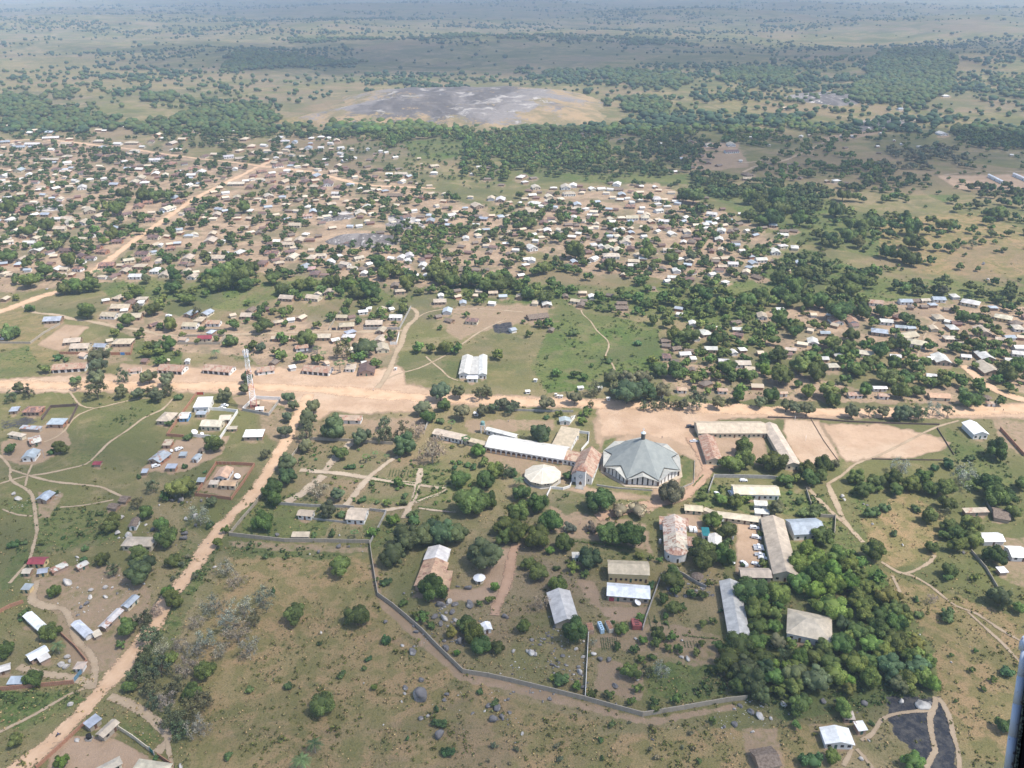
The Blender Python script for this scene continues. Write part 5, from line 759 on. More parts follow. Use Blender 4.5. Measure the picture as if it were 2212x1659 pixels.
def house_mesh(L,Dp,hw,kind,wall,roofh=None):
    "local frame: x along the front (centred), y away from the viewer, z up. returns wall mesh, roof mesh"
    s=min(L,Dp); hr=roofh if roofh else max(.9,s*.2); a=MB(); r=MB(); oh=.55; th=.12
    if kind=='g':
        a.add([(-L/2,0,0),(L/2,0,0),(L/2,Dp,0),(-L/2,Dp,0),(-L/2,0,hw),(L/2,0,hw),(L/2,Dp,hw),(-L/2,Dp,hw),(-L/2,Dp/2,hw+(hr:=min(hr,Dp*.2 if not roofh else hr))-.13),(L/2,Dp/2,hw+hr-.13)],
              [(0,1,5,4),(2,3,7,6),(1,2,6,9,5),(3,0,4,8,7)])
        pr=gable_profile(Dp,hr,oh,th); vs=[(x,p[0],hw+p[1]) for x in (-L/2-oh,L/2+oh) for p in pr]; n=6
        r.add(vs,[(i,i+n,(i+1)%n+n,(i+1)%n) for i in range(n)]+[tuple(range(n)),tuple(range(2*n-1,n-1,-1))])
    elif kind=='G':
        hr=min(hr,L*.2) if not roofh else hr
        a.add([(-L/2,0,0),(L/2,0,0),(L/2,Dp,0),(-L/2,Dp,0),(-L/2,0,hw),(L/2,0,hw),(L/2,Dp,hw),(-L/2,Dp,hw),(0,0,hw+hr-.13),(0,Dp,hw+hr-.13)],
              [(0,1,5,8,4),(2,3,7,9,6),(1,2,6,5),(3,0,4,7)])
        pr=gable_profile(L,hr,oh,th); vs=[(p[0]-L/2,y,hw+p[1]) for y in (-oh,Dp+oh) for p in pr]; n=6
        r.add(vs,[(i,(i+1)%n,(i+1)%n+n,i+n) for i in range(n)]+[tuple(range(n-1,-1,-1)),tuple(range(n,2*n))])
    elif kind=='h':
        a.box((0,Dp/2,hw/2),(L,Dp,hw)); l,d=L/2+oh,Dp/2+oh; hr=s*.23 if not roofh else roofh
        if L>=Dp: R=[(-(l-d*.95),Dp/2,hw+hr),((l-d*.95),Dp/2,hw+hr)]
        else: R=[(0,Dp/2-(d-l*.95),hw+hr),(0,Dp/2+(d-l*.95),hw+hr)]
        v=[(-l,Dp/2-d,hw+.02),(l,Dp/2-d,hw+.02),(l,Dp/2+d,hw+.02),(-l,Dp/2+d,hw+.02)]+R
        if L>=Dp: f=[(0,1,5,4),(1,2,5),(2,3,4,5),(3,0,4),(3,2,1,0)]
        else: f=[(0,1,4),(1,2,5,4),(2,3,5),(3,0,4,5),(3,2,1,0)]
        r.add(v,f)
    elif kind=='s':
        hb=hw+max(.35,Dp*.06)
        a.add([(-L/2,0,0),(L/2,0,0),(L/2,Dp,0),(-L/2,Dp,0),(-L/2,0,hw),(L/2,0,hw),(L/2,Dp,hb),(-L/2,Dp,hb)],[(0,1,5,4),(2,3,7,6),(1,2,6,5),(3,0,4,7)])
        l=L/2+.4; k=(hb-hw)/Dp; y0,y1=-.5,Dp+.4; z0,z1=hw+.02+k*y0,hw+.02+k*y1
        r.add([(-l,y0,z0),(l,y0,z0),(l,y1,z1),(-l,y1,z1),(-l,y0,z0+.1),(l,y0,z0+.1),(l,y1,z1+.1),(-l,y1,z1+.1)],[(3,2,1,0),(4,5,6,7),(0,1,5,4),(1,2,6,5),(2,3,7,6),(3,0,4,7)])
    else:
        a.box((0,Dp/2,hw/2),(L,Dp,hw)); r.box((0,Dp/2,hw+.1),(L+.3,Dp+.3,.18))
    axis='Y' if kind=='G' else 'X'
    return a,r,axis
def openings(root,L,n,hw,rs,big=False,Dp=None,kind='g'):
    if n<=0: return
    for i in range(n):
        x=-L/2+L*(i+.5)/n+rs.uniform(-.1,.1)
        if big:
            link('opening',_box,root,(x,-.02,.15),scale=(L/n*.62,.12,hw*.72)); continue
        isd=(i%3==1) or n==1
        if isd: link('door',_boxs if rs.random()<.5 else _boxw,root,(x,-.02,.02),scale=(1.0,.1,min(2.1,hw*.75)))
        else: link('window',_box,root,(x,-.02,min(1.0,hw*.35)),scale=(min(1.3,L/n*.5),.1,min(1.15,hw*.4)))
    if Dp and Dp>4:
        k=max(1,int(Dp/4.5))
        for i in range(k): link('window',_box,root,(L/2,Dp*(i+.5)/k,min(1.0,hw*.35)),scale=(.1,1.1,min(1.1,hw*.4)))
ROOTS=[]
def house(name,c,yaw,L,Dp,hw,kind,rcode,wall,nopen,rs,label=None,cat='house',group=None,big=False,z=0,sideopen=True,roofh=None,wallname='wall'):
    root=empty(name,(c[0],c[1],z),yaw)
    a,r,ax=house_mesh(L,Dp,hw,kind,wall,roofh)
    link('wall',a.mesh(wallname,M(wall)),root)
    base=rcode[0]; col=list(RC[base]); 
    if len(rcode)>1: col[3]=.36+.055*int(rcode[1])
    v=rs.uniform(.9,1.1)*(.87 if name in('town_house','hut','thatched_house') else 1); col=[col[0]*v,col[1]*v*rs.uniform(.97,1.03),col[2]*v*rs.uniform(.94,1.06),col[3]*(rs.uniform(.3,1.6) if len(rcode)==1 else 1)]
    mt=M('thatch') if base=='h' else M('roofX' if ax=='X' else 'roofY')
    link('roof',r.mesh('roof',mt),root,color=tuple(col[:3])+(min(col[3],1),))
    openings(root,L,nopen,hw,rs,big,Dp if sideopen else None,kind)
    if label or cat: tag(root,label,cat,group)
    return root
LM={}   # landmarks: phrase -> picture point
def bldg(b):
    rc,x1,y1,x2,y2,x3,y3,hw,roof,wall,kind,nop,name,label=b
    p1=gt(rc,x1,y1); p2=gt(rc,x2,y2); d=p2-p1; L=d.length; yaw=math.atan2(d.y,d.x); n=Vector((-math.sin(yaw),math.cos(yaw),0))
    tgt=T(rc,x3,y3); q3=G(tgt,hw+.1); q3.z=0; dv=q3-p1
    if dv.length>L*1.15 and dv.dot(n)>0:      # the long flank fixes the direction
        n=dv.normalized(); f=Vector((n.y,-n.x,0)); L=max(3,d.dot(f)); yaw=math.atan2(f.y,f.x); d=f*L; p2=p1+d; best=(0,dv.length-.5)
    else:
        best=None
        for k in range(6,240):
            D=k*.5; q=p1+n*D; q2=PJ(q.x,q.y,hw); e=abs(q2[1]-tgt[1])+.15*abs(q2[0]-tgt[0])
            if best is None or e<best[0]: best=(e,D)
    Dp=max(2.4,best[1]); rs=random.Random(int(x1*7+y1)); c=(p1+p2)/2
    cat={'school_building':'school','small_house':'house','brick_house':'house','villa':'house','villa_wing':'house','garden_house':'house'}.get(name,name.replace('_',' '))
    o=house(name,c,yaw,L,Dp,hw,kind,roof,wall,nop,rs,label,cat,sideopen=nop>0)
    return o,L,Dp,yaw,c
BO=[]
for b in B: BO.append((b,)+bldg(b))
# ---- small houses: the 300 that show largest are things, the rest one mass
SH.sort(key=lambda s:-s[2]*(1 if s[3]!='h' else 1)); AUTO=[]
nB=sum(1 for b in B if b[12] in('small_house','brick_house'))
mass=dict(V=[],F=[],C=[]); rs=random.Random(11)
def addmass(p,yaw,Lf,Dp,hw,kind,wall,code,rs):
    a,r,ax=house_mesh(Lf,Dp,hw,kind,wall); ca,sa=math.cos(yaw),math.sin(yaw); tz=float(terr(p.x,p.y))
    for mb,colr in ((a,{'white_plaster':(.72,.70,.66),'cream_plaster':(.6,.53,.4),'mud_wall':(.33,.22,.15),'brick_wall':(.38,.19,.12),'yellow_plaster':(.6,.47,.25),'pink_plaster':(.5,.35,.33)}[wall]),(r,RC[code][:3])):
        off=len(mass['V']); v=rs.uniform(.72,1.0)
        mass['V']+=[(p.x+x*ca-y*sa,p.y+x*sa+y*ca,tz+z) for x,y,z in mb.v]; mass['F']+=[tuple(q+off for q in f) for f in mb.f]; mass['C']+=[(colr[0]*v,colr[1]*v,colr[2]*v,1)]*len(mb.f)

def wallpick(code,rs,rc):
    if code=='y': return 'yellow_plaster'
    if code=='p': return 'pink_plaster'
    if code=='h': return 'mud_wall'
    if code in('w','c','W'): return rs.choice(['white_plaster','white_plaster','cream_plaster','mud_wall'])
    return rs.choice(['mud_wall','mud_wall','brick_wall','white_plaster','cream_plaster'])
nh=0
for i,(rc,D,wp,code,gb) in enumerate(SH):
    p=G(D); pm=PM(p); L=wp/pm
    tw=0
    if gb: Lf=L; Dp=L*1.35; kind='G'
    elif wp<27 and code not in 'R' and rs.random()<.38: Lf=L*.82; Dp=L*1.15; kind=rs.choice('GGh'); tw=rs.gauss(0,12)
    else: Lf=L*.92; Dp=min(max(.66*L,5),9.5); kind='h' if (rs.random()<.25 and code not in 'hR') else 'g'; tw=rs.choice((0,0,22,-22,34))*(wp<24)
    if code=='w' and rs.random()<.28: code='t'
    hw=2.5 if L<9 else 2.9
    if code=='h': hw=2.0
    yaw=math.radians(rs.gauss(0,8)+tw) if rc!='13' else math.radians(rs.gauss(-8,14))
    wall=wallpick(code,rs,rc); rr=code if code!='y' else 'c'
    if code=='R' : rr='R4'; wall='white_plaster'
    if nh<300:
        nh+=1; big=wp>=55 and code=='R'
        n=max(1,int(L/3.2)) if wp>11 else 0
        o=house('thatched_house' if code=='h' else 'town_house' if L>6 else 'hut',p,yaw,Lf,Dp,hw,kind,rr,wall,(5 if big else min(n,7)),rs,None,None,big=big,sideopen=wp>18)
        AUTO.append((o,D,'house',(('small ' if L<8 else 'long ' if L>17 else '')+('thatched' if code=='h' else RW[code]+'-roofed')+' '+({'G':'gable-fronted ','h':'hip-roofed ','g':''}[kind] if code!='h' else '')).replace('roofed hip-roofed','hip-roofed')+WN[wall]+(' house'),wp,
          'thatched houses of the town' if code=='h' else 'houses of the town'))
    else: addmass(p,yaw,Lf,Dp,hw,kind,wall,code,rs)
def finish_houses():
    me=bpy.data.meshes.new('distant_houses'); me.from_pydata(mass['V'],[],mass['F']); me.materials.append(M('stuffhouse'))
    at=me.color_attributes.new('col','FLOAT_COLOR','CORNER'); arr=[]
    for f,c in zip(mass['F'],mass['C']): arr+=list(c)*len(f)
    at.data.foreach_set('color',arr); tag(link('distant_houses',me),'mass of small distant town houses with white, tan and brown roofs','houses',kind='stuff')
    print('small houses',len(SH),'individual',nh)
# ================================================================ trees
def leafcloud(seed,nl,nc,size,flat=.8,core=True,gap=0.0,sub=2,topw=.35,jit=.55,spread=1.0,coren=2):
    "unit crown (diameter 1, centre 0): leaf faces on many small lumps. returns V,F,C"
    g=np.random.default_rng(seed)
    # lump centres
    u=g.normal(size=(nc,3)); u/=np.linalg.norm(u,axis=1)[:,None]; u[:,2]=np.abs(u[:,2])*1.1-.45; u/=np.linalg.norm(u,axis=1)[:,None]
    el=g.uniform(.78,1.2); cen=u*g.uniform(.13,.38,nc)[:,None]*np.array([el,1/el,flat*g.uniform(.85,1.2)]); lr=g.uniform(.085,.20,nc)
    tint=g.uniform(.6,1.45,nc)
    k=g.integers(0,nc,nl); n=g.normal(size=(nl,3)); n/=np.linalg.norm(n,axis=1)[:,None]; out=cen[k]/np.maximum(np.linalg.norm(cen[k],axis=1),1e-6)[:,None]
    n=n+out*.9+np.array([0,0,topw]); n/=np.linalg.norm(n,axis=1)[:,None]
    rr=lr[k]*g.uniform(1-gap,1.08,nl); P=cen[k]+n*rr[:,None]
    n2=n+g.normal(size=(nl,3))*jit; n2/=np.linalg.norm(n2,axis=1)[:,None]
    a=np.cross(n2,g.normal(size=(nl,3))); a/=np.linalg.norm(a,axis=1)[:,None]; b=np.cross(n2,a); s=(size*g.uniform(.6,1.35,nl))[:,None]
    q=np.stack([P-a*s-b*s*.7,P+a*s-b*s*.7,P+a*s*.8+b*s*.7,P-a*s*.8+b*s*.7],1).reshape(-1,3); F=np.arange(nl*4).reshape(-1,4)
    t=tint[k]*g.uniform(.6,1.4,nl); yel=g.uniform(-.06,.1,nl)
    C=np.repeat(np.stack([t*(1+yel),t,t*(1-yel*.5),np.ones(nl)],1),4,0)
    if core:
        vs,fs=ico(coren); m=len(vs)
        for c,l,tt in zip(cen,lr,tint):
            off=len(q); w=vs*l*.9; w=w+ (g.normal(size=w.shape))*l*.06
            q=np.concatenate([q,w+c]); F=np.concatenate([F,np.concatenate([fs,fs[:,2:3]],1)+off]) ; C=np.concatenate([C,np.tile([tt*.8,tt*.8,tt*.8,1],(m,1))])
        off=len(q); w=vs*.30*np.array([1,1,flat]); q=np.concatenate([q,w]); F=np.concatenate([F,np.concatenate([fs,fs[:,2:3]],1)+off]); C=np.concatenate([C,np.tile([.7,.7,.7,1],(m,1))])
    sc=.56/np.percentile(np.hypot(q[:,0],q[:,1]),97); q=q*np.array([sc,sc,sc])
    return q,F,C
_ico={}
def ico(n):
    if n in _ico: return _ico[n]
    t=(1+5**.5)/2
    v=[(-1,t,0),(1,t,0),(-1,-t,0),(1,-t,0),(0,-1,t),(0,1,t),(0,-1,-t),(0,1,-t),(t,0,-1),(t,0,1),(-t,0,-1),(-t,0,1)]
    f=[(0,11,5),(0,5,1),(0,1,7),(0,7,10),(0,10,11),(1,5,9),(5,11,4),(11,10,2),(10,7,6),(7,1,8),(3,9,4),(3,4,2),(3,2,6),(3,6,8),(3,8,9),(4,9,5),(2,4,11),(6,2,10),(8,6,7),(9,8,1)]
    v=[Vector(p).normalized() for p in v]
    for _ in range(n-1):
        c={};nf=[]
        def mid(a,b):
            k=(min(a,b),max(a,b))
            if k not in c: c[k]=len(v); v.append(((v[a]+v[b])/2).normalized())
            return c[k]
        for a,b,d in f:
            x,y,z=mid(a,b),mid(b,d),mid(d,a); nf+=[(a,x,z),(b,y,x),(d,z,y),(x,y,z)]
        f=nf
    _ico[n]=(np.array([tuple(p) for p in v]),np.array(f)); return _ico[n]
def to_tri(V,F):
    "quads whose last two indices match become triangles"
    return V,F
def crownmesh(name,q,F,C,mat='leaf'):
    "mixed faces: degenerate quads written as triangles"
    tri=F[:,2]==F[:,3]; me=bpy.data.meshes.new(name); nq=int((~tri).sum()); ntri=int(tri.sum())
    me.vertices.add(len(q)); me.vertices.foreach_set('co',q.astype(np.float32).ravel())
    idx=np.concatenate([F[~tri].ravel(),F[tri][:,:3].ravel()]).astype(np.int32)
    me.loops.add(len(idx)); me.loops.foreach_set('vertex_index',idx)
    st=np.concatenate([np.arange(nq)*4,nq*4+np.arange(ntri)*3]).astype(np.int32); tt=np.concatenate([np.full(nq,4),np.full(ntri,3)]).astype(np.int32)
    me.polygons.add(nq+ntri); me.polygons.foreach_set('loop_start',st); me.polygons.foreach_set('loop_total',tt)
    me.update(calc_edges=True)
    a=me.color_attributes.new('col','FLOAT_COLOR','POINT'); a.data.foreach_set('color',C.astype(np.float32).ravel())
    me.materials.append(M(mat)); return me
def trunkmesh(name,seed,h,spread,mat='bark',nl=5,r=.03):
    "unit tree: ground at z 0, crown centre at z h"
    rs=random.Random(seed); m=MB(); top=h*.55; m.tube((0,0,-.02),(rs.uniform(-.02,.02),0,top),r*1.25,r*.8,7)
    for i in range(nl):
        a=i*2*math.pi/nl+rs.uniform(-.4,.4); e=Vector((math.cos(a)*spread*rs.uniform(.5,.9),math.sin(a)*spread*rs.uniform(.5,.9),h+rs.uniform(-.05,.22)))
        b=Vector((0,0,top*rs.uniform(.7,1))); k=b.lerp(e,.55)+Vector((0,0,.03)); m.tube(b,k,r*.55,r*.35,5); m.tube(k,e,r*.35,r*.1,4)
        for _ in range(2):
            e2=k+Vector((rs.uniform(-.14,.14),rs.uniform(-.14,.14),rs.uniform(.06,.2))); m.tube(k,e2,r*.22,r*.06,4)
    return m.mesh(name,M(mat))
def palmcrown(seed,nf=16,fan=False):
    rs=random.Random(seed); V=[];F=[];C=[]
    for i in range(nf):
        a=i*2.399+rs.uniform(-.2,.2); up=rs.uniform(.1,.9); L=.5*rs.uniform(.85,1.1); seg=6; pts=[]
        for k in range(seg+1):
            t=k/seg; r=L*t*math.cos(up*.7*(1-t)); z=L*(math.sin(up)*t*.9-.75*t*t*(1.1-up*.5)); pts.append(Vector((math.cos(a)*r,math.sin(a)*r,z)))
        side=Vector((-math.sin(a),math.cos(a),0)); t0=rs.uniform(.7,1.25)
        if fan: # fan palm: broad short blades
            e=pts[3]; 
            for q in range(-3,4):
                ang=a+q*.33; d=Vector((math.cos(ang),math.sin(ang),.15-.3*abs(q)/3))*.2; n=len(V); s2=Vector((-math.sin(ang),math.cos(ang),0))*.022
                V+=[tuple(e-s2*.4),tuple(e+s2*.4),tuple(e+d+s2),tuple(e+d-s2)]; F.append((n,n+1,n+2,n+3)); C+=[(t0,t0,t0*.9,1)]*4
            continue
        for k in range(seg):
            wd=.075*math.sin(math.pi*min(1,(k+.8)/(seg+.6)))+.01
            for sg in (-1,1):
                for j in range(2):
                    p=pts[k].lerp(pts[k+1],j*.5); q2=pts[k].lerp(pts[k+1],j*.5+.32); n=len(V); tip=side*sg*wd+(pts[k+1]-pts[k])*.6+Vector((0,0,-wd*.6))
                    V+=[tuple(p),tuple(q2),tuple(q2+tip),tuple(p+tip)]; F.append((n,n+1,n+2,n+3)); tt=t0*rs.uniform(.8,1.2); C+=[(tt,tt,tt,1)]*4
    return np.array(V),np.array(F),np.array(C)
KD={ # name, colour, crown-centre height / width, variants
'm':('mango_tree',(.085,.125,.034),.46,'dense'),'M':('mango_tree',(.112,.165,.04),.46,'dense'),'d':('mango_tree',(.10,.11,.07),.46,'dense'),
'l':('leafy_tree',(.115,.19,.038),.5,'dense'),'y':('leafy_tree',(.135,.16,.042),.5,'loose'),
'a':('savanna_tree',(.105,.125,.062),.60,'airy'),'o':('savanna_tree',(.080,.115,.048),.47,'loose'),'s':('bare_tree',(.25,.245,.18),.5,'bare'),'b':('shrub',(.085,.145,.05),.30,'bush'),
'p':('palm_tree',(.10,.17,.065),.85,'palm'),'w':('blossoming_tree',(.24,.24,.165),.36,'bush')}
KW={'m':'dark green round-crowned tree','M':'fresh green round-crowned tree','d':'grey-green round-crowned tree','l':'bright lime-green tree','y':'yellowish green tree','a':'olive loose-crowned tree','o':'broad olive green tree',
    's':'silvery near-leafless tree','b':'low green shrub','p':'feathery palm','w':'pale blossoming tree'}
TM={}
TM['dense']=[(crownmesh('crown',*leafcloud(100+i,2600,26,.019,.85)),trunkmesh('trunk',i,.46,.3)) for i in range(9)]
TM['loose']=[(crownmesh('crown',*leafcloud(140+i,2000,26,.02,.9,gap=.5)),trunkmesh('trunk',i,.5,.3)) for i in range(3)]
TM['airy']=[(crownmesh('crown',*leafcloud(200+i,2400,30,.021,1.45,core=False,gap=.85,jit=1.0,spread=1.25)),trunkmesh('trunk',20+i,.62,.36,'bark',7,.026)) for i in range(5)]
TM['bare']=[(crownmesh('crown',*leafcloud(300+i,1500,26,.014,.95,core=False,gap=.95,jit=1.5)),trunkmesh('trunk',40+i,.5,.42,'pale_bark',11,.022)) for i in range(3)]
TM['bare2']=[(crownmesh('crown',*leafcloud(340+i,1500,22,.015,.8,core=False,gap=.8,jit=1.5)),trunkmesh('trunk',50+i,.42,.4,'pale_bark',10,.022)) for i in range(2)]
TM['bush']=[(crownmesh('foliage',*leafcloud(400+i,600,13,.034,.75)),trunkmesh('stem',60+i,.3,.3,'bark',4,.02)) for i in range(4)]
TM['palm']=[(crownmesh('crown',*palmcrown(i,18,i==1)),MB().tube((0,0,0),(.015,0,.85),.03,.022,8).mesh('trunk',M('pale_bark'))) for i in range(3)]
TL=[]
for rc,s in TR.items():
    for e in s.split():
        q=e.split(','); TL.append((T(rc,float(q[0]),float(q[1])),float(q[2])/4,q[3] if len(q)>3 else 'm',rc))
TL.sort(key=lambda t:-t[1]); cnt={}; MASS=[]; rt=random.Random(5); TREEPOS=[]
def place(D,wp,hk):
    z=8.0
    for _ in range(3):
        p=G(D,z); wm=wp/PM(p); z=wm*hk
    p=G(D,z); return p.x,p.y,wm
for D,wp,k,rc in TL:
    nm,colr,hk,var=KD[k]; x,y,wm=place(D,wp,hk); TREEPOS.append((x,y,wm))
    v=rt.uniform(.75,1.3)*(1.25 if rc=='33' else 1); cc=(colr[0]*v*rt.uniform(.85,1.3),colr[1]*v,colr[2]*v*rt.uniform(.9,1.1),1)
    if cnt.get(nm,0)>=300: MASS.append((x,y,wm,hk,cc)); continue
    cnt[nm]=cnt.get(nm,0)+1
    if k=='a' and wp>=22 and rc!='30' and rt.random()<.75: var='loose'
    cm,tm=rt.choice(TM[var]) if not(var=='palm') else TM['palm'][1 if (rc in('11','21') and wp<35) else rt.choice((0,2))]
    root=empty(nm,(x,y,float(terr(x,y))),rt.uniform(0,6.28))
    sz=wm*rt.uniform(.92,1.08); ch=wm*hk
    link(cm.name.split('.')[0],cm,root,(0,0,ch),color=cc,scale=(wm*rt.uniform(.95,1.1),wm*rt.uniform(.85,1.1),sz*rt.uniform(.85,1.15)))
    link(tm.name.split('.')[0],tm,root,(0,0,0),scale=(wm,wm,wm))
    size='tiny' if wp<12 else 'small' if wp<20 else 'mid-sized' if wp<32 else 'large' if wp<50 else 'huge'
    AUTO.append((root,(D[0],D[1]+wp*.3),'palm' if k=='p' else 'shrub' if k=='b' else 'tree',size+' '+KW[k],wp,{'b':'shrubs','p':'palms'}.get(k,'trees of the town and mission')))
print('trees',cnt,'mass',len(MASS))
# ---- tree masses: scattered where the survey shows tree cover, too many to count one by one
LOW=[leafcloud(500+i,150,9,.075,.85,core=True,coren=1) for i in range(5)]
FAR=[leafcloud(520+i,16,3,.17,.8,core=False) for i in range(3)]
def farcrown(seed):
    vs,fs=ico(2); g=np.random.default_rng(seed); w=vs*(.5+g.normal(size=(len(vs),1))*.07)*np.array([1,1,.8]); w[:,2]=np.maximum(w[:,2],-.33)
    C=np.tile(g.uniform(.75,1.25,(len(vs),1)),(1,4)); C[:,3]=1; return w,np.concatenate([fs,fs[:,2:3]],1),C
FAR=[farcrown(600+i) for i in range(6)]
gr=np.random.default_rng(77)
occ={}
def okk(x,y,r):
    k=(int(x//12),int(y//12))
    for i in(-1,0,1):
        for j in(-1,0,1):
            for (a,b,c) in occ.get((k[0]+i,k[1]+j),()):
                if (a-x)**2+(b-y)**2<(c+r)**2: return False
    return True
def addocc(x,y,r): occ.setdefault((int(x//12),int(y//12)),[]).append((x,y,r))
for x,y,r in CROWN_AVOID: addocc(x,y,r)
for x,y,wm in TREEPOS: addocc(x,y,wm*.3)
for rc,D,wp,code,gb in SH:
    p=G(D); addocc(p.x,p.y+3,wp/PM(p)*.5)
for b,o,L,Dp,yaw,c in BO: addocc(c.x,c.y+Dp/2,max(L,Dp)*.5)
TINT={'m':(.070,.105,.034),'M':(.092,.138,.036),'a':(.12,.135,.075),'G':(.12,.19,.045)}
def scatter(zones):
  for pts,dens,sz,k in zones:
    poly=parse(pts); W=[G(p) for p in poly]; x0=min(p.x for p in W);x1=max(p.x for p in W);y0=min(p.y for p in W);y1=max(p.y for p in W)
    area=(x1-x0)*(y1-y0)/1e4; n=int(min(area*dens,60000)); X=gr.uniform(x0,x1,n); Y=gr.uniform(y0,y1,n)
    px,py,_=PJ(X,Y,0.0); ins,_d=pip(poly,px,py); cl=fbm(X/70+9,Y/70,3); ins&=(cl>(.42 if dens<50 else .36 if dens<90 else .1)); ins&=(_d>26*np.clip(fbm(X/40+3,Y/25,3)-.32,0,1)*(1 if dens>=50 and (y1-y0)>150 else .3))
    got=0
    for x,y in zip(X[ins],Y[ins]):
        s=sz*gr.uniform(.65,1.3)
        if okk(x,y,s*.3):
            addocc(x,y,s*.3); t=TINT[k]; v=gr.uniform(.75,1.25)*(.85 if y>1500 else 1); yl=gr.uniform(.85,1.35)
            MASS.append((x,y,s,.44,(t[0]*v*yl,t[1]*v,t[2]*v,1))); got+=1
scatter([z for z in FZ if z[1]>=50 and z[2]>=6])
HT=0; rh=random.Random(31)
for pts in TOWN:       # the smaller houses that fill the blocks
    poly=parse(pts); W=[G(p) for p in poly]; x0=min(p.x for p in W);x1=max(p.x for p in W);y0=min(p.y for p in W);y1=max(p.y for p in W)
    n=int((x1-x0)*(y1-y0)/1e4*16); X=gr.uniform(x0,x1,n); Y=gr.uniform(y0,y1,n); px,py,_=PJ(X,Y,0.0); ins,_d=pip(poly,px,py)
    for x,y in zip(X[ins],Y[ins]):
        if okk(x,y,5.0):
            code=rh.choice('bbbtthhwcg'); L=rh.uniform(5,9.5); addmass(Vector((x,y,0)),rh.gauss(0,.15)+rh.choice((0,0,0,.4,-.4,.7)),L,rh.uniform(4.5,6.5),2.4,rh.choice('gggh'),wallpick(code,rh,'11'),code,rh); addocc(x,y+2.5,L*.5); HT+=1
print('infill houses',HT); finish_houses()
scatter([z for z in FZ if z[1]<50 or z[2]<6])
# far savanna: sparse trees gathered in belts
n=60000; dd=gr.uniform(0,1,n); Y=1500*(9000/1500)**dd; X=gr.uniform(-.72,.72,n)*Y*1.0
c1=fbm(X/900+4,Y/420+2,3); c2=fbm(X/160,Y/110,3); keep=(gr.uniform(0,1,n)<np.clip((c1-.44)*6,.05,1)*np.clip((c2-.40)*5,.03,1))
ex=((X+105)/345)**2+((Y-1850)/330)**2<1.0
for x,y in zip(X[keep&~ex],Y[keep&~ex]):
    s=gr.uniform(5,11)*(1.0 if gr.uniform()<.8 else 1.7)*(1+max(0,(y-3500))/9000)
    v=gr.uniform(.8,1.2); MASS.append((x,y,s,.42,(.042*v,.072*v,.036*v,1)))
def build_mass(name,label,items,lib):
    Vs=[];Fs=[];Cs=[];off=0
    for (x,y,s,hk,cc) in items:
        q,F,C=lib[int(gr.integers(len(lib)))]; a=gr.uniform(0,6.28); ca,sa=math.cos(a),math.sin(a)
        v=np.stack([(q[:,0]*ca-q[:,1]*sa)*s+x,(q[:,0]*sa+q[:,1]*ca)*s+y,q[:,2]*s*.9+s*hk+float(terr(x,y))],1)
        Vs.append(v);Fs.append(F+off);Cs.append(C*np.array(cc)); off+=len(v)
    q=np.concatenate(Vs);F=np.concatenate(Fs);C=np.concatenate(Cs)
    o=link(name,crownmesh(name,q,F,C,'stuffleaf')); tag(o,label,'trees',kind='stuff'); print(name,len(items),'faces',len(F))
near=[m for m in MASS if m[1]<1500]; far=[m for m in MASS if m[1]>=1500]
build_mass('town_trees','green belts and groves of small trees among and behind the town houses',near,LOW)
build_mass('distant_woodland','far-off belts and scattered trees of the hazy savanna',far,FAR)
# ---- undergrowth: tufts and saplings in the near grass
U=[]
n=110000; Dx=gr.uniform(-150,2360,n); Dy=gr.uniform(560,1720,n)
for i in range(n):
    L=maskat('lush',(Dx[i],Dy[i])); E=maskat('earth',(Dx[i],Dy[i])); bt=maskat('burnt',(Dx[i],Dy[i]))
    p=G((Dx[i],Dy[i])); cl=float(fbm(p.x/22,p.y/22,3)); pr=(.10+.42*L)*(1-E)*(1-.7*bt)*np.clip((cl-.45)*8,0,1)
    if Dy[i]>1560 and Dx[i]<1250: pr*=1.4
    if gr.uniform()<pr*.8:
        if okk(p.x,p.y,.5): 
            s=gr.uniform(.6,2.0)*(1.3 if L>.5 else 1)*(1.7 if gr.uniform()<.08 else 1); v=gr.uniform(.8,1.3); U.append((p.x,p.y,s,.22,((.075+.05*(L<.3))*v,(.11+.02*(L<.3))*v,.035*v,1)))
n=60000; Dx2=gr.uniform(-60,2270,n); Dy2=gr.uniform(1080,1690,n); GT=[]
for i in range(n):
    E=maskat('earth',(Dx2[i],Dy2[i])); bt=maskat('burnt',(Dx2[i],Dy2[i]))
    if E>.35 or bt>.3: continue
    p=G((Dx2[i],Dy2[i])); cl=float(fbm(p.x/9+3,p.y/9,3))
    if gr.uniform()<np.clip((cl-.40)*6,.03,1)*.32 and okk(p.x,p.y,.3):
        c=((.27,.205,.10),(.20,.18,.075),(.11,.125,.045))[int(gr.choice(3,p=[.4,.35,.25]))]; v=gr.uniform(.75,1.25); GT.append((p.x,p.y,gr.uniform(.5,1.3),.2,(c[0]*v,c[1]*v,c[2]*v,1)))
build_mass('grass_tufts','straw and olive coloured grass tufts over the near fields',GT,[leafcloud(750+i,7,3,.2,.6,core=False) for i in range(4)])
LU=[leafcloud(700+i,26,5,.13,.7,core=False) for i in range(5)]
build_mass('undergrowth','low tufts and saplings scattered through the grass',U,LU)
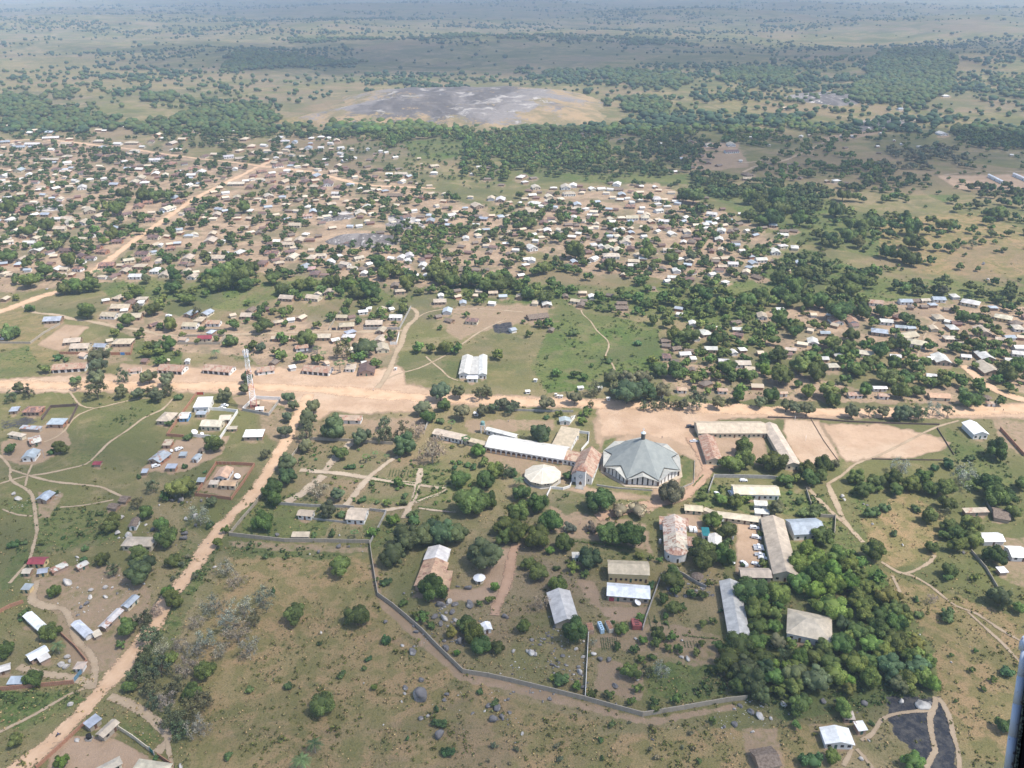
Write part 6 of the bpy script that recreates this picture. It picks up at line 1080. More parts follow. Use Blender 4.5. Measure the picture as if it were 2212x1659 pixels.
# ================================================================ star-roofed church
def star_church():
    c=G((1384.3,1006.5)); root=empty('church',(c.x,c.y,0),0)
    R=22.4; H0=3.9; HA=18.4; a0=math.radians(-95.8-22.5); n=8
    tip=[Vector((R*math.cos(a0+i*math.pi/4),R*math.sin(a0+i*math.pi/4),H0)) for i in range(n)]
    rin=R*math.cos(math.pi/8); HN=HA-(HA-H0)*16.6/rin
    notch=[Vector((16.6*math.cos(a0+(i+.5)*math.pi/4),16.6*math.sin(a0+(i+.5)*math.pi/4),HN)) for i in range(n)]
    eave=[Vector((rin*1.0*math.cos(a0+(i+.5)*math.pi/4),rin*1.0*math.sin(a0+(i+.5)*math.pi/4),6.5)) for i in range(n)]
    ap=Vector((0,0,HA))
    b=NB('church_roof_sheet',.7,.2)
    # standing seams radiate down each roof face
    geo=b.n('ShaderNodeSeparateXYZ',i_0=b.tc()); ang=b.math('ARCTAN2',geo.outputs[1],geo.outputs[0])
    seam=b.math('SINE',b.math('MULTIPLY',ang,150)); rr=b.noise(.35,5,.6); rz=b.noise(2.5,4)
    cc=b.mix(b.mr(rr,.3,.7),(.215,.232,.222),(.27,.285,.265)); cc=b.mix(b.math('MULTIPLY',b.mr(seam,.75,1),.25),cc,(.18,.2,.2)); cc=b.mix(b.math('MULTIPLY',b.mr(rz,.5,.7),.2),cc,(.22,.23,.22))
    b.col(cc); b.bump(seam,.25,.04); mroof=b.m
    m=MB()
    for i in range(n):
        j=(i+1)%n
        m.add([ap,tip[i],notch[i]],[(0,1,2)]); m.add([ap,notch[i],tip[j]],[(0,1,2)])
    o=link('star_roof',m.mesh('star_roof',mroof),root); o.modifiers.new('t','SOLIDIFY').thickness=.22
    ed=MB()
    for i in range(n):
        j=(i+1)%n; k=Vector((0,0,.06))
        ed.tube(tip[i]+k,notch[i]+k,.13,.13,5); ed.tube(notch[i]+k,tip[j]+k,.13,.13,5)
    link('roof_edging',ed.mesh('roof_edging',simple('edging',(.10,.11,.11),.2)),root)
    sk=MB(); d=Vector((0,0,-.55))
    for i in range(n):
        j=(i+1)%n; N=notch[i]+d; t1=tip[i]+Vector((0,0,-.3)); t2=tip[j]+Vector((0,0,-.3)); oi=1.035
        t1=Vector((t1.x*oi,t1.y*oi,t1.z)); t2=Vector((t2.x*oi,t2.y*oi,t2.z)); e=Vector((eave[i].x*oi,eave[i].y*oi,eave[i].z))
        sk.add([N,t1,e],[(0,1,2)]); sk.add([N,e,t2],[(0,1,2)])
    b2=NB('skirt_roof_sheet',.5,.3); f=b2.noise(.5,5); b2.col(b2.mix(b2.mr(f,.3,.7),(.33,.33,.295),(.42,.405,.36))); sm=b2.m
    o=link('skirt_roof',sk.mesh('skirt_roof',sm),root); o.modifiers.new('t','SOLIDIFY').thickness=.2
    Rw=R*.97
    for i in range(n):
        j=(i+1)%n; A=Vector((tip[i].x,tip[i].y,0))*.975; Bv=Vector((tip[j].x,tip[j].y,0))*.975; dv=(Bv-A); L=dv.length; u=dv/L; nrm=Vector((u.y,-u.x,0))
        if nrm.dot(A+Bv)<0: nrm=-nrm
        def hz(t): return 3.6+(6.2-3.6)*(1-abs(2*t-1))
        dark=MB(); q=[A-nrm*.5,Bv-nrm*.5]; mid=(q[0]+q[1])/2
        dark.add([q[0],q[1],q[1]+Vector((0,0,3.6)),mid+Vector((0,0,6.2)),q[0]+Vector((0,0,3.6))],[(0,1,2,3,4)]); link('glazing',dark.mesh('glazing',M('glass')),root)
        np_=6
        for k in range(np_):
            t0=(k+.17)/np_; t1=(k+.86)/np_; P0=A+u*L*t0; P1=A+u*L*t1; w=MB(); off=-nrm*.35; tm=[t0,t1]
            top0=hz(t0); top1=hz(t1)
            vs=[P0,P1,P1+off,P0+off]; up=[Vector((0,0,top0)),Vector((0,0,top1)),Vector((0,0,top1)),Vector((0,0,top0))]
            w.add(vs+[v+k2 for v,k2 in zip(vs,up)],[(0,1,5,4),(1,2,6,5),(2,3,7,6),(3,0,4,7),(4,5,6,7)])
            link('wall_panel',w.mesh('wall_panel',M('white_plaster')),root)
        pl=MB(); pc=A*1.0; pl.box((pc.x,pc.y,1.55),(1.1,1.1,3.1),rz=math.atan2(A.y,A.x)); link('corner_pillar',pl.mesh('corner_pillar',M('dark_wall')),root)
    ln=MB().lathe([(0,HA-1.2),(1.15,HA-1.2),(1.15,HA+2.9),(1.0,HA+3.0)],10); 
    for z in (HA+.2,HA+.9,HA+1.6,HA+2.3): ln.lathe([(1.22,z),(1.22,z+.14),(1.1,z+.14)],10)
    lo=link('lantern',ln.mesh('lantern',M('lantern')),root)
    cpm=MB().lathe([(1.5,HA+2.9),(1.5,HA+3.15),(0.1,HA+4.3),(0,HA+4.3)],10).mesh('lantern_cap',simple('cap_metal',(.5,.56,.56),.1)); link('lantern_cap',cpm,lo)
    cr=MB(); cr.box((0,0,HA+5.2),(.14,.14,2.2)); cr.box((0,0,HA+5.6),(1.3,.14,.14)); cr.tube((0,0,HA+4.9),(.5,0,HA+5.4),.05); cr.tube((0,0,HA+4.9),(-.5,0,HA+5.4),.05); link('cross',cr.mesh('cross',M('mastwhite')),lo)
    # paved plinth
    pr=MB().prism([(1.09*t.x,1.09*t.y) for t in tip],.0,.28); link('plinth',pr.mesh('plinth',simple('plinth_stone',(.42,.34,.25),.15,1)),root)
    tag(root,'large eight-pointed star-roofed grey church with white slatted walls and a lantern','church')
    # low link porch to the chapel on the left
    return c
SC=star_church()
# ================================================================ round hall
def round_hall():
    c=G(T('22',266,778),3.2); c.z=0; root=empty('round_hall',(c.x,c.y,0),math.radians(12)); n=10
    b=NB('round_hall_roof',.5,.3); g=b.n('ShaderNodeSeparateXYZ',i_0=b.tc()); s=b.math('SINE',b.math('MULTIPLY',b.math('ARCTAN2',g.outputs[1],g.outputs[0]),90)); f=b.noise(.5,5)
    b.col(b.mix(b.math('MULTIPLY',b.mr(s,.6,1),.2),b.mix(b.mr(f,.3,.7),(.50,.45,.36),(.60,.545,.44)),(.45,.4,.32))); b.bump(s,.3,.04)
    link('wall',MB().lathe([(9.1,0),(9.1,3.2)],n).mesh('wall',M('cream_plaster')),root)
    rf=MB().lathe([(10.4,3.05),(10.4,3.2),(.6,6.6),(.0,6.75)],n); rf.lathe([(0,3.04),(10.4,3.05)],n); link('roof',rf.mesh('roof',b.m),root)
    hp=MB()
    for i in range(n):
        t=2*math.pi*i/n; hp.tube((10.4*math.cos(t),10.4*math.sin(t),3.24),(0,0,6.8),.09,.09,4)
    link('hip_caps',hp.mesh('hip_caps',simple('hip_cap',(.78,.74,.66),.05)),root)
    for i in range(n):
        t0=2*math.pi*(i+.5)/n
        for k in (-.09,.09):
            t=t0+k; o=link('window',_box,root,(9.1*math.cos(math.pi/n)*math.cos(t)/math.cos(k),9.1*math.cos(math.pi/n)*math.sin(t)/math.cos(k),1.5),(0,0,t0+math.pi/2),scale=(.8,.16,1.0))
    link('base_kerb',MB().lathe([(10.6,0),(10.6,.3),(9,.3)],n).mesh('base_kerb',M('concrete')),root)
    tag(root,'round cream hall with pale ten-sided conical roof left of the white chapel','hall')
round_hall()
# ================================================================ white chapel with rusty roof
def chapel():
    p1=gt('22',520,842); p2=gt('22',682,872); d=p2-p1; L=d.length; yaw=math.atan2(d.y,d.x)
    m=(p1+p2)/2; hw=5.2; L=d.length; q=gt('22',762,612); q=G(T('22',762,608),hw); q.z=0; n=q-p2; Dp=n.length; n=n/Dp; yaw=math.atan2(n.y,n.x)-math.pi/2; L=11.2
    rs=random.Random(3); root=house('chapel',m,yaw,L,Dp,hw,'G','R4','white_plaster',0,rs,'small white chapel with rusty gable roof and a capped front tower','chapel',roofh=4.2,sideopen=False)
    tw=MB().box((0,-1.4,4.7),(5.0,3.6,9.4)); t=link('tower',tw.mesh('tower',M('white_plaster')),root)
    b2=MB().box((0,-1.4,9.6),(4.6,3.2,.5)); link('belfry_opening',b2.mesh('belfry_opening',M('opening')),t)
    cp_=MB(); h=[(-2.9,-3.5,9.85),(2.9,-3.5,9.85),(2.9,1.9,10.1),(-2.9,1.9,10.1),(0,-.5,13.2)]; cp_.add(h,[(0,1,4),(1,2,4),(2,3,4),(3,0,4),(3,2,1,0)]); link('tower_cap',cp_.mesh('tower_cap',M('roofX')),t,color=(.42,.30,.24,.72))
    dr=MB(); pts=[(-.75,0),(.75,0),(.75,1.9),(0,3.1),(-.75,1.9)]; dr.add([(x,-3.28,z+.3) for x,z in pts]+[(x,-3.1,z+.3) for x,z in pts],[(0,1,2,3,4)]+[(i,i+5,(i+1)%5+5,(i+1)%5) for i in range(5)]); link('door',dr.mesh('door',M('wood')),t)
    rw=MB()
    for i in range(8):
        a=i*math.pi/4; rw.add([(.35*math.cos(a),-3.26,6.2+.35*math.sin(a)),(1.15*math.cos(a-.2),-3.26,6.2+1.15*math.sin(a-.2)),(1.25*math.cos(a),-3.26,6.2+1.25*math.sin(a)),(1.15*math.cos(a+.2),-3.26,6.2+1.15*math.sin(a+.2))],[(0,1,2,3)])
    o=link('rose_window',rw.mesh('rose_window',simple('old_glass',(.25,.27,.28),.1)),t); o.modifiers.new('s','SOLIDIFY').thickness=.05
    for x in(-3.8,3.8): link('window',_box,root,(x,0,1.8),scale=(.55,.14,1.5))
    for k in range(4): link('window',_box,root,(L/2,4+k*5.2,1.7),scale=(.14,.8,1.9))
    st=MB()
    for k in range(6): st.box((0,-3.5-k*.5,.5-.08*k),(3.6+.25*k,.5,1.0-.16*k))
    link('steps',st.mesh('steps',M('concrete')),root)
    # side range with rust patched roof
    b=('22',445,692,575,718,455,572,3.6,'R4','white_plaster','g',4,'chapel_annex','white chapel side range with patchy rust and cream roof sheets'); bldg(b)
chapel()
# arches of the mission wing, water tower
def mission_arches():
    for b,o,L,Dp,yaw,c in BO:
        if b[12]=='convent_building':
            n=15
            for i in range(n):
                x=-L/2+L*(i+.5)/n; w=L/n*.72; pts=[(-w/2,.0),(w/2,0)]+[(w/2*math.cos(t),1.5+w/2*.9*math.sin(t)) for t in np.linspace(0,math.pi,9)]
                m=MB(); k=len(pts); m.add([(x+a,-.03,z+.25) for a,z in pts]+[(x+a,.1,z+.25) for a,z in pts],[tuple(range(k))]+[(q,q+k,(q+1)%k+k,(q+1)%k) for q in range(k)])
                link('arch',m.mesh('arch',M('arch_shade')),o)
                link('parapet',MB().box((x,-.16,.75),(w,.2,1.0)).mesh('parapet',M('brick_pale')),o)
MAT['arch_shade']=simple('painted_arch_shade',(.10,.06,.045),.2); MAT['brick_pale']=simple('orange_plaster',(.62,.40,.22),.12,2)  # flat dark panels: the shade inside the arches is put into their colour
mission_arches()
def water_tower():
    c=gt('21',1960,418); root=empty('water_tower',(c.x,c.y,0),.15); 
    for sx in(-1,1):
        for sy in(-1,1): link('leg',MB().box((sx*1.15,sy*1.15,2.6),(.4,.4,5.2)).mesh('leg',M('white_plaster')),root)
    for z in (2.4,): link('brace',MB().box((0,-1.15,z),(2.2,.25,.3)).box((0,1.15,z),(2.2,.25,.3)).mesh('brace',M('concrete')),root)
    link('platform',MB().box((0,0,5.3),(3.2,3.2,.25)).mesh('platform',M('concrete')),root)
    link('tank',MB().lathe([(0,5.45),(1.25,5.45),(1.3,7.3),(.9,7.7),(0,7.75)],14).mesh('tank',simple('tank_green',(.16,.27,.25),.1)),root)
    tag(root,'white-legged water tower with green tank behind the mission','water tower')
water_tower()
# ================================================================ lattice mast
def mast():
    c=G((549.5,883.5)); root=empty('radio_mast',(c.x,c.y,0),.25); Hm=41.5; ns=12; rw=lambda z:1.9*(1-z/Hm)+.9*(z/Hm)
    for s in range(ns):
        z0=Hm*s/ns; z1=Hm*(s+1)/ns; a,b=rw(z0),rw(z1); m=MB(); cs=[(-1,-1),(1,-1),(1,1),(-1,1)]
        for i,(x,y) in enumerate(cs):
            x2,y2=cs[(i+1)%4]; m.tube((x*a,y*a,z0),(x*b,y*b,z1),.11 if s not in(4,7) else .07,.11 if s not in(4,7) else .07,5); m.tube((x*a,y*a,z0),(x2*b,y2*b,z1),.07,.07,4); m.tube((x2*a,y2*a,z0),(x*b,y*b,z1),.07,.07,4); m.tube((x*b,y*b,z1),(x2*b,y2*b,z1),.07,.07,4)
        link('lattice_section',m.mesh('lattice_section',M('mastred' if s in(0,1,4,7) else 'mastwhite')),root)
    for i in range(6):
        a=i*math.pi/3; link('antenna_panel',MB().box((1.7*math.cos(a),1.7*math.sin(a),Hm-2.2),(.25,.45,3.6),rz=a).mesh('antenna_panel',M('mastwhite')),root)
    link('work_platform',MB().box((0,0,Hm-4.6),(3.0,3.0,.2)).mesh('work_platform',M('metal')),root)
    for z,a in ((27,-.6),(30.5,2.6),(33.5,.5)):
        d=MB().lathe([(0,0),(.45,.08),(.6,.3),(.55,.35),(0,.12)],12); o=link('dish',d.mesh('dish',M('mastwhite')),root,(1.4*math.cos(a),1.4*math.sin(a),z),(0,math.pi/2,a))
    tag(root,'tall red and white lattice mast with white antennas at its top','mast')
mast()
# ================================================================ old church with apse
def old_church():
    p1=gt('22',1318,1500); p2=gt('22',1505,1510); m=(p1+p2)/2; far=gt('22',1385,1150); ax=far-m; yaw=math.atan2(ax.y,ax.x)-math.pi/2; L=(p2-p1).length
    hw=5.0; n2=Vector((-math.sin(yaw),math.cos(yaw),0)); Dp=0
    for k in range(20,120):
        q=m+n2*k*.5; 
        if PJ(q.x,q.y,hw+2.4)[1]<=T('22',0,1130)[1]: Dp=k*.5; break
    rs=random.Random(5); root=house('old_church',m,yaw,L,Dp,hw,'G','c2','white_plaster',0,rs,'old church with rust-streaked tin roof and rounded white apse facing the viewer','church',roofh=2.4,sideopen=False)
    k=12; ap=MB(); ar=MB(); vs=[(0,.3,hw+2.45)]; 
    for i in range(k+1):
        t=math.pi+math.pi*i/k; ap.add([],[]) 
    P=[((L/2-.1)*math.cos(math.pi+math.pi*i/k),(L*.36)*math.sin(math.pi+math.pi*i/k)) for i in range(k+1)]
    ap.add([(x,y,0) for x,y in P]+[(x,y,hw-.2) for x,y in P],[(i,i+1,i+k+2,i+k+1) for i in range(k)]); link('apse_wall',ap.mesh('apse_wall',M('white_plaster')),root)
    ar.add([(0,.4,hw+2.3)]+[(x*1.07,y*1.1-.1,hw-.25) for x,y in P],[(0,i+1,i+2) for i in range(k)]); o=link('apse_roof',ar.mesh('apse_roof',M('roofX')),root,color=(.60,.47,.38,.58)); o.modifiers.new('s','SOLIDIFY').thickness=.12
    link('door',_box,root,(.8,-L*.36+.1,.1),scale=(1.0,.16,2.2)); link('window',_box,root,(-3.6,-L*.26,2.0),scale=(.8,.2,1.2))
    # rusty upper half of the roof as its own sheeting, 3 mm proud
    s=2.4/(L/2); r=MB(); y0,y1=Dp*.42,Dp+.6
    for sg in(-1,1):
        r.add([(0,y0,hw+2.44),(sg*(L/2+.6),y0,hw-.6*s+.04),(sg*(L/2+.6),y1,hw-.6*s+.04),(0,y1,hw+2.44)],[(0,1,2,3)])
    o=link('rusty_roof_sheets',r.mesh('rusty_roof_sheets',M('roofY')),root,color=(.60,.51,.43,.50))
    for x,y in((0.6,Dp*.52),(3.2,Dp*.62)): link('skylight',MB().box((x,y,hw+2.5-x*s),(.9,2.2,.1)).mesh('skylight',M('metal')),root)
    # front transept
    tr=house('church_transept',m+n2*(Dp-3.5),yaw,L+3.2,6.0,4.0,'g','R5','white_plaster',0,rs,'low rusty-roofed cross wing at the far end of the old church','church wing')
    sd=house('church_side_wing',m+n2*(Dp*.28)+Vector((math.cos(yaw),math.sin(yaw),0))*(L/2+3.6),yaw,6.6,6.5,3.2,'g','R6','white_plaster',1,rs,'rusty-roofed side wing between the old church and the white annex','church wing')
old_church()
# ================================================================ gazebo, hut
def gazebo(rc,x,y,r,h,label,roofm,name='gazebo'):
    c=gt(rc,x,y); root=empty(name,(c.x,c.y,0)); n=10
    link('wall',MB().lathe([(r*.72,0),(r*.72,h)],n).mesh('wall',M('cream_plaster')),root)
    link('roof',MB().lathe([(r,h-.1),(r,h),(.05,h+r*.55),(0,h+r*.56)],n).lathe([(0,h-.1),(r,h-.1)],n).mesh('roof',roofm),root)
    link('door',_box,root,(0,-r*.7,.1),scale=(.8,.2,1.7)); tag(root,label,'gazebo' if name=='gazebo' else 'hut')
gazebo('31',1930,48,2.9,2.3,'tiny white conical-roofed garden pavilion on a lawn',simple('gazebo_white',(.72,.72,.72),.06))
gazebo('20',1752,590,2.2,2.0,'round thatched shade hut beside the narrow white house',M('thatch'),'round_hut')
gazebo('22',1600,1690,2.9,2.2,'round thatched hut on the rocky terrace below the old church',M('thatch'),'round_hut')
gazebo('23',1885,140,3.2,2.2,'round thatched hut behind shrubs beside the road junction',M('thatch'),'round_hut')
# ================================================================ walls and fences
WL=[ # name,material,height,thick,label,points(tile)
('boundary_wall','grey_block',2.2,.28,'long grey block wall below the walled garden',[('20',1985,1312),('20',2212,1338),('21',250,1365),('21',600,1368),('21',985,1375)]),
('boundary_wall','grey_block',2.0,.28,'grey wall along the dirt road beside the walled garden',[('20',1985,1308),('20',2090,1180),('20',2212,1040),('21',90,905)]),
('boundary_wall','grey_block',1.8,.28,'grey wall under trees at the road end of the walled garden',[('21',300,650),('21',392,525)]),
('boundary_wall','grey_block',2.0,.28,'grey wall along the top edge of the walled garden',[('21',470,484),('21',700,492),('21',900,505),('21',1185,525)]),
('boundary_wall','concrete',2.0,.28,'short pale wall in the tree gap left of the mission',[('21',1460,400),('21',1490,335)]),
('boundary_wall','concrete',1.7,.25,'low pale wall behind the garden houses',[('21',190,1042),('21',480,1062),('21',760,1068),('21',850,1078)]),
('boundary_wall','concrete',1.7,.25,'pale wall right of the larger garden house, round the green lawn',[('21',985,1095),('21',1125,1112),('21',1065,1235),('21',985,1385)]),
('boundary_wall','concrete',1.2,.2,'low terrace wall in front of the garden houses',[('21',490,1172),('21',780,1202)]),
('boundary_wall','grey_block',2.2,.28,'thin dark stretch of wall from the garden corner down to the bend',[('21',985,1385),('21',1000,1500),('21',1025,1659),('31',1055,175)]),
('boundary_wall','grey_block',2.3,.3,'long curving grey perimeter wall round the mission grounds',[('31',1055,175),('31',1180,265),('31',1300,365),('31',1440,490),('31',1545,600),('31',1790,840),('31',2010,875),('31',2212,920),('32',330,1000),('32',630,1075),('32',900,1150),('32',1130,1212),('32',1500,1150),('32',1850,1088),('32',2030,1068)]),
('boundary_wall','white_plaster',2.0,.2,'thin pale wall running up through the vegetable plots',[('32',632,1068),('32',645,800),('32',660,510)]),
('boundary_wall','concrete',1.8,.25,'pale wall climbing from the red shed past the workshops',[('32',1128,470),('32',1160,360),('32',1290,0)]),
('boundary_wall','concrete',1.8,.25,'yellowish wall below the rocky terrace of the old church',[('22',1420,1600),('22',1440,1640),('32',1480,0),('32',1590,70),('32',1680,110)]),
('boundary_wall','concrete',2.2,.28,'grey wall between the school yard and the shrubby compound',[('22',1695,945),('22',1745,808),('22',2000,812),('22',2212,818),('23',100,830)]),
('boundary_wall','dark_wall',1.1,.3,'low dark wall along the road side of the football field',[('23',0,292),('23',370,302),('23',700,330),('23',1100,345),('23',1480,355)]),
('boundary_wall','dark_wall',.4,.2,'low line of blocks dividing the playground from the football field',[('23',372,305),('23',480,490),('23',610,670)]),
('boundary_wall','dark_wall',.8,.2,'low kerb wall along the near side of the football field',[('23',900,652),('23',1200,658),('23',1520,662)]),
('boundary_wall','dark_wall',.8,.2,'low kerb wall at the right end of the football field',[('23',1462,385),('23',1540,510),('23',1605,615)]),
('boundary_wall','grey_block',1.8,.25,'dark short wall beside the footpath above the car park',[('23',330,925),('23',370,1050)]),
('boundary_wall','grey_block',2.0,.25,'grey wall beside the fork of the footpaths',[('23',455,1150),('23',580,1160),('23',570,1340)]),
('boundary_wall','white_plaster',1.6,.25,'white curved garden wall in front of the chapel',[('22',300,975),('22',335,905),('22',440,915),('22',500,895),('22',520,850)]),
('boundary_wall','white_plaster',1.8,.25,'white courtyard wall beside the tan mission wing',[('22',580,425),('22',665,435),('22',660,510),('22',598,582)]),
('boundary_wall','white_plaster',1.8,.25,'white wall behind the small grey-roofed garage',[('22',510,300),('22',545,292),('22',500,345)]),
('boundary_wall','concrete',1.6,.25,'long pale wall behind the mission by the road',[('22',0,232),('22',250,240),('22',530,245)]),
('boundary_wall','concrete',1.0,.25,'low stepped kerb wall round the star-roofed church lawn',[('22',735,880),('22',900,905),('22',1215,925)]),
('boundary_wall','concrete',.8,.2,'low kerb at the right lawn edge of the star-roofed church',[('22',1450,905),('22',1570,860),('22',1578,665)]),
('boundary_wall','brick_wall',2.0,.25,'brown brick wall round the two-house compound by the dirt road',[('20',1690,968),('20',1870,695),('20',2030,698),('20',2200,708),('20',2110,850),('20',2000,1003),('20',1850,985),('20',1690,968)]),
('boundary_wall','white_plaster',2.2,.25,'white and grey wall round the cream villa',[('20',1655,455),('20',1800,468),('20',1905,478),('20',2055,248),('20',1930,232),('20',1810,226)]),
('boundary_wall','brick_wall',2.0,.25,'orange brick wall left of the cream villa',[('20',1700,90),('20',1600,230),('20',1445,450),('20',1590,462)]),
('boundary_wall','white_plaster',2.4,.25,'white wall with grey gate behind the mast',[('20',2100,230),('20',2205,130),('21',0,130),('21',215,140)]),
('boundary_wall','concrete',2.0,.25,'grey wall in front of the mast yard',[('20',2100,232),('21',110,275),('21',215,140)]),
('boundary_wall','dark_wall',2.0,.25,'dark wall round the sandy yard with the blue-grey roof',[('20',365,312),('20',440,206),('20',675,192),('20',600,345)]),
('boundary_wall','brick_wall',2.0,.25,'long brick wall from the left picture edge to the blue gate',[('30',-40,995),('30',300,962),('30',640,930)]),
('boundary_wall','brick_wall',1.8,.25,'brick wall running up from the gatehouse into the village',[('30',722,790),('30',752,745),('30',650,620),('30',530,512)]),
('boundary_wall','brick_wall',1.8,.25,'short brick wall in the village near the left edge',[('30',-30,335),('30',90,270),('30',205,232)]),
('boundary_wall','brick_wall',1.6,.25,'reddish brick wall along the dirt road beside the pyramid-roofed villa',[('30',320,1665),('30',520,1480),('30',740,1275)]),
('boundary_wall','cream_plaster',2.0,.25,'tan wall from the tan roof down to the green gate',[('30',1032,1330),('30',1150,1405),('30',1290,1512)]),
('boundary_wall','brick_wall',1.8,.25,'wall below the green gate at the bottom edge',[('30',1370,1565),('30',1482,1640),('30',1440,1690)]),
('boundary_wall','brick_wall',2.0,.25,'dark red wall round the dirt yard at the right edge',[('23',2005,395),('23',2100,500),('23',2212,625)]),
('boundary_wall','grey_block',1.6,.25,'grey wall running down from the mango grove on the right',[('23',1755,1455),('23',1880,1600),('33',1990,130)]),
('boundary_wall','grey_block',1.6,.25,'dark wall along the left side of the market garden at the right',[('23',1890,1040),('23',1970,1170)]),
('boundary_wall','grey_block',1.8,.25,'grey wall crossing the meadow toward the town, left side',[('10',0,1308),('10',265,1312),('10',380,1225),('10',520,1145)]),
('boundary_wall','brick_wall',2.0,.25,'red-brown wall in front of the big white-roofed roadside yard',[('10',520,1400),('10',760,1405)]),
('boundary_wall','brick_wall',2.2,.25,'brown yard wall with blue gate in the roadside row',[('10',960,1408),('10',1130,1408),('10',1150,1335)]),
('boundary_wall','grey_block',2.0,.25,'grey wall round the maroon-roofed house',[('10',1535,1318),('10',1900,1318),('10',1950,1250),('10',1600,1252)]),
('boundary_wall','grey_block',2.0,.25,'light grey wall round the rust-floored yard',[('10',1735,1202),('10',1915,1202)]),
('boundary_wall','grey_block',2.2,.25,'long wall in front of the tan-roofed town compound',[('11',630,1195),('11',700,1085),('11',760,1000)]),
('boundary_wall','concrete',2.2,.25,'grey front wall of the walled town compound beside the curving track',[('11',930,1190),('11',1240,1190),('11',1340,1000)]),
('boundary_wall','white_plaster',2.2,.25,'white wall beside the curving track',[('11',1160,1318),('11',1215,1318),('11',1238,1225)]),
]
def wall_run(name,mat,h,th,label,pts):
    W=[gt(*p) for p in pts]; c=W[0].copy(); m=MB(); pr=MB()
    for a,b in zip(W[:-1],W[1:]):
        d=b-a; L=d.length; n=max(1,int(L/7)); yaw=math.atan2(d.y,d.x)
        for i in range(n):
            p=a+d*((i+.5)/n)-c; m.box((p.x,p.y,h/2-.01*(i%2)),(L/n-.004,th,h-.02*(i%2)),rz=yaw)
            q=a+d*(i/n)-c; pr.box((q.x,q.y,h/2+.05),(th*1.5,th*1.5,h+.1),rz=yaw)
    root=empty(name,(c.x,c.y,0)); link('wall_face',m.mesh('wall_face',M(mat)),root); link('pier',pr.mesh('pier',M(mat)),root); tag(root,label,'wall')
    root['_pt']=list(T(*pts[len(pts)//2]))
for q in WL: wall_run(*q)
def gate(rc,x1,y1,x2,y2,h,label,col):
    a=gt(rc,x1,y1); b=gt(rc,x2,y2); d=b-a; root=empty('gate',((a.x+b.x)/2,(a.y+b.y)/2,0),math.atan2(d.y,d.x)); L=d.length
    for s in(-1,1): link('leaf',MB().box((s*L/4,0,h/2),(L/2-.05,.08,h)).mesh('leaf',col),root); link('post',MB().box((s*L/2,0,h/2+.1),(.35,.35,h+.2)).mesh('post',M('concrete')),root)
    tag(root,label,'gate')
gate('30',642,922,712,835,2.2,'blue-grey metal gate beside the little gatehouse',simple('blue_gate',(.12,.22,.30),.1))
gate('30',1297,1515,1335,1552,2.2,'teal green metal gate in the tan wall',simple('teal_gate',(.04,.20,.17),.1))
gate('10',1042,1409,1082,1409,2.2,'bright blue gate in the brown yard wall',simple('bright_blue',(.08,.22,.5),.1))
gate('20',1700,92,1762,92,1.8,'red-painted gate by the main road behind the carport',simple('red_gate',(.42,.08,.05),.1))
gate('11',655,1194,692,1194,2.2,'black gate in the tan town compound wall',simple('black_gate',(.03,.03,.04),.1))
# hedges of the walled garden
def hedge(rc,pts,label):
    W=[gt(rc,*p) for p in pts]; g=np.random.default_rng(int(pts[0][0])); Vs=[];Fs=[];Cs=[];off=0
    for a,b in zip(W[:-1],W[1:]):
        d=b-a; n=int(d.length/.8)+1
        for i in range(n):
            p=a+d*(i/n)-W[0]; q,F,C=LU[int(g.integers(len(LU)))]; s=g.uniform(.9,1.25); Vs.append(q*s+np.array([p.x,p.y,s*.35])); Fs.append(F+off); Cs.append(C); off+=len(q)
    o=link('hedge',crownmesh('hedge',np.concatenate(Vs),np.concatenate(Fs),np.concatenate(Cs)),loc=W[0],color=(.10,.16,.035,1)); tag(o,label,'hedge')
for rc,pts,lb in (('21',((1010,805),(1170,835),(1380,870)),'clipped hedge along the upper side of the middle garden path'),('21',((1000,835),(1170,865),(1370,890)),'clipped hedge along the lower side of the middle garden path'),
  ('21',((1420,865),(1560,882),(1680,900)),'hedge right of the garden crossing, running to the round-crowned tree'),('21',((1390,1005),(1520,950),(1650,900)),'upper hedge of the slanting garden path'),('21',((1400,1025),(1530,975),(1660,925)),'lower hedge of the slanting garden path'),
  ('21',((1405,1065),(1560,1085),(1730,1105)),'hedge along the lower right garden path'),('21',((1395,880),(1375,960),(1345,1020)),'hedge on the right side of the garden spine path'),
  ('32',((1480,515),(1600,530),(1790,550)),'low hedge between the vegetable plots and the storehouse'),('22',((540,1362),(760,1385),(1050,1440)),'hedge below the large round-crowned trees in the mission park'),
  ('22',((1650,790),(1560,890)),'flower border on the right church lawn')): hedge(rc,pts,lb)
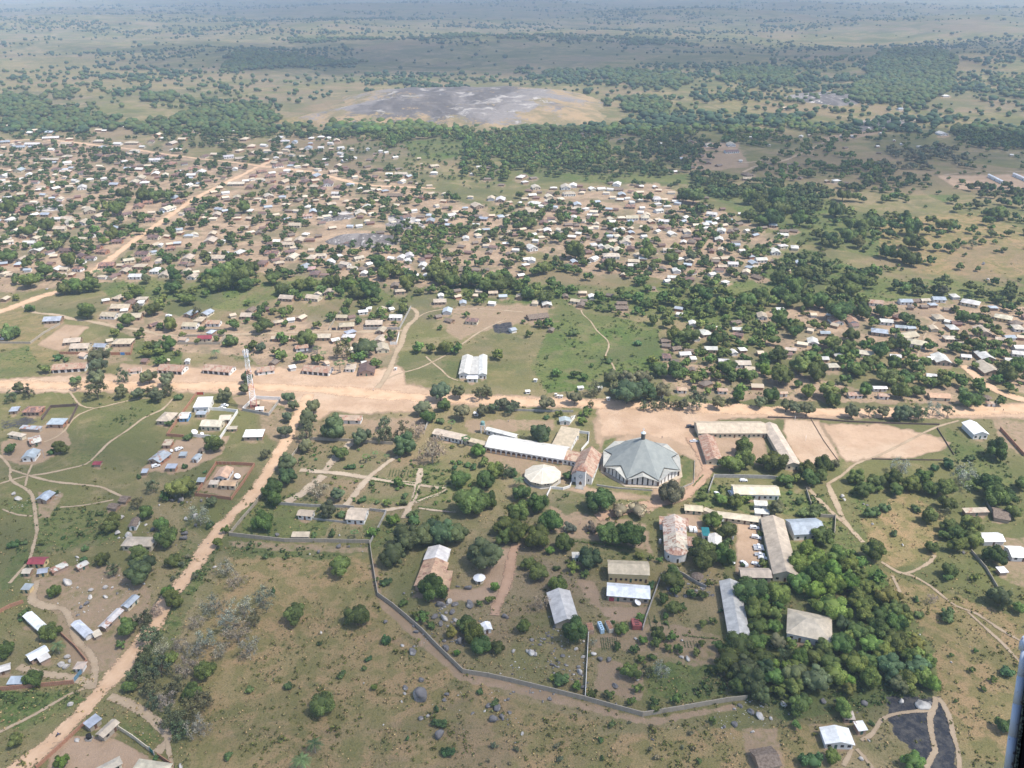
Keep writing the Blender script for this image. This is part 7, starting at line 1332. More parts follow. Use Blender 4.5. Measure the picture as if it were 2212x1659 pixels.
# ================================================================ boulders
BL={'31':"560,487,36,p 1118,395,45 1270,600,40,p 1350,655,80 1430,900,60 1290,1015,36,p 1260,1085,26,p 1415,1030,150 1290,965,60 1650,1020,50 1630,1070,45 1420,1225,60 1488,1210,42,p 1580,1370,110 2015,1120,60 2090,1135,75 2050,1235,90 2125,1220,60 2180,1065,35 2190,1180,40 1975,1165,25,p 1745,1030,22,p 1100,1285,20,p 930,925,18,p 1600,245,80 1665,225,70,p 1720,245,60 1845,245,90 1700,310,60 1540,350,60 1630,360,80,p 1600,410,60 1760,560,80 2155,350,60 1720,385,45,p 1765,390,40,p 1835,100,70 1745,90,35 1280,150,30 1350,142,16,p 1500,520,40 1385,480,50 1640,620,80 1870,1185,35 2030,600,.",
'32':"175,660,70,p 200,675,50,p 140,650,45,p 615,700,40,p 580,820,70,p 555,630,40,p 15,645,45,p 350,765,45 440,690,40 705,670,60,p 765,715,60 835,720,60 890,945,60 1080,893,40 900,1105,26 330,1060,45 265,1085,25 1180,865,36 1465,700,40,p 1520,712,60,p 1070,540,36,p 1465,555,30,p 620,960,50 1970,1120,50 2060,1170,70 2140,1210,80,p 1920,1280,60 1835,1305,40 2080,1345,36,p 90,1362,36,p 1215,1412,30 1920,1150,30,p 1750,1220,20 615,565,30,p 1500,1640,.",
'30':"1180,45,80,p 910,100,50,p 785,122,50,p 778,182,50,p 750,235,50 915,178,50,p 975,100,30,p 590,50,90,p 705,268,45 675,338,32 580,700,60,p 525,762,70,p 578,775,66,p 605,730,48,p 610,1108,55,p 675,1415,55,p 1565,1640,50,p 1245,65,30,p 500,235,18,p 670,100,26,p 1013,150,28 1235,1358,12,p",
'20':"1045,1155,60,p 1020,1285,60,p 1115,1312,80,p 1030,1330,28,p 1065,1332,20,p 1560,1005,75 1490,1005,55 1450,1000,30 1615,1020,28 1740,1010,32 1830,1025,40 1610,1165,50,p 1690,1145,70,p 1690,1220,36 1320,1260,45 1600,1290,60 1590,1330,70 1855,1580,40,p 125,950,45,p 160,990,60,p 670,1495,36,p 1375,1047,26,p 1260,1215,28,p",
'21':"720,1398,56 800,1405,34 540,1452,42 185,1300,45 720,1305,28,p 920,1448,16,p 905,1400,16 465,1468,18,p",
'33':"140,1110,70,p 180,1190,26 25,1230,36,p 480,1080,60 585,1075,36 830,1100,70 870,1420,30,p 800,1580,50,p 1330,1110,120,p 1150,1075,60,p 1390,1100,50 90,1550,16,p 770,1180,20 1580,745,24,p 1310,505,20,p",
'23':"825,1038,26 858,1048,26 640,970,50,p 660,1000,40,p 1165,1390,28,p 900,1210,30,p 1690,1455,40",
'22':"2010,1660,.",
'13':"1860,620,36 1900,755,30,p 1950,768,36,p 1480,800,20,p",'12':"1120,60,.", '10':"405,840,30,p"}
def bouldermesh(seed,mat):
    vs,fs=ico(3); g=np.random.default_rng(seed); ax=g.normal(size=(7,3)); ax/=np.linalg.norm(ax,axis=1)[:,None]; w=vs.copy()
    r=np.ones(len(w))
    for a in ax:
        d=w@a; r=np.where(d>.62,r*(.62/np.maximum(d,.62))**.8,r)
    r*=1+.05*np.sin(w[:,0]*6+seed)*np.cos(w[:,1]*5); w=w*r[:,None]*np.array([.5,.42,.36])
    return npmesh('boulder',w,fs,M(mat))
BM={'d':[bouldermesh(i,'granite') for i in range(5)],'p':[bouldermesh(10+i,'pale_granite') for i in range(5)]}
rb=random.Random(9)
for rc,s in BL.items():
    for e in s.split():
        q=e.split(','); 
        if q[2]=='.': continue
        x,y,wd=map(float,q[:3]); D=T(rc,x,y+wd*.15); p=G(D); wm=wd/4/PM(p)*1.12; k='p' if len(q)>3 else 'd'
        o=link('boulder',rb.choice(BM[k]),loc=(p.x,p.y,wm*.17),rot=(rb.uniform(-.2,.2),rb.uniform(-.2,.2),rb.uniform(0,6.28)),scale=(wm,wm*rb.uniform(.75,1.05),wm*rb.uniform(.8,1.05)))
        AUTO.append((o,D,'boulder',('small ' if wd<32 else 'large ' if wd>70 else '')+('pale' if k=='p' else 'dark grey')+' boulder',wd/4,'boulders in the grass and village'))
# pale rubble strewn in rocky yards: countless
RUB=[]
for (x0,y0,x1,y1,n) in ((150,1240,330,1330,170),(300,1060,440,1170,90),(900,1290,1060,1400,110),(860,1420,1130,1600,60),(1080,1350,1290,1480,90),(1530,1510,1660,1600,120),(10,1060,60,1100,40),(40,1210,200,1260,120),(1440,1225,1540,1280,60),(2060,1270,2190,1400,30)):
    for _ in range(n):
        p=G((gr.uniform(x0,x1),gr.uniform(y0,y1))); (float(fbm(p.x/9,p.y/9,3))>.5) and RUB.append((p.x,p.y,gr.uniform(.2,.55)*(2.2 if gr.uniform()<.1 else 1)))
Vs=[];Fs=[];off=0; iv,if_=ico(1)
for x,y,s in RUB:
    w=iv*(1+gr.normal(size=(12,1))*.15)*s*.5*np.array([1,gr.uniform(.6,1),.6]); Vs.append(w+np.array([x,y,s*.1])); Fs.append(if_+off); off+=12
tag(link('rubble',npmesh('rubble',np.concatenate(Vs),np.concatenate(Fs),M('pale_granite'))),'loose pale stones strewn over rocky ground','stones',kind='stuff')
RUB=[]
for (x0,y0,x1,y1,n) in ((890,1290,1060,1400,330),(1130,1330,1270,1500,170),(300,1050,450,1180,90),(1100,1420,1300,1500,50),(1440,1220,1540,1290,160),(900,1480,1130,1620,30)):
    for _ in range(n):
        p=G((gr.uniform(x0,x1),gr.uniform(y0,y1))); (float(fbm(p.x/11+5,p.y/11,3))>.5) and RUB.append((p.x,p.y,gr.uniform(.4,1.2)*(1.8 if gr.uniform()<.12 else 1)))
Vs=[];Fs=[];off=0; iv,if_=ico(2)
for x,y,s in RUB:
    w=iv*(1+gr.normal(size=(len(iv),1))*.07)*s*.5*np.array([1,gr.uniform(.6,1),.6]); Vs.append(w+np.array([x,y,s*.1])); Fs.append(if_+off); off+=len(iv)
tag(link('rocks',npmesh('rocks',np.concatenate(Vs),np.concatenate(Fs),M('granite'))),'scattered dark granite rocks between the boulders','stones',kind='stuff')
# ================================================================ vehicles
def carmesh(kind,paint):
    "x forward. returns list of (part name, mesh, loc)"
    L=4.9 if kind!='car' else 4.2; W=1.8; parts=[]
    if kind=='pickup': prof=[(-2.45,.45),(-2.45,1.05),(-.75,1.08),(-.6,1.72),(.55,1.74),(1.05,1.12),(2.2,1.0),(2.42,.75),(2.42,.45)]
    elif kind=='suv': prof=[(-2.4,.45),(-2.4,1.1),(-2.2,1.78),(.5,1.82),(1.15,1.15),(2.2,1.02),(2.42,.8),(2.42,.45)]
    else: prof=[(-2.1,.4),(-2.1,.9),(-1.5,1.4),(.2,1.42),(.95,.95),(1.9,.85),(2.1,.6),(2.1,.4)]
    m=MB(); n=len(prof)
    def wy(z): return W/2*(1 if z<1.15 else .86)
    m.add([(x,-wy(z),z) for x,z in prof]+[(x,wy(z),z) for x,z in prof],[tuple(range(n)),tuple(range(2*n-1,n-1,-1))]+[(i,i+n,(i+1)%n+n,(i+1)%n) for i in range(n)])
    parts.append(('body',m.mesh('body',paint)))
    g=MB(); zt=1.7 if kind!='car' else 1.35; zb=1.15 if kind!='car' else .98
    xf=1.0 if kind!='car' else .85; xr=.58 if kind!='car' else .25
    g.add([(xf+.03,-.68,zb),(xf+.03,.68,zb),(xr+.04,.62,zt),(xr+.04,-.62,zt)],[(0,1,2,3)])
    parts.append(('windscreen',g.mesh('windscreen',M('glass'))))
    s=MB(); xb=-.6 if kind=='pickup' else -2.0 if kind=='suv' else -1.3
    for sg in(-1,1): s.add([(xb,sg*.88,zb+.02),(xf-.25,sg*.88,zb+.02),(xr-.1,sg*.80,zt-.06),(xb+.12,sg*.80,zt-.06)],[(0,1,2,3)])
    parts.append(('side_window',s.mesh('side_window',M('glass'))))
    if kind=='pickup': parts.append(('load_bed',MB().box((-1.6,0,1.1),(1.45,1.45,.03)).mesh('load_bed',M('metal'))))
    w=MB(); w.lathe([(0,-.11),(.36,-.11),(.36,.11),(0,.11)],12); wm=w.mesh('wheel',M('rubber'))
    return parts,wm,L
CP={}
def car(rc,x,y,ang,kind,label,dark=False):
    key=(kind,dark)
    if key not in CP: CP[key]=carmesh(kind,M('cardark') if dark else M('carwhite'))
    parts,wm,L=CP[key]; p=gt(rc,x,y); root=empty('parked_car' if kind!='pickup' else 'pickup_truck',(p.x,p.y,.04),math.radians(ang))
    for nm,me in parts: link(nm,me,root)
    for sx in(-.3,.31):
        for sy in(-.84,.84): link('wheel',wm,root,(sx*L,sy,.36),(math.pi/2,0,0))
    tag(root,label,'pickup' if kind=='pickup' else 'car',CARG)
CARG='vehicles parked in the town and mission'
car('22',1573,503,0,'pickup','white pickup on the red earth right of the star-roofed church')
car('22',1540,376,3,'suv','black off-road car at the left end of the long school block',True)
car('22',1542,1262,88,'suv','left of two white cars nose-in beside the old church')
car('22',1578,1266,90,'suv','right of two white cars nose-in beside the old church')
car('22',1808,1172,80,'suv','white car inside the open bay of the garage range')
car('22',2095,1252,-8,'suv','white car alone at the top of the car park')
car('22',2110,1335,-20,'suv','white car second from the top of the car park row')
car('22',2128,1412,-5,'pickup','upper of two touching white pickups in the car park')
car('22',2134,1435,-5,'pickup','lower of two touching white pickups in the car park')
car('22',2140,1484,-8,'pickup','white double-cab pickup below the touching pair')
car('22',2165,1512,-10,'car','white car half hidden by a shrub at the car park edge')
car('22',2003,1562,110,'suv','left of two white cars at the near end of the car park')
car('22',2105,1562,150,'car','right of two white cars at the near end of the car park')
car('22',1890,952,100,'suv','white car beside the shrubs left of the office block')
car('22',1770,955,105,'car','pale car between shrubs in the office yard')
car('22',2000,840,0,'car','silver car at the wall behind the office block')
car('20',1920,215,-15,'pickup','lower of two white pickups beside the carport')
car('20',1942,192,-10,'pickup','upper of two white pickups beside the carport')
car('20',1548,570,48,'suv','white car at the top of the yard with brick houses')
car('20',1350,716,35,'suv','white car at the bottom of the yard with brick houses')
car('10',1460,1075,10,'suv','white car on red ground in the town behind the meadow road')
car('22',2118,1215,0,'car','dark car under the right end of the garage range',True)
def rider():
    p=gt('30',505,1383); root=empty('motorcycle',(p.x,p.y,.25),math.radians(48))
    f=MB().box((0,0,.62),(.7,.25,.3)); f.tube((.45,0,.9),(.72,0,.32),.04); f.tube((-.2,0,.5),(-.62,0,.32),.05); f.tube((.42,-.3,1.02),(.42,.3,1.02),.025); link('frame',f.mesh('frame',M('cardark')),root)
    link('seat',MB().box((-.25,0,.82),(.7,.26,.1)).mesh('seat',M('rubber')),root)
    for x in(-.62,.72): link('wheel',MB().lathe([(.2,-.05),(.32,-.05),(.32,.05),(.2,.05),(.2,-.05)],14).mesh('wheel',M('rubber')),root,(x,0,.32),(math.pi/2,0,0))
    tag(root,'dark motorcycle on the dirt road at the lower left','motorcycle'); return root
RI=rider()
def person(loc,rz,label,pose='stand',shirt=(.1,.15,.35),trouser=(.06,.06,.08),sz=0.0):
    if pose=='sit':
        J=[(0,0,.95),(0,0,1.12),(.04,0,1.38),(.06,0,1.5),(.08,0,1.58),(.09,0,1.68),(0,.1,.93),(.38,.16,.9),(.25,.17,.45),(.38,.17,.42),(0,-.1,.93),(.38,-.16,.9),(.25,-.17,.45),(.38,-.17,.42),(.04,.19,1.4),(.2,.27,1.18),(.42,.26,1.08),(.04,-.19,1.4),(.2,-.27,1.18),(.42,-.26,1.08)]
    else:
        J=[(0,0,.92),(0,0,1.1),(0,0,1.36),(0,0,1.48),(.01,0,1.57),(.02,0,1.67),(0,.09,.88),(.04,.11,.48),(-.02,.11,.07),(.14,.12,.03),(0,-.09,.88),(-.02,-.11,.48),(-.08,-.11,.07),(.08,-.12,.03),(0,.19,1.38),(.02,.25,1.1),(.1,.26,.85),(0,-.19,1.38),(-.02,-.25,1.1),(.04,-.27,.85)]
    E=[(0,1),(1,2),(2,3),(3,4),(4,5),(0,6),(6,7),(7,8),(8,9),(0,10),(10,11),(11,12),(12,13),(2,14),(14,15),(15,16),(2,17),(17,18),(18,19)]
    R=[.14,.13,.15,.055,.085,.08,.095,.06,.04,.035,.095,.06,.04,.035,.06,.042,.03,.06,.042,.03]
    me=bpy.data.meshes.new('person'); me.from_pydata(J,E,[]); o=link('person',me,loc=loc,rot=(0,0,rz))
    b=NB('clothes_and_skin',.8,.2); z=b.n('ShaderNodeSeparateXYZ',i_0=b.tc()).outputs[2]; c=b.mix(b.mr(z,.93+sz,.95+sz,smooth=False),trouser,shirt); c=b.mix(b.mr(z,1.47,1.49,smooth=False),c,(.10,.055,.035)); b.col(c); me.materials.append(b.m)
    md=o.modifiers.new('s','SKIN'); me.skin_vertices[0].data[0].use_root=True
    for i,r in enumerate(R): me.skin_vertices[0].data[i].radius=(r,r)
    o.modifiers.new('b','SUBSURF').levels=1; o.modifiers['b'].render_levels=1
    hair=MB(); vs,fs=ico(2); hair.add([(v[0]*.1+J[5][0]-.01,v[1]*.09,v[2]*.09+J[5][2]+.04) for v in vs if True],[tuple(f) for f in fs]); link('hair',hair.mesh('hair',M('rubber')),o)
    tag(o,label,'person'); return o
person((RI.location.x,RI.location.y,.16),math.radians(48),'person in a blue shirt riding the motorcycle on the dirt road','sit')
for rc,x,y,lb,sh in (('22',1296,472,'person in dark clothes standing on the earth square behind the star-roofed church',(.05,.05,.07)),('21',1015,60,'person in a pale shirt walking on the wide main road',(.5,.5,.5)),('20',1625,60,'person in a red shirt walking at the road edge near the carport',(.4,.07,.06)),
   ('22',588,1215,'person in a pink shirt walking in the mission park',(.5,.25,.25)),('23',2030,235,'person in dark clothes at the road junction on the right',(.06,.06,.08)),('10',1298,1200,'person in a red shirt on the track junction behind the meadow',(.4,.1,.08)),('21',2180,330,'person in white standing behind the mission',(.6,.6,.6))):
    p=gt(rc,x,y); person((p.x,p.y,.05),rb.uniform(0,6),lb,'stand',sh)
# ================================================================ containers, tanks, dishes, poles, goals
def container(rc,x1,y1,x2,y2,x3,y3,h,col,label,openroof=False):
    p1=gt(rc,x1,y1); p2=gt(rc,x2,y2); d=p2-p1; yaw=math.atan2(d.y,d.x); L=d.length; n=Vector((-math.sin(yaw),math.cos(yaw),0)); Dp=3
    for k in range(6,60):
        q=p1+n*k*.5
        if PJ(q.x,q.y,h)[1]<=T(rc,x3,y3)[1]: Dp=k*.5; break
    c=(p1+p2)/2; root=empty('shipping_container',(c.x,c.y,0),yaw); b=MB(); nn=int(Dp/.35)
    b.box((0,Dp/2,h/2),(L,Dp,h)); 
    for i in range(nn):
        for s in(-1,1): b.box((s*L/2,Dp*(i+.5)/nn,h/2),(.06,.16,h*.9))
    link('body',b.mesh('body',col),root); link('door',MB().box((0,-.03,h/2),(L*.92,.05,h*.9)).mesh('door',col),root)
    link('roof_panel',MB().box((0,Dp/2,h+.03),(L*.9,Dp*.95,.05)).mesh('roof_panel',simple('container_top',(.30,.16,.10),.3,.8) if openroof else col),root)
    for i in range(4 if not openroof else 0): link('vent',MB().box((0,Dp*(i+.6)/4.4,h+.12),(L*.45,.35,.14)).mesh('vent',M('opening')),root)
    tag(root,label,'container')
container('32',765,502,797,497,727,398,2.4,simple('container_blue',(.42,.58,.70),.1),'pale blue container with dark roof vents between two shacks')
container('32',838,497,877,490,806,392,2.2,simple('container_cream',(.52,.48,.40),.15),'cream open-topped container filled with rusty soil',True)
container('32',655,505,707,502,640,405,2.3,simple('container_rust',(.42,.30,.22),.25,1.2),'rusty striped container beside a large dark tree',True)
container('32',1040,467,1122,465,1008,368,2.4,simple('container_maroon',(.32,.10,.09),.2,1.2),'dark red flat-topped container beside the pale wall')
container('32',838,216,880,218,838,188,1.9,simple('cabin_red',(.36,.06,.08),.1),'left dark red cabin in front of the white-roofed workshop')
container('32',1012,222,1045,224,1012,190,1.9,simple('cabin_red2',(.36,.06,.08),.1),'right dark red cabin in front of the white-roofed workshop')
def dish(rc,x,y,r,label,col='mastwhite'):
    p=gt(rc,x,y); root=empty('satellite_dish',(p.x,p.y,0),.6); link('mount',MB().tube((0,0,0),(0,0,1.2),.12,.1,6).mesh('mount',M('metal')),root)
    d=MB().lathe([(0,0),(r*.5,.08*r),(r,.32*r),(r*.98,.36*r),(0,.05)],18); link('reflector',d.mesh('reflector',M(col),True),root,(0,0,1.2),(.45,.3,0)); tag(root,label,'satellite dish')
dish('20',1682,432,1.9,'large white satellite dish in the corner of the villa yard'); dish('20',1748,445,1.1,'smaller white satellite dish beside the large one in the villa yard')
dish('20',2052,815,1.8,'big white satellite dish in the brick-walled compound'); dish('20',1485,592,.9,'white satellite dish beside the large grey-roofed brick house')
dish('32',1080,250,1.6,'white satellite dish in front of the white-roofed workshop'); dish('22',1910,1560,.9,'small white dish at the corner of the car park')
def tank(rc,x,y,r,h,label,mat,nm='water_tank'):
    p=gt(rc,x,y); root=empty(nm,(p.x,p.y,0)); link('stand',MB().box((0,0,.4),(r*2.1,r*2.1,.8)).mesh('stand',M('concrete')),root)
    link('tank_body',MB().lathe([(0,.8),(r,.8),(r,.8+h),(r*.5,1.05+h),(0,1.1+h)],16).mesh('tank_body',mat,True),root); link('lid',MB().lathe([(0,1.1+h),(r*.3,1.1+h),(r*.3,1.22+h),(0,1.22+h)],10).mesh('lid',mat),root); tag(root,label,'water tank')
tank('30',775,1412,.95,1.5,'black round water tank beside the paired roofs by the dirt road',M('rubber'))
tank('22',1278,1375,.6,1.4,'small pale tank against the side wall of the old church',M('white_plaster'))
tank('22',1905,1340,.5,1.0,'small white drum at the left edge of the car park',M('white_plaster'))
def pole(rc,x,y,h,label):
    p=gt(rc,x,y); root=empty('utility_pole',(p.x,p.y,0),.3); link('shaft',MB().tube((0,0,0),(0,0,h),.13,.08,7).mesh('shaft',M('metal')),root); link('crossarm',MB().box((0,0,h-.6),(1.4,.1,.1)).mesh('crossarm',M('metal')),root); tag(root,label,'pole')
pole('22',1215,150,8,'grey utility pole behind the earth square'); pole('23',1955,230,8,'grey utility pole beside the road junction on the right'); pole('20',385,640,6,'bare leaning pole beside the grey-roofed white house on the left')
pole('22',1330,98,5,'short white pole by the road behind the square')
def goal(rc,x,y,label):
    p=gt(rc,x,y); root=empty('goal_frame',(p.x,p.y,0),1.2)
    for s in(-1,1): link('post',MB().tube((s*2,0,0),(s*2,0,2.0),.06).mesh('post',M('mastwhite')),root)
    link('crossbar',MB().tube((-2,0,2),(2,0,2),.06).mesh('crossbar',M('mastwhite')),root); tag(root,label,'goal')
goal('23',325,478,'small white goal frame on the bare red playground'); goal('23',232,312,'small white goal frame by the road wall of the playground')
# pale grave markers and kiosks by the road
for i,(rc,x,y,w_,lb) in enumerate((('22',378,105,.9,'leftmost of three white market stalls beside the road trees'),('22',402,120,1.2,'middle of three white market stalls beside the road trees'),('22',425,122,1.2,'rightmost of three white market stalls beside the road trees'),
   ('22',136,80,1.8,'white roadside kiosk left of the tall roadside trees'),('22',592,48,2.2,'white market stall below the green slope behind the square'),('22',755,48,2.2,'white market stall left of the dark tree clump'),('22',832,140,1.4,'small white table-like stall on the road verge'),('12',203,1640,1.4,'white kiosk on the orange slope at the meadow edge'),('11',1208,1540,1.0,'tiny white kiosk beside the curving track'),('22',1294,120,1.1,'narrow white roadside kiosk near the utility pole'),('21',1903,270,1.8,'little white kiosk under the road trees behind the mission'))):
    p=gt(rc,x,y); root=empty('market_stall',(p.x,p.y,0),rb.uniform(-.2,.2)); link('counter',MB().box((0,0,.8),(w_*1.5,w_*1.2,1.6)).mesh('counter',M('white_plaster')),root); link('awning',MB().box((0,0,1.9),(w_*1.9,w_*1.6,.1)).mesh('awning',M('white_plaster')),root); link('hatch',_box,root,(0,-w_*.6,.8),scale=(w_*.8,.06,.6)); tag(root,lb,'stall',)
# vegetable rows in the plots
def rows(rc,x0,y0,x1,y1,n,label):
    a=gt(rc,x0,y0); b=gt(rc,x1,y1); g=np.random.default_rng(int(x0)); Vs=[];Fs=[];Cs=[];off=0
    for i in range(n):
        t=i/(n-1) if n>1 else 0; x=a.x+(b.x-a.x)*t
        for k in range(int(abs(b.y-a.y)/.5)):
            q,F,C=LU[int(g.integers(5))]; s=g.uniform(.45,.7); Vs.append(q*s+np.array([x-a.x+g.uniform(-.1,.1),-abs(b.y-a.y)*0+(b.y-a.y)*k/max(1,int(abs(b.y-a.y)/.5)),s*.3])); Fs.append(F+off); Cs.append(C); off+=len(q)
    o=link('vegetable_bed',crownmesh('vegetable_bed',np.concatenate(Vs),np.concatenate(Fs),np.concatenate(Cs)),loc=(a.x,a.y,0),color=(.10,.14,.06,1)); tag(o,label,'vegetable bed',kind='stuff')
rows('32',780,640,900,530,8,'rows of low vegetables in the plot below the containers'); rows('32',1200,455,1330,340,4,'rows of low plants right of the dark red container'); rows('32',1500,620,1590,560,5,'rows of seedlings beside the storehouse path'); rows('21',1150,800,1370,740,9,'faint vegetable rows in the upper garden plot')
# ================================================================ aircraft window frame at the right edge (real, close to the lens)
def camp(Dx,Dy,dist):
    a=(Dx-1106)/FPX*dist; b=(829.5-Dy)/FPX*dist; return Vector((a,b*sp+dist*cp,CH+b*cp-dist*sp))
def frame():
    d0=1.4; base=camp(2190,1560,d0); root=empty('aircraft_door_frame',base); k=lambda v:v-base
    pts=[camp(2221,1381,d0+.01),camp(2216,1405,d0),camp(2207,1461,d0),camp(2198,1520,d0),camp(2188,1590,d0),camp(2179,1660,d0),camp(2166,1760,d0),camp(2150,1880,d0)]
    m=MB()
    for a,b in zip(pts[:-1],pts[1:]): m.tube(k(a),k(b),.0072,.0072,12)
    b_=NB('painted_tube',.4,.4); f=b_.noise(90,4); b_.col(b_.mix(b_.mr(f,.62,.68),(.5,.56,.66),(.25,.22,.24))); link('painted_tube',m.mesh('painted_tube',b_.m,True),root)
    j=MB(); j.lathe([(0,-.012),(.0085,-.012),(.0098,0),(.0085,.012),(0,.012)],14,tuple(k(camp(2216,1392,d0)))); link('joint',j.mesh('joint',b_.m,True),root)
    s=MB(); q=[camp(2233,1375,d0+.012),camp(2222,1461,d0+.012),camp(2196,1660,d0+.012),camp(2166,1890,d0+.012)]
    for a,b in zip(q[:-1],q[1:]): s.tube(k(a),k(b),.0045,.0045,8)
    bb=NB('door_seal',.9,.1); bb.col(bb.mix(bb.mr(bb.noise(260,3),.45,.6),(.03,.03,.035),(.2,.24,.22))); link('seal',s.mesh('seal',bb.m),root)
    dk=MB(); a=[camp(2232,1400,d0+.02),camp(2200,1650,d0+.02),camp(2170,1890,d0+.02),camp(2420,1890,d0+.02),camp(2420,1400,d0+.02)]; b2=[camp(2236,1400,d0-.12),camp(2204,1650,d0-.12),camp(2174,1890,d0-.12),camp(2424,1890,d0-.12),camp(2424,1400,d0-.12)]
    n=5; dk.add([k(v) for v in a+b2],[tuple(range(n)),tuple(range(2*n-1,n-1,-1))]+[(i,i+n,(i+1)%n+n,(i+1)%n) for i in range(n)]); nb=NB('black_trim',.9,.0); nb.col((.002,.002,.003)); link('trim_panel',dk.mesh('trim_panel',nb.m),root)
    tag(root,'white painted tube and black trim of the aircraft doorway at the right edge','aircraft door frame')
frame()
# ================================================================ labels that single each thing out
LMK=[("the star-roofed church",1385,1010),("the white chapel",1262,1020),("the round cream hall",1155,1025),("the red and white mast",549,885),("the old apse church",1455,1180),("the white double hall",1023,800),
("the bare football field",1900,950),("the open white-roofed hall",2107,930),("the forest mansion",1745,1350),("the burnt black patch",1985,1560),("the blue gate",170,1445),("the cream villa",455,925),("the brick-walled compound",490,1035),
("the maroon-roofed shed",210,1005),("the tan hip-roofed villa",297,1180),("the striped-roofed house",180,1360),("the pyramid-roofed villa",215,1640),("the orange and white barn",935,1230),("the garden pavilion",1035,1250),("the grey barn",1215,1315),
("the white-roofed workshop",1355,1280),("the pale blue container",1296,1355),("the long white storehouse",1585,1320),("the car park",1620,1180),("the long school block",1575,925),("the larger garden house",770,1115),("the garden crossing",900,1045),
("the water tower",1043,925),("the long grey garden wall",640,1165),("the perimeter wall bend",1000,1450),("the bottom wall corner",1390,1548),("the dazzling white-roofed house",2035,1165),("the mango row",1940,1040),("the footpath fork",1954,1240),
("the road junction",2080,885),("the curving track",870,740),("the granite face",790,520),("the dense grove",935,530),("the avenue's near end",212,577),("the avenue's far end",555,362),("the west road",60,655),("the maroon-roofed house",442,728),
("the twin long white warehouses",2170,385),("the yellow gabled house",780,463),("the long thatched school",1165,688),("the yellow-walled house",2155,690),("the green slope",1300,730),("the town clearing",1330,480),("the lone shiny-roofed house",95,1075),
("the wide main road",800,850),("the bare rock dome",980,240),("the cream long town hall",505,400),("the walled town compound",1325,555),("the reddish-brown meadow",700,1350),("the pale boulder heap",140,1440),("the teal gate",330,1545),
("the large white roadside roof",170,755),("the pink-walled house",670,590),("the far white walls cluster",90,400),("the upper right hamlet",1900,330),("the upper middle hamlet",1370,310),("the right hillside grove",1960,480),("the green valley woods",1680,600),("the lower right slope",2110,1450)]
OW=['','nearest','second nearest','third nearest','fourth nearest','fifth nearest','sixth nearest','seventh nearest','eighth nearest','ninth nearest','tenth nearest','eleventh nearest','twelfth nearest']
def relw(D,L):
    dx=D[0]-L[0]; dy=(D[1]-L[1])*1.5
    if abs(dx)>abs(dy): return 'right of' if dx>0 else 'left of'
    return 'in front of' if dy>0 else 'behind'
buck={}
for o,D,cat,desc,wp,grp in AUTO:
    c=sorted((math.hypot(D[0]-x,(D[1]-y)*1.5),ph,x,y) for ph,x,y in LMK)[:3]
    # choose the least crowded of the three closest landmarks
    opts=[]
    for d,ph,x,y in c: opts.append((len(buck.get((desc,relw(D,(x,y)),ph),[]))*40+d,ph,x,y,d))
    _,ph,x,y,d=min(opts); buck.setdefault((desc,relw(D,(x,y)),ph),[]).append((d,o,cat,grp))
used={}
for (desc,rel,ph),L in buck.items():
    L.sort(key=lambda t:t[0])
    for i,(d,o,cat,grp) in enumerate(L):
        if len(L)==1: lb='%s %s %s'%(desc,rel,ph)
        else:
            ow=OW[i+1] if i+1<len(OW) else 'number %d in distance'%(i+1); lb='%s, %s of those %s %s'%(desc,ow,rel,ph)
        lb=lb.replace('roofed hip-roofed','hip-roofed'); lb=lb if len(lb.split())<=16 else lb.replace(' of those',''); tag(o,lb,cat,grp); used[lb]=used.get(lb,0)+1
print('auto labels',len(AUTO),'dup',sum(v-1 for v in used.values()),'maxwords',max(len(k.split()) for k in used),'maxbucket',max(len(v) for v in buck.values()))
for o in bpy.data.objects:
    if '_pt' in o: del o['_pt']
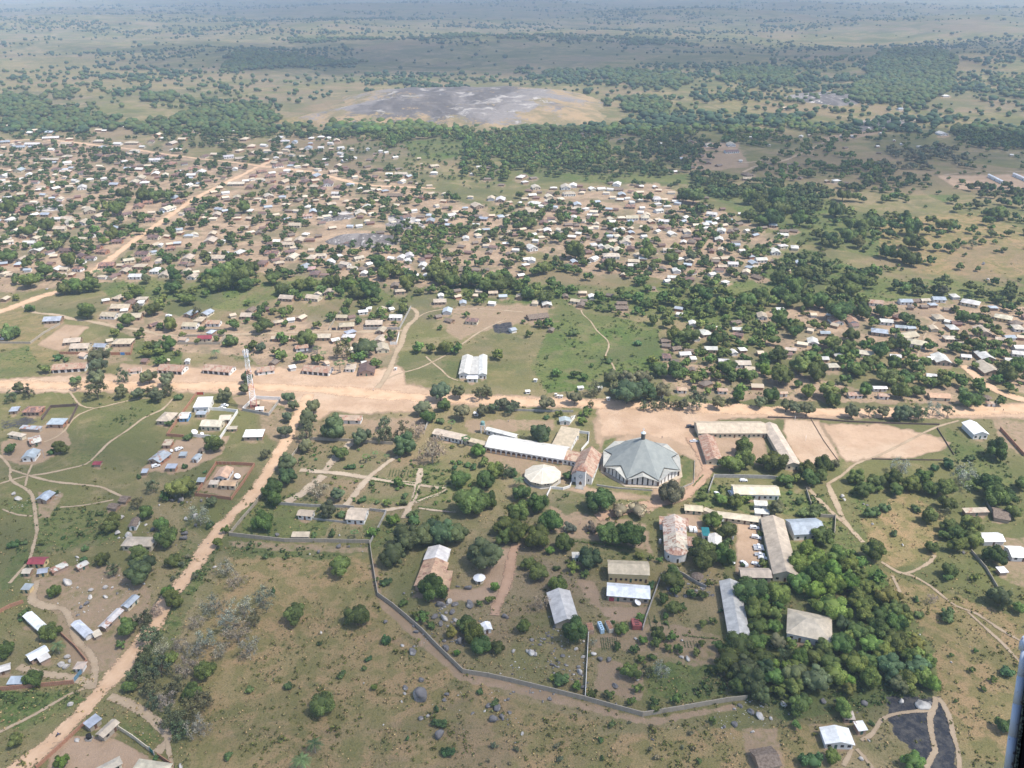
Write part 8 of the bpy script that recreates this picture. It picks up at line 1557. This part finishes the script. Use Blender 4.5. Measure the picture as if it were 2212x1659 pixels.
# ================================================================ clouds, above the camera and outside the haze
def cloud(Dx,Dy,rx,ry,dens,seed):
    "a cloud whose shade falls at the picture point"
    p=G((Dx,Dy)); alt=1500; off=Vector((math.sin(SUN_AZ),math.cos(SUN_AZ),0))*(alt/math.tan(SUN_EL)); c=p+off; n=48; k=12; g=random.Random(seed); V=[];E=[]
    for s in(1,-1):
        for i in range(k+1):
            for j in range(n):
                t=2*math.pi*j/n; r=i/k; w=.72+.55*float(fbm(2*math.cos(t)+seed,2*math.sin(t)+seed*3,3)); x=rx*r*w*math.cos(t); y=ry*r*w*math.sin(t)
                z=s*(1-r*r)*(60 if s>0 else 22)*(1+.8*(float(fbm(x/60+seed,y/60,3))-.4)); V.append((x,y,z)); E.append((r,r,r,1))
    F=[]
    for s in range(2):
        o=s*(k+1)*n
        for i in range(k):
            for j in range(n):
                a=o+i*n+j; b=o+i*n+(j+1)%n; F.append((a,b,b+n,a+n) if s else (a,a+n,b+n,b))
    m=NB('cloud_vapour',1,0); m.col((.9,.9,.9)); e=m.n('ShaderNodeSeparateColor',i_0=m.n('ShaderNodeVertexColor',layer_name='edge').outputs[0]).outputs[0]
    nz=m.noise(.006,5,.6); al=m.math('MULTIPLY',m.mr(m.math('ADD',e,m.math('MULTIPLY',m.math('SUBTRACT',nz,.5),1.2)),.35,1.0,1,0),dens)
    tr=m.n('ShaderNodeBsdfTransparent'); mx=m.n('ShaderNodeMixShader'); out=m.t.nodes['Material Output']; m.t.links.new(al,mx.inputs[0]); m.t.links.new(tr.outputs[0],mx.inputs[1]); m.t.links.new(m.b.outputs[0],mx.inputs[2]); m.t.links.new(mx.outputs[0],out.inputs[0])
    o=link('clouds',npmesh('clouds',np.array(V),np.array(F),m.m,{'edge':('POINT',np.array(E))},True),loc=(c.x,c.y,alt)); tag(o,kind='structure')
cloud(700,1420,330,150,.24,1); cloud(1500,1480,260,110,.20,2); cloud(1850,330,600,330,.40,3); cloud(620,330,420,200,.12,4); cloud(1450,110,2600,900,.5,5); cloud(120,1080,150,100,.22,6); cloud(700,130,900,420,.35,8)
cloud(1100,15,5000,4200,.45,9)
# ================================================================ haze
hz=MB().box((0,17800,CH/2+60),(90000,39600,CH+140)).mesh('haze',None or M('mastwhite')); hz.materials.clear()
hm=bpy.data.materials.new('haze_air'); hm.use_nodes=True; hm.node_tree.nodes.clear()
pv=hm.node_tree.nodes.new('ShaderNodeVolumePrincipled'); ou=hm.node_tree.nodes.new('ShaderNodeOutputMaterial'); hm.node_tree.links.new(pv.outputs[0],ou.inputs['Volume'])
pv.inputs['Color'].default_value=(.60,.77,1.0,1); pv.inputs['Density'].default_value=.0001; pv.inputs['Anisotropy'].default_value=0.0
hz.materials.append(hm); tag(link('haze',hz),kind='stuff')
print('objects',len(bpy.data.objects),'top',sum(1 for o in bpy.data.objects if o.parent is None))
